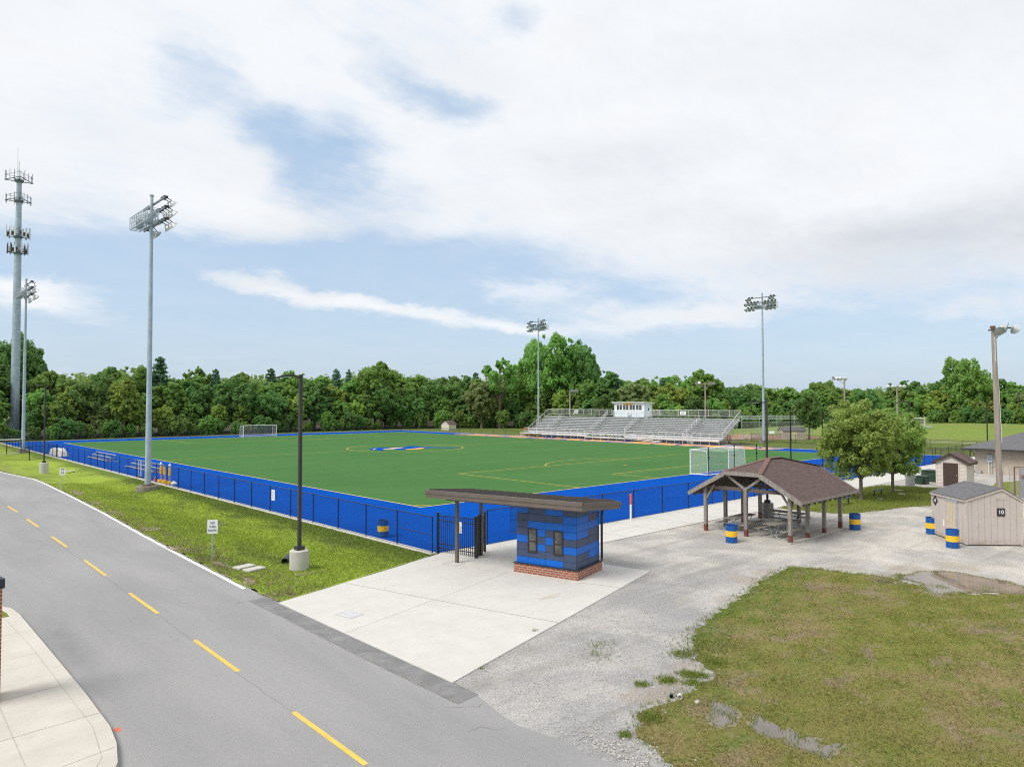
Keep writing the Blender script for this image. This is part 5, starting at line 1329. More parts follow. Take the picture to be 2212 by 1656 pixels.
# ------------------------------------------------------------------ soccer goals
def goal(name, loc, rz, label, net='net_white', w_=7.32, h_=2.44, d_=2.0, mat='white_paint', pr_=.06, cat='goal'):
    o = empty(name, loc, rz, label, cat)
    x0, x1 = -w_ / 2, w_ / 2
    for x in (x0, x1): MB().tube([(x, 0, 0), (x, 0, h_ + pr_)], pr_, 10).build('post', M[mat], o)
    MB().tube([(x0 - pr_, 0, h_), (x1 + pr_, 0, h_)], pr_, 10).build('crossbar', M[mat], o)
    t_ = pr_ * .55
    mb = MB().tube([(x0, 0, .05), (x0, -d_, .05), (x1, -d_, .05), (x1, 0, .05)], pr_ * .9, 8)
    for x in (x0, x1): mb.tube([(x, 0, h_), (x, -d_ * .92, h_ - .06)], t_, 6); mb.tube([(x, -d_ * .92, h_ - .06), (x, -d_, .05)], t_ * .7, 6)
    mb.build('base_frame', M[mat], o)
    n = MB(); b = -d_ * .93
    k = 12
    for i in range(k):                                 # roof of the net sags between the ends
        xa, xb = x0 + (x1 - x0) * i / k, x0 + (x1 - x0) * (i + 1) / k
        za, zb = (h_ - .05 - .22 * math.sin(PI * j / k) ** 2 * (1 + .25 * math.sin(j * 1.7)) for j in (i, i + 1))
        n.quad((xa, 0, h_ - .02), (xb, 0, h_ - .02), (xb, b, zb), (xa, b, za))
        n.quad((xa, b, za), (xb, b, zb), (xb, -d_, .06), (xa, -d_, .06))
    for x in (x0, x1): n.quad((x, 0, .06), (x, -d_, .06), (x, b, h_ - .05), (x, 0, h_ - .02))
    n.build('net', M[net], o)
    return o
goal('soccer_goal', (FW / 2, .0, .02), 0, 'white soccer goal with a white net on the near end line')
goal('soccer_goal', (FW / 2, FL, .02), PI, 'far white soccer goal before the dark woods', net='net_far')
goal('soccer_goal', (173.5, 24.8, .9), PI / 2 + .15, 'distant bare white soccer goal on the rising grass at the right', net='net_far')
for loc, rz, lb in (((83.4, 25.9, 0), PI * .5, 'small red framed goal beside the right end of the bleachers'), ((82.4, 74.2, 0), PI * .5, 'small red framed goal beside the left end of the bleachers')):
    goal('small_goal', loc, rz, lb, 'net_red', 1.85, 1.62, 1.2, 'red_frame', .05)
# ball-stop posts
def stop_post(loc, h, label, group):
    o = empty('net_post', loc, 0, label, 'post', group)
    MB().tube([(0, 0, 0), (0, 0, h)], .055 if h > 4 else .04, 8).lathe([(.07, h - .03), (.07, h + .04), (.01, h + .1)], 8).build('pole', M['black_metal'], o)
    MB().box(-.06, .10, -.05, .05, h * .63, h * .63 + .16).build('winch', M['black_metal'], o)
    MB().tube([(.06, 0, h * .63), (.075, 0, h - .05)], .01, 4).build('cord', M['net_black'], o)
    return o
for x, lb in ((32.2, 'leftmost'), (37.0, 'middle'), (41.6, 'rightmost')): stop_post((x, -2.5, .01), 2.75, lb + ' of the three short black net posts behind the near goal', 'short net posts behind the goal')
for x, lb in ((27.4, 'left'), (33.4, 'right')): stop_post((x, -12.98, .02), 6.35, lb + ' one of two tall black net posts at the fence above the pavilion roof', 'tall net posts by the walk')
for i, x in enumerate((23.1, 29.0, 35.1, 41.0, 47.2)): stop_post((x, 119.5, 0), 6.2, 'tall thin black net post against the woods behind the far goal', 'tall net posts behind the far goal')

# ------------------------------------------------------------------ gear along the left touchline
M['bench_grey'] = plain('bench_grey', (.34, .36, .40), .5)
def team_bench(y0, y1, x, label):
    o = empty('team_bench', (x, y0, .012), PI / 2, label, 'bench', 'aluminium team benches'); L_ = y1 - y0
    MB().box(0, L_, -.12, .14, .43, .47).build('seat', M['bench_grey'], o)
    MB().box(0, L_, -.42, -.37, .70, .82).build('backrest', M['bench_grey'], o)
    k = 4
    f = MB()
    for i in range(k):
        q = .3 + (L_ - .6) * i / (k - 1)
        f.box(q - .1, q + .1, -.75, .75, .0, .05); f.bar((q, -.38, .8), (q, -.05, .05), .05); f.bar((q, .1, .43), (q, .1, .05), .05)
    f.build('foot', M['bench_grey'], o)
    MB().box(0, L_, .45, .70, .12, .16).build('foot_board', M['bench_grey'], o)
    return o
team_bench(57.2, 66.6, -4.9, 'aluminium team bench on the blue turf, the farther one')
team_bench(38.2, 48.0, -5.2, 'aluminium team bench on the blue turf, the one behind the light tower')
def dummy(loc, lean, label, h=1.0):
    o = empty('training_dummy', loc, PI / 2 + .15, label, 'dummy', 'yellow training dummies')
    MB().box(-.33, .33, -.2, .2, 0, .20).box(-.28, .28, -.15, .15, .20, .25).build('base', M['yellow_pad'], o, bevel=.03)
    def pt(x, z): return (x + lean * z, 0, z)
    MB().tube([pt(-.10, .22), pt(-.12, .8)], .022, 6).tube([pt(.10, .22), pt(.12, .8)], .022, 6).build('post', M['yellow_pad'], o)
    tz = 1.48
    mb = MB(); pr = [(.13, .74), (.17, 1.0), (.15, 1.25), (.10, tz)]
    for (ra, za), (rb, zb) in zip(pr, pr[1:]):
        a = [pt(-ra, za), pt(ra, za), pt(rb, zb), pt(-rb, zb)]
        mb.add([(x, -.05, z) for x, _, z in a] + [(x, .05, z) for x, _, z in a], [(0, 1, 2, 3), (7, 6, 5, 4), (0, 3, 7, 4), (1, 5, 6, 2)])
    mb.build('torso', M['yellow_pad'], o)
    x, _, z = pt(0, tz)
    if h: MB().lathe([(.05, 0), (.10, .08), (.10, .20), (.05, .30), (.01, .33)], 12, c=(x, 0, z)).build('head', M['white_plastic'], o)
    return o
dummy((-7.9, 28.75, .012), .03, 'yellow training dummy with a white head, first of three beside the light tower')
dummy((-7.9, 27.6, .012), .16, 'yellow training dummy leaning on its neighbour, without a head', 0)
dummy((-7.9, 26.4, .012), .0, 'yellow training dummy with a white head standing by the white ball bag')
tag(MB().lathe([(.02, 0), (.24, .03), (.27, .15), (.18, .26), (.03, .36), (.005, .4)], 14).build('ball_bag', M['white_plastic'], loc=(-7.85, 25.45, .012)), 'round white bag lying by the yellow dummies', 'bag')
cn = empty('traffic_cone', (-7.9, 30.4, .012), 0, 'small red cone behind the light tower base', 'cone')
MB().box(-.17, .17, -.17, .17, 0, .03).build('base', M['orange'], cn); MB().lathe([(.13, .03), (.03, .42), (.02, .43)], 14).build('body', M['orange'], cn)
ps = empty('pole_stand', (-7.95, 34.9, .012), PI / 2, 'black stand holding pale agility poles behind the fence', 'stand')
MB().box(-.6, .6, -.1, .1, 0, .10).build('base', M['black_metal'], ps)
for x, l in ((-.45, .1), (-.2, -.02), (.35, .12)): MB().tube([(x, 0, .08), (x + l, 0, 1.65)], .022, 6).build('pole', M['white_plastic'], ps)
# covered equipment: a lumpy white tarpaulin
vs = []; NXt, NYt = 10, 44
for j in range(NYt + 1):
    for i in range(NXt + 1):
        v = j / NYt; u = i / NXt
        hgt = (.78 + .22 * v + .13 * math.sin(v * 3 * 2 * PI)) * (1 - abs(2 * u - 1) ** 3) ** .5 * min(1, 14 * v, 14 * (1 - v)) ** .6
        vs.append((-7.9 + 1.15 * u + .04 * math.sin(9 * v), 78.0 - 6.8 * v, .012 + hgt * (1 + .05 * math.sin(19 * v + 7 * u))))
tp_ = MB().add(vs, [(j * (NXt + 1) + i, j * (NXt + 1) + i + 1, (j + 1) * (NXt + 1) + i + 1, (j + 1) * (NXt + 1) + i) for j in range(NYt) for i in range(NXt)], 0, True).build('tarpaulin', M['white_tarp'])
tag(tp_, 'crumpled white tarpaulin over stored gear inside the fence corner', 'tarpaulin')
# pen of black posts and the white railed swing gate at the far left
pen = empty('pen_fence', (-8.42, 69.9, .0), 0, 'dark chain link pen in front of the far ditch-side light tower', 'fence')
pts_ = [(0, 0), (-3.4, -2.7), (-9.5, 4.0)]
for (xa, ya), (xb, yb) in zip(pts_, pts_[1:]):
    MB().tube([(xa, ya, 1.72), (xb, yb, 1.72)], .03, 6).tube([(xa, ya, .03), (xb, yb, .03)], .02, 5).build('rail', M['black_metal'], pen)
    MB().quad((xa, ya, .05), (xb, yb, .05), (xb, yb, 1.72), (xa, ya, 1.72)).build('mesh', M['chain_far'], pen)
for x, y in pts_ + [(-6.4, .6)]: MB().tube([(x, y, -.05), (x, y, 1.8)], .05, 8).build('post', M['black_metal'], pen)
sgate = empty('swing_gate', (-10.7, 81.4, 0), PI + .1, 'long swing gate with white top and bottom rails beyond the pen', 'gate')
MB().box(0, 12, -.05, .05, 2.0, 2.14).build('top_rail', M['white_paint'], sgate)
MB().box(.3, 12, -.04, .04, .12, .22).build('bottom_rail', M['white_paint'], sgate)
for x in (-.1, 1.6, 2.7, 6, 9): MB().tube([(x, 0, 0), (x, 0, 2.05)], .06, 8).build('post', M['black_metal'], sgate)

# ------------------------------------------------------------------ stadium light towers
def tower(loc, h, label, az_=0.0, cage=True, base=True):
    """az_ = direction the lamps face"""
    o = empty('light_tower', loc, az_, label, 'light tower', 'tall floodlight towers round the pitch')
    MB().lathe([(.86, -.5), (.86, .30), (.83, .33)], 28).build('concrete_base', M['conc_dark'], o)
    MB().lathe([(.50, .33), (.50, .38), (.42, .38), (.42, .45)], 20).build('base_plate', M['rust'], o)
    k = h - .4
    p = MB().tube([(0, 0, .36), (0, 0, k * .33), (0, 0, k * .66), (0, 0, h)], [.25, .215, .17, .12], 12)
    for z in np.arange(3.2, h - 3, .62): p.box(-.02, .02, -.36 + .006 * z, -.14, z, z + .022) if int(z / .62) % 2 else p.box(-.02, .02, .14, .36 - .006 * z, z, z + .022)
    p.lathe([(.17, h), (.19, h + .08), (.05, h + .2)], 12)
    p.build('pole', M['tower_steel'], o)
    rows_ = [(h - .62, [-2.35, -1.8, 1.8, 2.35]), (h - 1.46, [-2.65, -2.0, -1.3, -.7, .7, 1.3, 2.0, 2.65]), (h - 2.42, [-2.6, -1.9, -1.2, 1.2, 1.9, 2.6])]
    rl_ = random.Random(int(h * 100))
    for z, ys in rows_:
        MB().box(.14, .24, -2.75, 2.75, z - .07, z + .07).build('crossarm', M['steel_dark'], o)
        for y in ys:
            c = Vector((.95, y + (.12 if y > 0 else -.12), z - .42)); d = Vector((.72, rl_.uniform(-.35, .35), -.62)).normalized()
            fl = MB().lathe([(.07, -.40), (.08, -.30), (.20, -.20), (.33, -.04), (.345, .0)], 14, c=c, axis=d, cap1=False).build('floodlight', M['reflector'], o)
            MB().lathe([(.335, -.02), (.002, .03)], 14, c=c, axis=d, cap0=False).build('lens', M['lamp_glass'], fl)
            MB().tube([(.28, y, z + .05), (.55, y, z + .06), (.78, c.y, z - .10), c - d * .30], .038, 5).box(.18, .52, y - .13, y + .13, z + .08, z + .23).build('lamp_arm', M['dark_box'], fl)
    if cage:
        g = MB(); za, zb = h - 2.55, h - 1.55; xa, xb = -1.0, -.22
        for x in (xa, xb):
            g.bar((x, -2.45, za), (x, 2.45, za), .07); g.bar((x, -2.45, zb), (x, 2.45, zb), .05); g.bar((x, -2.45, (za + zb) / 2), (x, 2.45, (za + zb) / 2), .035)
            for i in range(9): g.bar((x, -2.45 + 4.9 * i / 8, za), (x, -2.45 + 4.9 * i / 8, zb), .04)
            for i in range(8): g.bar((x, -2.45 + 4.9 * i / 8, za), (x, -2.45 + 4.9 * (i + 1) / 8, zb), .03)
        for i in range(11): y = -2.45 + 4.9 * i / 10; g.bar((xa, y, za), (xb, y, za), .09, .03); g.bar((xa, y, zb), (xb, y, zb), .03)
        for y in (-2.45, 2.45): g.bar((xa, y, za), (xb, y, zb), .03)
        g.bar((xb, -.6, za), (.2, -.6, za), .06); g.bar((xb, .6, za), (.2, .6, za), .06); g.bar((xb, 0, zb), (.2, 0, zb), .06)
        g.build('service_cage', M['galv'], o)
        for y in (-1.3, -.8, .9, 1.6): MB().box(-.7, -.35, y, y + .32, za + .06, za + .66).build('ballast_box', M['galv'], o)
    return o
tower((-10.42, 23.75, 0), 24.35, 'tall pale floodlight tower in the ditch grass on a round mossy base, nearest of all', 0.0)
tower((-9.95, 84.2, 0), 25.2, 'tall floodlight tower in front of the cell mast at the far left', 0.0)
tower((92.0, 79.9, 0), 27.4, 'tall floodlight tower behind the left end of the bleachers', PI)
tower((92.0, 22.75, 0), 26.9, 'tall floodlight tower right of the bleachers on a square footing', PI)

# ------------------------------------------------------------------ cell mast
ct = empty('cell_mast', (-3.2, 139.6, 0), .6, 'thick grey cell phone mast with antenna platforms rising from the woods', 'mast')
CH = 54.6
MB().tube([(0, 0, 0), (0, 0, 18), (0, 0, 36), (0, 0, CH)], [.86, .78, .67, .45], 20).build('pole', M['tower_steel'], ct)
mb = MB()
for z in np.arange(12, CH - 1, .75): mb.box(-.03, .03, -1.28 + .0135 * z, -.5, z, z + .05)
mb.build('step_peg', M['steel_dark'], ct)
mb = MB(); rm = random.Random(6)
for z in (22, 28, 33, 40, 47): mb.box(.35, 1.0 - .012 * z, -.30, -.05, z, z + .55)
mb.build('hand_hole', M['dark_box'], ct)
def platform(z, r_, kind):
    g = MB(); corners = [(r_ * math.cos(a), r_ * math.sin(a)) for a in (PI / 2 + i * 2 * PI / 3 + .35 for i in range(3))]
    tri = []
    for (ca, cb) in zip(corners, corners[1:] + corners[:1]):
        a, b = Vector(ca), Vector(cb); e1 = a.lerp(b, .10); e2 = b.lerp(a, .10)
        g.bar((*a, z), (*b, z), .13); g.bar((*a, z + 1.05), (*b, z + 1.05), .055)
        for t_ in (.06, .35, .65, .94):
            q = a.lerp(b, t_); g.bar((*q, z - (.6 if kind == 1 else .1)), (*q, z + (1.6 if kind != 1 else 1.2) * rm.uniform(.8, 1.35)), .075)
        g.bar((0, 0, z - .3), (*a, z), .13); g.bar((0, 0, z), (*a.lerp(b, .5), z), .11)
    g.lathe([(.75, z - .5), (.85, z - .1), (.70, z + .05)], 14)
    f = g.build('antenna_platform', M['steel_dark'], ct)
    if kind == 2:
        for (ca, cb) in zip(corners, corners[1:] + corners[:1]):
            a, b = Vector(ca), Vector(cb); out_ = ((a + b) / 2).normalized()
            for t_ in (.18, .5, .82):
                q = a.lerp(b, t_) + out_ * .25; h2 = rm.choice((1.9, 2.4, 2.6, 1.6)); z0 = z - .4
                ang = math.atan2(out_.y, out_.x)
                MB().box(-.08, .08, -.15, .15, 0, h2).build('antenna', M['antenna'] if rm.random() < .75 else M['dark_box'], f, loc=(q.x, q.y, z0), rz=ang, bevel=.03)
                q2 = a.lerp(b, t_) - out_ * .15
                MB().box(-.15, .15, -.18, .18, 0, .7).build('radio_unit', M['antenna'] if rm.random() < .5 else M['dark_box'], f, loc=(q2.x, q2.y, z + .1), rz=ang)
platform(CH - .3, 2.9, 0); platform(CH - 4.6, 2.7, 1); platform(CH - 12.2, 2.6, 2); platform(CH - 15.6, 2.2, 2)
mb = MB().tube([(-.1, 0, CH), (-.1, 0, CH + 3.6)], .07, 6).tube([(-.35, .1, CH), (-.35, .1, CH + 6.4)], .045, 6)
mb.build('whip_antenna', M['antenna'], ct)

# ------------------------------------------------------------------ wooden floodlight poles beyond the pitch
def flood_pole(loc, h, heads, label, arm_dir):
    o = empty('flood_pole', loc, 0, label, 'flood light', 'distant wooden floodlight poles')
    MB().tube([(0, 0, 0), (0, 0, h)], [.21, .14], 10).build('pole', M['pole_wood'], o)
    a = Vector((math.cos(arm_dir), math.sin(arm_dir), 0)); w0 = min(x for x, _ in heads) - .2; w1 = max(x for x, _ in heads) + .2
    MB().bar(Vector((0, 0, h - .15)) + a * w0, Vector((0, 0, h - .15)) + a * w1, .14, .14).bar(Vector((0, 0, h - 1.1)), Vector((0, 0, h - .15)) + a * w1 * .7, .07).bar(Vector((0, 0, h - 1.1)), Vector((0, 0, h - .15)) + a * w0 * .7, .07).build('crossarm', M['pole_wood'], o)
    for x, d in heads: dish(None, o, Vector((0, 0, h)) + a * x, d, .42)
    return o
cr = YAW - PI / 2
flood_pole((110, 45.7, 0), 11.6, [(-1.9, (-.7, -.4, -.3)), (-1.2, (.3, .8, -.3)), (1.0, (-.6, -.6, -.3)), (1.9, (-.5, -.8, -.2))], 'wooden pole with four white floodlights behind the right half of the bleachers', cr)
flood_pole((100, 77.0, 0), 10.2, [(.3, (-.8, -.2, -.3)), (.9, (-.7, -.5, -.3)), (1.4, (-.7, -.6, -.3)), (1.8, (-.3, -.8, -.3))], 'pale pole with a bunched row of floodlights behind the left half of the bleachers', cr)
flood_pole((120, 19.6, 0), 12.2, [(-2.2, (-.9, .3, -.4)), (-1.4, (.5, .8, -.3)), (-.8, (.6, .7, -.3)), (.2, (.9, .2, -.2))], 'pole with dark floodlights turned away above the diamond trees', cr)
flood_pole((140, 16.3, 0), 10.8, [(-1.8, (.6, .8, -.2)), (-.9, (.8, .5, -.2)), (.8, (.8, .5, -.2)), (1.6, (.8, .3, -.2))], 'thin grey pole with small floodlights against the right woods', cr)

# ------------------------------------------------------------------ bleachers
bl = empty('bleachers', (79.95, 23.9, 0), PI / 2, 'long aluminium bleachers with railings facing the pitch', 'bleachers')
# local x runs along the sideline away from the viewer (+y), local y = -x world: rows go to negative local y
LB, NR, RUN, RISE, Z0 = 47.0, 11, .545, .315, 1.24
gap = [6.25, 20.0, 28.5, 40.5]
for i in range(NR):
    y = -RUN * i; z = Z0 + RISE * i
    m_ = MB()
    m_.box(0, LB, y - .26, y, z - .045, z)
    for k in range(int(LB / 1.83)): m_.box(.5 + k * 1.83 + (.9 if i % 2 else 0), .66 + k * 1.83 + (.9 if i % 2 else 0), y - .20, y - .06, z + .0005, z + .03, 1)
    m_.build('seat_row', [M['alu_rail'], M['dark_steel']], bl)
    MB().box(0, LB, y - RUN + .02, y - .25, z - .42, z - .385).box(0, LB, y - .285, y - .262, z - .40, z - .07).build('foot_board', M['alu'], bl)
mb = MB()
for g0 in gap:
    for i in range(NR - 1):
        y = -RUN * i; z = Z0 + RISE * i
        mb.box(g0 - .02, g0 + 1.15, y - .27, y + .01, z + .002, z + .04); mb.box(g0, g0 + 1.1, y - .30, y + .016, z - .22, z - .19)
mb.build('aisle_step', M['alu'], bl)
mb = MB()
for g0 in gap:
    for i in range(NR - 1):
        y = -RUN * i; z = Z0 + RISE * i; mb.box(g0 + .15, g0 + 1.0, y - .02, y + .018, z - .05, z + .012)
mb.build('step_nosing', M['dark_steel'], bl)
for g0 in gap:
    for i0 in (1, 4, 7):
        y0, z0, y1, z1 = -RUN * i0, Z0 + RISE * i0, -RUN * (i0 + 2.0), Z0 + RISE * (i0 + 2.0); x = g0 + 1.25
        MB().tube([(x, y0, z0), (x, y0, z0 + .80), (x, y0 - .1, z0 + .88), (x, y1, z1 + .88), (x, y1, z1)], .028, 6).tube([(x, y0, z0 + .45), (x, y1, z1 + .45)], .024, 6).build('aisle_rail', M['alu_rail'], bl)
yb, zt_ = -RUN * NR - .05, Z0 + RISE * NR
def railing(name, pts, h, step, mats='alu_rail', mesh=True, down=0.0):
    m_ = MB()
    for a, b in zip(pts, pts[1:]):
        a, b = Vector(a), Vector(b); n = max(1, round((b - a).length / step))
        m_.tube([a + Vector((0, 0, h)), b + Vector((0, 0, h))], .035, 6); m_.tube([a + Vector((0, 0, .06)), b + Vector((0, 0, .06))], .025, 6)
        for i in range(n + 1): q = a.lerp(b, i / n); m_.tube([q - Vector((0, 0, down)), q + Vector((0, 0, h))], .03, 6)
    o_ = m_.build(name, M[mats], bl)
    if mesh:
        f = MB()
        for a, b in zip(pts, pts[1:]):
            a, b = Vector(a), Vector(b); u_ = Vector((0, 0, h)); f.quad(a, b, b + u_, a + u_)
        f.build('rail_mesh', M['net_far'] if False else M['rail_net'], o_)
    return o_
M['rail_net'] = mesh_mat('rail_net', (.42, .42, .42), .10, .005)
xa_, xb_ = 44.75 - 23.9 - 1.6, 52.3 - 23.9 + 1.6
railing('back_rail', [(0, yb, zt_), (xa_ - .1, yb, zt_)], 1.15, 2.25); railing('back_rail', [(xb_ + .1, yb, zt_), (LB, yb, zt_)], 1.15, 2.25)
railing('side_rail', [(0, .05, Z0 - .35), (0, yb, zt_)], 1.1, 1.4); railing('side_rail', [(LB, .05, Z0 - .35), (LB, yb, zt_)], 1.1, 1.4)
zw = Z0 - .42
MB().box(0, 19.8, .03, 1.25, zw - .05, zw).box(29.6, LB, .03, 1.25, zw - .05, zw).box(19.8, 29.6, .03, 1.45, .50, .56).build('front_walkway', M['alu'], bl)
MB().box(0, 19.8, 1.25, 1.28, zw - .24, zw + .02).box(29.6, LB, 1.25, 1.28, zw - .24, zw + .02).box(19.8, 29.6, 1.45, 1.48, .38, .62).box(0, LB, -.012, .02, zw - .0, Z0 - .05).build('fascia_board', M['alu'], bl)
railing('front_rail', [(0, 1.2, zw), (5.3, 1.2, zw)], 1.1, 1.9, mesh=False, down=zw); railing('front_rail', [(7.2, 1.2, zw), (12.2, 1.2, zw)], 1.1, 1.9, mesh=False, down=zw); railing('front_rail', [(13.6, 1.2, zw), (19.8, 1.2, zw)], 1.1, 1.9, mesh=False, down=zw)
railing('front_rail', [(30, 1.2, zw), (40.8, 1.2, zw)], 1.1, 1.9, mesh=False, down=zw); railing('front_rail', [(41.6, 1.2, zw), (LB, 1.2, zw)], 1.1, 1.9, mesh=False, down=zw); railing('front_rail', [(19.8, 1.42, .55), (29.6, 1.42, .55)], 1.05, 1.9, mesh=False, down=.55)
# underframe
fr0 = None
for k in range(25):
    x = .25 + (LB - .5) * k / 24
    if fr0 is None:
        f = MB()
        for yy_ in (.9, 0, -1.7, -3.5, -5.4):
            zz_ = Z0 - .1 + RISE * max(0, -yy_ / RUN) - .35; f.tube([(0, yy_, 0), (0, yy_, zz_)], .035, 6)
        f.tube([(0, .9, .12), (0, -5.6, .12)], .03, 6); f.tube([(0, 0, .3), (0, -1.7, 1.6)], .025, 5); f.tube([(0, -1.7, .2), (0, -3.5, 2.5)], .025, 5); f.tube([(0, -3.5, .2), (0, -5.4, 3.6)], .025, 5); f.tube([(0, -3.5, 2.3), (0, -5.4, .3)], .025, 5)
        f.bar((0, .5, zw - .12), (0, -5.9, Z0 + RISE * 10.6 - .55), .06, .12)
        fr0 = f.build('support_frame', M['galv'], bl, loc=(x, 0, 0))
    else: inst(fr0, bl, (x, 0, 0))
f = MB()
for k in range(24):
    xa, xb = .25 + (LB - .5) * k / 24, .25 + (LB - .5) * (k + 1) / 24
    if k % 2 == 0: f.tube([(xa, .9, .1), (xb, .9, .75)], .022, 5); f.tube([(xa, .9, .75), (xb, .9, .1)], .022, 5)
    for yy_, zz_ in ((-1.7, 1.5), (-3.5, 2.5), (-5.4, 3.6)):
        if k % 3 != 1: f.tube([(xa, yy_, .15), (xb, yy_, zz_)], .025, 5); f.tube([(xa, yy_, zz_), (xb, yy_, .15)], .025, 5)
        f.tube([(xa, yy_, zz_ * .55), (xb, yy_, zz_ * .55)], .02, 5)
f.build('cross_brace', M['galv'], bl)
# stairs at the right, ramp in the middle
st = MB()
for i in range(5): st.box(7.05 - .30 * (i + 1) - .02, 7.05 - .30 * i, .15, 1.2, zw - .16 * (i + 1) - .03, zw - .16 * (i + 1))
stair = st.build('stair', M['alu'], bl, loc=(-.1, 0, 0))
r_ = MB()
for yy_ in (.1, 1.25):
    for k in range(8): r_.tube([(7.2, yy_, zw + .12 + k * .135), (5.1, yy_, .04 + k * .135)], .018, 5)
    for x in (7.2, 6.15, 5.1): z_ = zw * (x - 5.1) / 2.1; r_.tube([(x, yy_, 0), (x, yy_, z_ + 1.05)], .025, 6)
r_.build('stair_rail', M['alu_rail'], stair)
rp = MB(); rp.add([(19.7, .35, .56), (19.7, 1.55, .56), (11.8, 1.55, .05), (11.8, .35, .05), (19.7, .35, .46), (19.7, 1.55, .46), (11.8, 1.55, -.02), (11.8, .35, -.02)], [(0, 3, 2, 1), (4, 5, 6, 7), (1, 2, 6, 5), (0, 4, 7, 3), (2, 3, 7, 6), (0, 1, 5, 4)])
rmp = rp.build('ramp', M['alu'], bl)
r_ = MB()
for yy_ in (1.55,):
    r_.tube([(19.7, yy_, 1.5), (11.8, yy_, 1.0), (11.4, yy_, .9), (11.4, yy_, .3), (11.8, yy_, .3)], .03, 6); r_.tube([(19.7, yy_, 1.1), (11.8, yy_, .6)], .025, 6); r_.tube([(19.7, yy_, .75), (11.8, yy_, .25)], .06, 6)
    for k in range(6): x = 11.8 + 7.9 * k / 5; r_.tube([(x, yy_, 0), (x, yy_, 1.0 + .5 * k / 5)], .025, 6)
r_.build('ramp_rail', M['alu_rail'], rmp)
# entrance platform at the far end
pl = MB().box(42.0, LB + .3, 1.3, 2.5, zw - .05, zw).build('entrance_platform', M['alu'], bl)
r_ = MB()
for k in range(8): r_.tube([(44.4, 2.5, zw + .1 + k * .13), (47.2, 2.5, .05 + k * .13)], .016, 5)
r_.tube([(42, 2.5, 0), (42, 2.5, zw + 1.05), (44.4, 2.5, zw + 1.05), (44.4, 2.5, 0)], .025, 6)
r_.build('platform_rail', M['alu_rail'], pl)
# landings beside the press box
for xx, s_ in ((xa_ + .1, 1), (xb_ - .1, -1)):
    ld = MB().box(min(xx, xx + s_ * 1.3), max(xx, xx + s_ * 1.3), yb - 2.6, yb, zt_ - .05, zt_).build('landing', M['alu'], bl)
    r_ = MB()
    for k in range(7): r_.tube([(xx, yb + .0, zt_ + .15 + k * .16), (xx, yb - 2.6, zt_ + .15 + k * .16)], .022, 5); r_.tube([(xx + s_ * 0, -RUN * 8.5, Z0 + RISE * 8.5 + k * .15), (xx, yb, zt_ + .15 + k * .15)], .02, 5)
    for yy_ in (yb, yb - 1.3, yb - 2.6): r_.tube([(xx, yy_, zt_), (xx, yy_, zt_ + 1.25)], .028, 6)
    for k in range(7): r_.tube([(xx, yb - 2.6, zt_ + .15 + k * .16), (xx - s_ * 1.0, yb - 2.6, zt_ + .15 + k * .16)], .022, 5)
    r_.build('landing_rail', M['alu_rail'], ld)
for lx, lw, zz_, lb in ((17.25 - 6.7 + .1, 1.0, zt_ + .55, 'white notice on the back rail of the right half of the bleachers'), (61.2 - 23.9, .95, zt_ + .60, 'white notice on the back rail of the left half of the bleachers')):
    pass
def bl_sign(y, x, z, w_, h_, label):
    o = empty('bleacher_sign', (x, y, z), -PI / 2, label, 'sign', 'white notices on the bleachers')
    MB().box(-w_ / 2, w_ / 2, -.03, 0, -h_ / 2, h_ / 2).build('panel', M['sign_white'], o)
    MB().box(-w_ * .28, w_ * .28, -.036, -.031, .06, .16).box(-w_ * .36, w_ * .36, -.036, -.031, -.14, -.03).build('print_lines', M['sign_ink'], o)
bl_sign(35.6, 85.85, 5.30, 1.25, .66, 'white notice on the back rail of the right half of the bleachers')
bl_sign(62.3, 85.85, 5.40, 1.05, .62, 'white notice on the back rail of the left half of the bleachers')

# ------------------------------------------------------------------ press box
pb = empty('press_box', (86.3, 44.8, 4.44), 0, 'pale blue-white press box with four windows on top of the bleachers', 'press box')
PW, PD, PHt = 7.5, 2.6, 2.72
MB().box(0, PD, 0, PW, 0, PHt).build('wall', M['pbox_wall'], pb)
MB().add([(-.45, -.35, PHt + .08), (PD + .3, -.35, PHt - .06), (PD + .3, PW + .35, PHt - .06), (-.45, PW + .35, PHt + .08), (-.45, -.35, PHt + .24), (PD + .3, -.35, PHt + .1), (PD + .3, PW + .35, PHt + .1), (-.45, PW + .35, PHt + .24)],
         [(3, 2, 1, 0), (4, 5, 6, 7), (0, 1, 5, 4), (1, 2, 6, 5), (2, 3, 7, 6), (3, 0, 4, 7)]).build('roof', M['white_paint'], pb)
for i in range(4):
    y0 = .62 + i * 1.62; y1 = y0 + 1.36; z0, z1 = 1.38, 2.36
    f = MB(); t_ = .07
    f.box(-.05, .0, y0 - t_, y1 + t_, z0 - .09, z0); f.box(-.05, .0, y0 - t_, y1 + t_, z1, z1 + t_); f.box(-.05, .0, y0 - t_, y0, z0, z1); f.box(-.05, .0, y1, y1 + t_, z0, z1); f.box(-.045, .0, (y0 + y1) / 2 - .045, (y0 + y1) / 2 + .045, z0, z1)
    wn = f.build('window', M['white_paint'], pb)
    MB().box(-.02, -.006, y0, y1, z0, z1).build('pane', M['glass'], wn)
d_ = MB().box(.95, 1.75, -.03, .0, .1, 2.1).build('door', M['pbox'], pb)
MB().box(1.15, 1.55, -.04, -.03, 1.3, 1.75).build('door_pane', M['glass'], d_)
MB().box(-.16, -.02, 1.9, 1.98, PHt - .02, PHt + .1).box(-.2, .0, 6.9, 7.1, PHt - .02, PHt + .06).build('wall_lamp', M['dark_box'], pb)
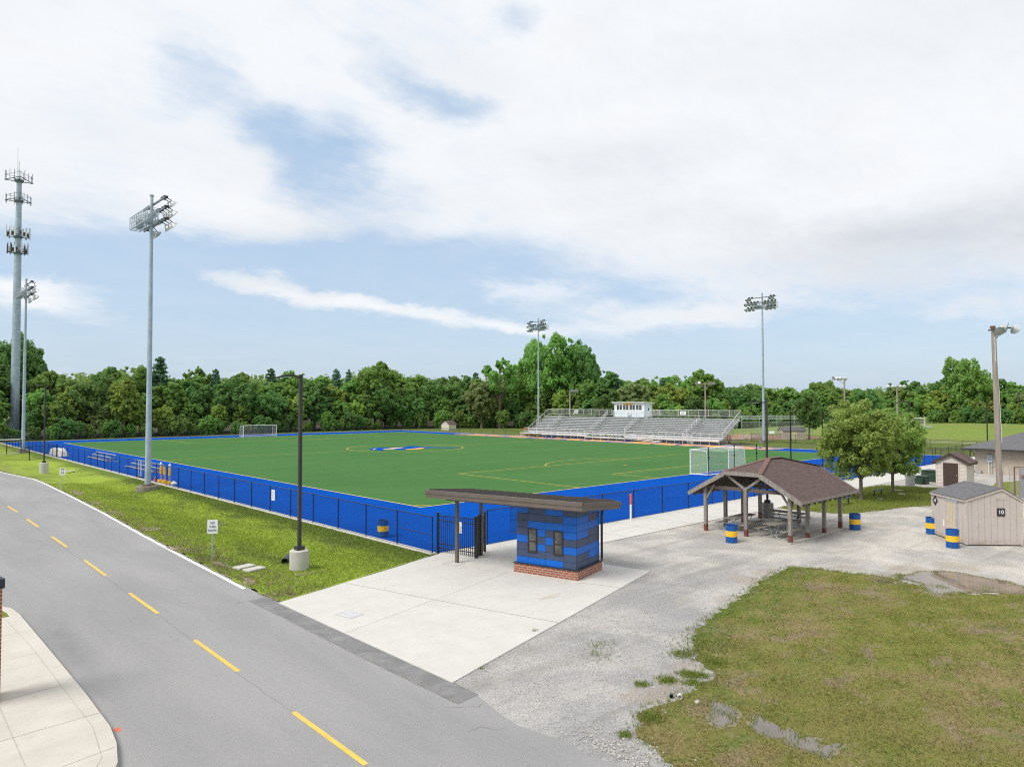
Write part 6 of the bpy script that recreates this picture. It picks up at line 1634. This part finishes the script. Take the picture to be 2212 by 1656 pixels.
psg = empty('name_board', (86.22, 48.7, 7.0), -PI / 2, 'narrow orange name board above the press box windows', 'sign')
MB().box(-1.15, 1.15, -.05, .02, -.13, .15).build('panel', M['pbox_sign'], psg)
mb = MB(); rq = random.Random(3); q = -1.02
while q < .98: wq = rq.uniform(.06, .11); mb.box(q, q + wq, -.056, -.051, -.07, .09); q += wq + (.05 if rq.random() < .85 else .16)
mb.build('lettering', plain('press_letter', (.36, .20, .03), .6), psg)
mb = MB()
for y in (.3, 3.75, 7.2): mb.tube([(.3, y, 0), (.3, y, -4.44)], .07, 8); mb.tube([(2.3, y, 0), (2.3, y, -4.44)], .07, 8)
mb.box(-.05, 2.65, -.1, 7.6, -.12, 0)
mb.build('support', M['galv'], pb)
bl_sign(48.5, 86.05, 5.02, 1.05, .62, 'white notice below the press box windows')
MB_r = MB()
for k in range(5): y = k * PW / 4; MB_r.tube([(-.30, y, -.02), (-.30, y, 1.15)], .03, 6)
MB_r.tube([(-.30, 0, 1.15), (-.30, PW, 1.15)], .03, 6); MB_r.build('front_rail', M['alu_rail'], pb)

# ------------------------------------------------------------------ ball diamond and small sheds in the distance
def gable_shed(name, loc, rz, w_, d_, h_, pk, wall, roofm, label, door=None, over=.2):
    o = empty(name, loc, rz, label, 'shed')
    mb = MB(); gb = [(0, 0), (d_, 0), (d_, h_), (d_ / 2, pk), (0, h_)]
    mb.add([(0, y, z) for y, z in gb], [(4, 3, 2, 1, 0)]); mb.add([(w_, y, z) for y, z in gb], [(0, 1, 2, 3, 4)])
    mb.quad((0, 0, 0), (w_, 0, 0), (w_, 0, h_), (0, 0, h_)); mb.quad((w_, d_, 0), (0, d_, 0), (0, d_, h_), (w_, d_, h_))
    mb.build('wall', M[wall], o)
    mb = MB(); sl_ = (pk - h_) / (d_ / 2)
    for ya, za, yb_, zb in ((-over, h_ - over * sl_, d_ / 2, pk), (d_ / 2, pk, d_ + over, h_ - over * sl_)):
        a = [(-over, ya, za + .03), (w_ + over, ya, za + .03), (w_ + over, yb_, zb + .03), (-over, yb_, zb + .03)]
        mb.add(a + [(x, y, z - .08) for x, y, z in a], [(0, 1, 2, 3), (7, 6, 5, 4), (0, 4, 5, 1), (1, 5, 6, 2), (2, 6, 7, 3), (3, 7, 4, 0)])
    mb.build('roof', M[roofm], o)
    if door: MB().box(door[0], door[1], -.04, .0, .05, door[2]).build('door', M['door_cream'], o)
    return o
gable_shed('far_shed', (104.9, 25.4, 0), math.atan2(-3.0, 3.15), 4.4, 2.4, 1.85, 2.45, 'far_shed', 'shingle_grey', 'taupe shed with a grey roof beside the clay infield', (1.7, 2.75, 1.65))
gable_shed('far_shed', (88.3, 109.8, 0), R(10), 2.9, 2.7, 1.75, 2.6, 'lap_siding', 'shingle_brown', 'small pale shed at the wood edge beyond the far corner of the pitch', (.4, 1.2, 1.6))
bs = empty('backstop', (104.2, 27.3, 0), math.atan2(-3.0, 3.15), 'tall pipe backstop of the ball diamond with an overhanging top', 'backstop')
mb = MB()
for x in (-6, -2.5, 1, 4.5, 8): mb.tube([(x, 0, 0), (x, 0, 4.0)], .05, 6); mb.tube([(x, 0, 4.0), (x + .5, 1.5, 4.6)], .04, 5)
for z in (2.0, 3.5, 4.0): mb.tube([(-6, 0, z), (8, 0, z)], .04, 6)
mb.tube([(-5.5, 1.5, 4.6), (8.5, 1.5, 4.6)], .045, 6)
mb.build('frame', M['galv'], bs)
MB().quad((-6, 0, 0), (8, 0, 0), (8, 0, 3.5), (-6, 0, 3.5)).quad((-6, 0, 4), (8, 0, 4), (8.5, 1.5, 4.6), (-5.5, 1.5, 4.6)).build('mesh', M['rail_net'], bs)
tag(MB().box(-.5, .5, -.03, .03, 1.2, 1.8).build('backstop_sign', M['sign_white'], loc=(101.5, 26.0, 0), rz=-.9), 'small white board on the diamond fence', 'sign')
def small_bleacher(loc, rz, n, w_, label):
    o = empty('small_bleacher', loc, rz, label, 'bleachers', 'small aluminium stands by the diamonds')
    for i in range(n): MB().box(0, w_, -.5 * i - .28, -.5 * i, .30 * (i + 1) - .04, .30 * (i + 1)).box(0, w_, -.5 * i - .5, -.5 * i - .3, .30 * (i + 1) - .2, .30 * (i + 1) - .17).build('seat_row', M['alu_rail'], o)
    mb = MB()
    for k in range(4): x = .2 + (w_ - .4) * k / 3; mb.bar((x, .1, .05), (x, -.5 * n, .3 * n), .06); mb.bar((x, -.5 * n, 0), (x, -.5 * n, .3 * n + .9), .05); mb.bar((x, .1, .04), (x, -.5 * n, .04), .06)
    mb.bar((0, -.5 * n, .3 * n + .9), (w_, -.5 * n, .3 * n + .9), .05)
    mb.build('frame', M['galv'], o)
small_bleacher((100.6, 32.7, 0), math.atan2(-2.2, 5.6), 3, 5.6, 'small aluminium stand on the clay beyond the right end of the big bleachers')
small_bleacher((111.6, 21.6, 0), math.atan2(-1.5, 2.0) + .2, 4, 2.6, 'small aluminium stand beside the round diamond tree')
small_bleacher((160, 19.8, .5), -.7, 4, 4.0, 'small stand far off below the bare white goal')

# ------------------------------------------------------------------ trees
def leaf_mesh(name, clumps, size, mat, seed, up=.35, flat=1.0):
    """clumps: list of (centre, radius, leaves). Leaf cards spread through each clump's shell."""
    r_ = np.random.default_rng(seed); Cs = []; Ns = []; S = []
    for c, rad, n in clumps:
        d = r_.normal(size=(n, 3)); d /= np.linalg.norm(d, axis=1, keepdims=True)
        rr = rad * r_.uniform(.35, 1.05, n) ** .6
        off = d * rr[:, None]; off[:, 2] *= flat
        Cs.append(np.asarray(c) + off)
        nn = d + np.array([0, 0, up]) + r_.normal(0, .55, (n, 3)); nn /= np.linalg.norm(nn, axis=1, keepdims=True)
        Ns.append(nn); S.append(size * r_.uniform(.6, 1.25, n))
    C = np.concatenate(Cs); N = np.concatenate(Ns); S = np.concatenate(S); n = len(C)
    t = np.cross(N, r_.normal(size=(n, 3))); t /= np.linalg.norm(t, axis=1, keepdims=True); b = np.cross(N, t)
    t *= (S * .5)[:, None]; b *= (S * .5 * r_.uniform(.55, 1.0, n))[:, None]
    # a pointed leaf-spray: a bent kite of four corners
    bend = N * (S * .12)[:, None]
    V = np.stack([C - t, C + b - bend, C + t * 1.1, C - b - bend], 1).reshape(-1, 3)
    me = bpy.data.meshes.new(name)
    me.vertices.add(4 * n); me.vertices.foreach_set('co', V.astype(np.float32).ravel())
    me.loops.add(4 * n); me.loops.foreach_set('vertex_index', np.arange(4 * n, dtype=np.int32))
    me.polygons.add(n); me.polygons.foreach_set('loop_start', np.arange(0, 4 * n, 4, dtype=np.int32)); me.polygons.foreach_set('loop_total', np.full(n, 4, np.int32))
    me.materials.append(mat); me.update(); me.validate()
    return me
def make_tree(name, kind, seed, mat, leaf=.34, dens=1.0):
    """prototype about 10 m high (scaled when placed) > trunk, crown"""
    r_ = random.Random(seed)
    o = empty(name)
    cl = []; limbs = MB()
    def limb(a, b, ra, rb, sag=.0):
        a, b = Vector(a), Vector(b); m_ = a.lerp(b, .5) + Vector((r_.uniform(-.25, .25), r_.uniform(-.25, .25), sag))
        limbs.tube([a, m_, b], [ra, (ra + rb) / 2, rb], 6)
    if kind == 'conifer':
        limbs.tube([(0, 0, 0), (0, 0, 5), (0, 0, 9.7)], [.22, .14, .03], 7)
        z = 1.2
        while z < 9.8:
            R_ = 2.5 * (1 - (z / 10.2)) ** .8 + .15; k = max(3, int(8 * R_ / 1.6)); a0 = r_.uniform(0, 6)
            for i in range(k):
                a = a0 + 2 * PI * i / k + r_.uniform(-.25, .25); q = R_ * r_.uniform(.65, 1.12)
                for f_ in (.35, .62, .88):
                    cl.append(((q * f_ * math.cos(a), q * f_ * math.sin(a), z - .10 * q * f_ + r_.uniform(-.1, .1)), .34 + .22 * R_ * f_ * .5, int(16 * dens)))
                limb((0, 0, z + .1), (q * .8 * math.cos(a), q * .8 * math.sin(a), z - .1), .04, .015)
            z += r_.uniform(.42, .62)
        cl.append(((0, 0, 9.85), .25, int(26 * dens)))
        me = leaf_mesh('crown', cl, leaf * .8, mat, seed, .2, .55)
    else:
        if kind == 'round': cz, rx, rz_, h0 = 5.9, 3.5, 3.9, 1.9
        elif kind == 'tall': cz, rx, rz_, h0 = 5.7, 2.45, 4.3, 1.3
        elif kind == 'wide': cz, rx, rz_, h0 = 5.8, 4.6, 4.1, 1.7
        elif kind == 'shrub': cz, rx, rz_, h0 = 4.2, 5.0, 5.4, .2
        elif kind == 'sparse': cz, rx, rz_, h0 = 6.4, 2.6, 3.5, 2.2
        elif kind == 'park': cz, rx, rz_, h0 = 5.9, 3.55, 4.15, 2.0
        lobes = []
        nl = {'park': 17, 'sparse': 9, 'shrub': 13}.get(kind, 15)
        for i in range(nl):
            u = (i + .5) / nl; zz = -0.92 + 1.86 * u; a = i * 2.39996 + r_.uniform(-.4, .4)
            ring = math.sqrt(max(0.02, 1 - zz * zz)) * (1.0 if zz > -.35 else .88)
            q = r_.uniform(.50, .80)
            lobes.append((Vector((rx * ring * q * math.cos(a), rx * ring * q * math.sin(a), cz + rz_ * zz * r_.uniform(.66, .82))), r_.uniform(.28, .42) * rx))
        for (c, rl2) in lobes:
            kk = int((17 if kind != 'sparse' else 8) * (1.35 if kind == 'park' else 1))
            for j in range(kk):
                d = Vector((r_.gauss(0, 1), r_.gauss(0, 1), r_.gauss(.25, 1))).normalized()
                p = c + d * rl2 * r_.uniform(.72, 1.08)
                if p.z < h0: p.z = h0 + r_.uniform(0, .5)
                cl.append((tuple(p), rl2 * r_.uniform(.26, .42), int(r_.uniform(30, 52) * dens)))
            for j in range(5):     # inner fill
                cl.append((tuple(c + Vector((r_.uniform(-.5, .5), r_.uniform(-.5, .5), r_.uniform(-.5, .5))) * rl2), rl2 * .4, int(16 * dens)))
        # stray sprays that break the outline
        for j in range(36):
            c, rl2 = r_.choice(lobes); d = Vector((r_.gauss(0, 1), r_.gauss(0, 1), r_.gauss(.5, .9))).normalized()
            cl.append((tuple(c + d * rl2 * r_.uniform(1.1, 1.42)), rl2 * .17, int(13 * dens)))
        t0 = {'park': .17, 'wide': .34, 'shrub': .12}.get(kind, .24)
        fork = h0 + (.2 if kind == 'park' else .9)
        limbs.tube([(0, 0, -.3), (.03, 0, .15), (.05, .02, fork * .5), (0, 0, fork)], [t0 * 1.5, t0 * 1.08, t0 * .92, t0 * .85], 9)
        for (c, rl2) in lobes: limb((0, 0, fork * r_.uniform(.85, 1.1)), c, t0 * .5, .03, .3)
        limbs.tube([(0, 0, fork), (.1, .05, cz + rz_ * .55)], [t0 * .8, .04], 7)
        me = leaf_mesh('crown', cl, leaf, mat, seed)
    cr_ = bpy.data.objects.new('crown', me); COL.objects.link(cr_); cr_.parent = o
    limbs.build('trunk', M['bark'] if kind != 'bare' else M['twig'], o)
    return o
PROTO = {
    'mid_round': ('broadleaf_tree', 'round', 1, 'leaf_mid'), 'mid_tall': ('broadleaf_tree', 'tall', 2, 'leaf_mid'), 'mid_wide': ('broadleaf_tree', 'wide', 3, 'leaf_mid'),
    'dark_round': ('broadleaf_tree', 'round', 4, 'leaf_dark'), 'dark_tall': ('broadleaf_tree', 'tall', 5, 'leaf_dark'), 'dark_wide': ('broadleaf_tree', 'wide', 6, 'leaf_dark'),
    'yellow_tall': ('broadleaf_tree', 'tall', 7, 'leaf_yellow'), 'yellow_round': ('broadleaf_tree', 'round', 8, 'leaf_yellow'), 'olive_round': ('broadleaf_tree', 'round', 9, 'leaf_olive'),
    'conifer': ('conifer_tree', 'conifer', 10, 'leaf_conifer'), 'conifer2': ('conifer_tree', 'conifer', 11, 'leaf_conifer'), 'sparse': ('broadleaf_tree', 'sparse', 12, 'leaf_mid'),
    'shrub_a': ('shrub', 'shrub', 13, 'leaf_bush'), 'shrub_b': ('shrub', 'shrub', 14, 'leaf_mid'), 'shrub_c': ('shrub', 'shrub', 15, 'leaf_dark')}
LOOK = {'mid_round': 'round mid green tree', 'mid_tall': 'tall narrow mid green tree', 'mid_wide': 'spreading mid green tree', 'dark_round': 'round dark green tree', 'dark_tall': 'tall dark green tree',
        'dark_wide': 'spreading dark green tree', 'yellow_tall': 'tall yellow green tree', 'yellow_round': 'round yellow green tree', 'olive_round': 'dull olive green tree', 'conifer': 'dark pointed conifer',
        'conifer2': 'dark ragged conifer', 'sparse': 'thin open-crowned tree', 'shrub_a': 'yellowish bush', 'shrub_b': 'leafy green bush', 'shrub_c': 'dark bush'}
protos = {}
def place_tree(kind, x, y, h, wk, label, group=None, rot=None, z=0.0):
    hs = 10.0 if not kind.startswith('shrub') else 9.6
    if kind not in protos:
        nm, kd, sd, mt = PROTO[kind]
        t_ = make_tree(nm, kd, sd, M[mt], .36 if not kind.startswith('shrub') else .46, 1.7); protos[kind] = t_
    else: t_ = dup(protos[kind])
    s_ = h / hs
    t_.location = (x, y, z); t_.scale = (s_ * wk, s_ * wk, s_); t_.rotation_euler = (0, 0, rot if rot is not None else rt_.uniform(0, 6.28))
    t_['label'] = label; t_['category'] = 'bush' if kind.startswith('shrub') else 'tree'
    if group: t_['group'] = group
    elif 'group' in t_: del t_['group']
    return t_
rt_ = random.Random(21)
# how high the wood's skyline stands above eye level, by bearing (survey of crown tops: sheet x, sheet y)
SKY = [(-60, 760), (0, 800), (100, 800), (150, 795), (200, 790), (240, 786), (270, 785), (310, 800), (340, 788), (380, 806), (430, 792), (470, 800), (520, 800), (560, 796), (620, 803), (690, 795), (740, 800), (770, 792), (800, 782), (850, 785), (880, 794), (900, 803), (950, 797),
       (1000, 807), (1050, 800), (1110, 790), (1320, 802), (1360, 808), (1400, 822), (1450, 809), (1480, 816), (1520, 812), (1570, 830), (1620, 822), (1690, 830), (1730, 840), (1770, 830), (1850, 838), (1900, 832), (1940, 830), (1980, 820), (2140, 815), (2180, 828), (2240, 816), (2400, 812)]
def sky_h(x, y):
    dx, dy = x - CAM_POS.x, y - CAM_POS.y
    dep = dx * math.cos(YAW) + dy * math.sin(YAW); lat = dx * math.sin(YAW) - dy * math.cos(YAW)
    sx = 1105.5 + 1529 * lat / dep
    for (xa, ya), (xb, yb) in zip(SKY, SKY[1:]):
        if sx <= xb: break
    sy = ya + (yb - ya) * min(1, max(0, (sx - xa) / (xb - xa)))
    return sx, CAM_POS.z + (872 - sy) / 1529. * dep
def along(pts, step, jit):
    pts = [Vector(p) for p in pts]; d = rt_.uniform(0, step); 
    for a, b in zip(pts, pts[1:]):
        L_ = (b - a).length
        while d < L_: yield a.lerp(b, d / L_) + Vector((rt_.uniform(-jit, jit), rt_.uniform(-jit, jit))); d += step * rt_.uniform(.8, 1.2)
        d -= L_
WOOD = [(-42, 119), (-20, 123), (20, 125), (60, 127.5), (84, 128), (100, 122), (112, 110), (118, 92), (124, 76), (134, 66), (150, 60), (172, 54), (192, 42), (205, 22), (212, -10), (214, -60)]
def zone(sx):
    return ('at the far left beyond the road bend' if sx < 110 else 'at the left behind the end fence' if sx < 440 else 'behind the far goal' if sx < 680 else 'behind the middle of the far end line' if sx < 960
            else 'left of the bleachers' if sx < 1150 else 'behind the left half of the bleachers' if sx < 1370 else 'behind the right half of the bleachers' if sx < 1600 else 'beyond the ball diamond' if sx < 1950 else 'along the rising grass at the right')
def off(pts, d):
    """push the wood edge line back by d"""
    o_ = []
    for i, p in enumerate(pts):
        a, b = Vector(pts[max(0, i - 1)]), Vector(pts[min(len(pts) - 1, i + 1)]); t_ = (b - a).normalized()
        o_.append(Vector(p) + Vector((-t_.y, t_.x)) * d)
    return o_
def ground_z(x, y): return .9 if (x > 185 and y < 60) else 0.0
ntree = 0
for row, (back, step, jit) in enumerate(((19, 6.6, 2.6), (11, 5.6, 1.8), (5.5, 5.2, 1.5))):
    for p in along(off(WOOD, back), step, jit):
        sx, H = sky_h(p.x, p.y)
        if sx < -140 or sx > 2330: continue
        if row == 0:
            kind = rt_.choices(['dark_round', 'mid_round', 'conifer', 'conifer2', 'dark_tall', 'mid_tall', 'mid_wide', 'sparse'], [3, 3, 2.6 if sx < 1100 else 1.0, 2 if sx < 1100 else .6, 2, 3, 2, .7])[0]
            h = H * rt_.uniform(.90, 1.03)
        elif row == 1:
            kind = rt_.choices(['mid_round', 'mid_tall', 'yellow_tall', 'yellow_round', 'olive_round', 'dark_round', 'dark_wide', 'mid_wide'], [3, 3.4, 2.2, 1.6, .9, 1.6, 1.2, 2])[0]
            h = H * rt_.uniform(.66, .90)
        else:
            kind = rt_.choices(['mid_round', 'yellow_round', 'yellow_tall', 'dark_round', 'olive_round', 'mid_tall', 'dark_wide'], [3, 1.8, 1.8, 1.6, .8, 2.4, 1.5])[0]
            h = H * rt_.uniform(.42, .66)
        lab = LOOK[kind] + ' of the wood ' + zone(sx)
        place_tree(kind, p.x, p.y, max(4.5, h), rt_.uniform(1.0, 1.28) if 'conifer' not in kind else rt_.uniform(.75, 1.0), lab, 'trees of the wood, ' + LOOK[kind] + ' ' + zone(sx), z=ground_z(p.x, p.y)); ntree += 1
for p in along(off(WOOD, 1.2), 3.1, 1.1):
    sx, H = sky_h(p.x, p.y)
    if sx < -140 or sx > 2330: continue
    kind = rt_.choice(['shrub_a', 'shrub_b', 'shrub_c', 'shrub_c']); lab = LOOK[kind] + ' at the wood edge ' + zone(sx)
    place_tree(kind, p.x, p.y, rt_.uniform(2.6, 5.6), rt_.uniform(.75, 1.1), lab, 'bushes at the wood edge, ' + LOOK[kind] + ' ' + zone(sx), z=ground_z(p.x, p.y)); ntree += 1
# named giants and special crowns
def at(sx, dep):
    lat = (sx - 1105.5) / 1529 * dep
    return CAM_POS.x + dep * math.cos(YAW) + lat * math.sin(YAW), CAM_POS.y + dep * math.sin(YAW) - lat * math.cos(YAW)
def special(kind, sx, dep, top, wk, label):
    x, y = at(sx, dep); return place_tree(kind, x, y, CAM_POS.z + (872 - top) / 1529 * dep, wk, label, z=0)
special('mid_wide', 1185, 210, 727, .72, 'great spreading tree towering over the wood behind the light tower left of the press box')
special('dark_wide', 1250, 212, 742, .60, 'right-hand shoulder of the great tree group, dense and dark, behind the bleachers')
special('sparse', 1078, 205, 764, .9, 'open-crowned tree standing just left of the great tree')
special('dark_wide', 36, 175, 727, .62, 'big old tree behind the cell mast at the far left')
special('mid_tall', 1522, 205, 794, 1.15, 'tall rounded tree behind the four-lamp wooden pole')
special('mid_wide', 2083, 212, 776, .78, 'broad billowing tree rising above the right woods left of the near mast')
special('sparse', 428, 180, 784, .8, 'small leggy tree sticking up from the left wood')
special('conifer', 345, 172, 770, 1.0, 'sharp conifer standing high beside the nearest light tower')
special('yellow_tall', 268, 152, 812, 1.05, 'bright yellow green tree left of the nearest light tower')
special('mid_round', 810, 203, 780, .95, 'large leafy tree bulging above the wood right of the near lamp post')
special('olive_round', 1040, 204, 822, 1.0, 'soft grey green willowy tree left of the bleachers')
special('mid_round', 1086, 193, 884, 1.1, 'young round tree standing clear at the left end of the bleachers')
# trees of the ball diamond
place_tree('dark_round', 109.8, 22.4, 9.4, .80, 'round dark tree standing alone beside the taupe shed on the ball diamond')
place_tree('dark_round', 121.5, 16.2, 10.2, .95, 'dark tree behind the yellow green street trees, left of them')
# far wood on the ridge behind everything, too far to count
cl = []; rf_ = random.Random(31)
for sx in range(-200, 2500, 9):
    for dep, k in ((250, .93), (285, .985), (330, 1.0)):
        x, y = at(sx + rf_.uniform(-4, 4), dep + rf_.uniform(-12, 12)); _, H = sky_h(x, y)
        if 1540 < sx < 2010: H += {250: 0, 285: .5, 330: 1.2}[dep]
        H = max(6, (H - 2) * k * rf_.uniform(.90, 1.0)); 
        for _ in range(8):
            z = H * rf_.uniform(.25, 1) ** .7; cl.append(((x + rf_.uniform(-3, 3), y + rf_.uniform(-3, 3), z - 1.0), rf_.uniform(1.0, 2.1), 26))
me = leaf_mesh('far_wood', cl, 1.05, M['leaf_mid'], 5)
fw = bpy.data.objects.new('far_wood', me); COL.objects.link(fw)
tag(fw, 'unbroken distant woodland behind the tree line and along the horizon', 'woodland', kind='stuff')

# the two street trees beside the walk, with finer leaves
def street_tree(loc, h, seed, label, wk):
    t_ = make_tree('street_tree', 'park', seed, M['leaf_park'], .22, 2.0)
    t_.location = loc; t_.scale = (h / 10.15 * wk, h / 10.15 * wk, h / 10.15); t_.rotation_euler = (0, 0, seed)
    tag(t_, label, 'tree', 'yellow green street trees beside the walk')
street_tree((25.7, -19.05, 0), 7.35, 41, 'nearer yellow green street tree on the lawn right of the pavilion', 1.12)
street_tree((32.1, -19.05, 0), 6.9, 44, 'farther yellow green street tree beside the walk and the lamp base', 1.08)
print('trees', ntree)
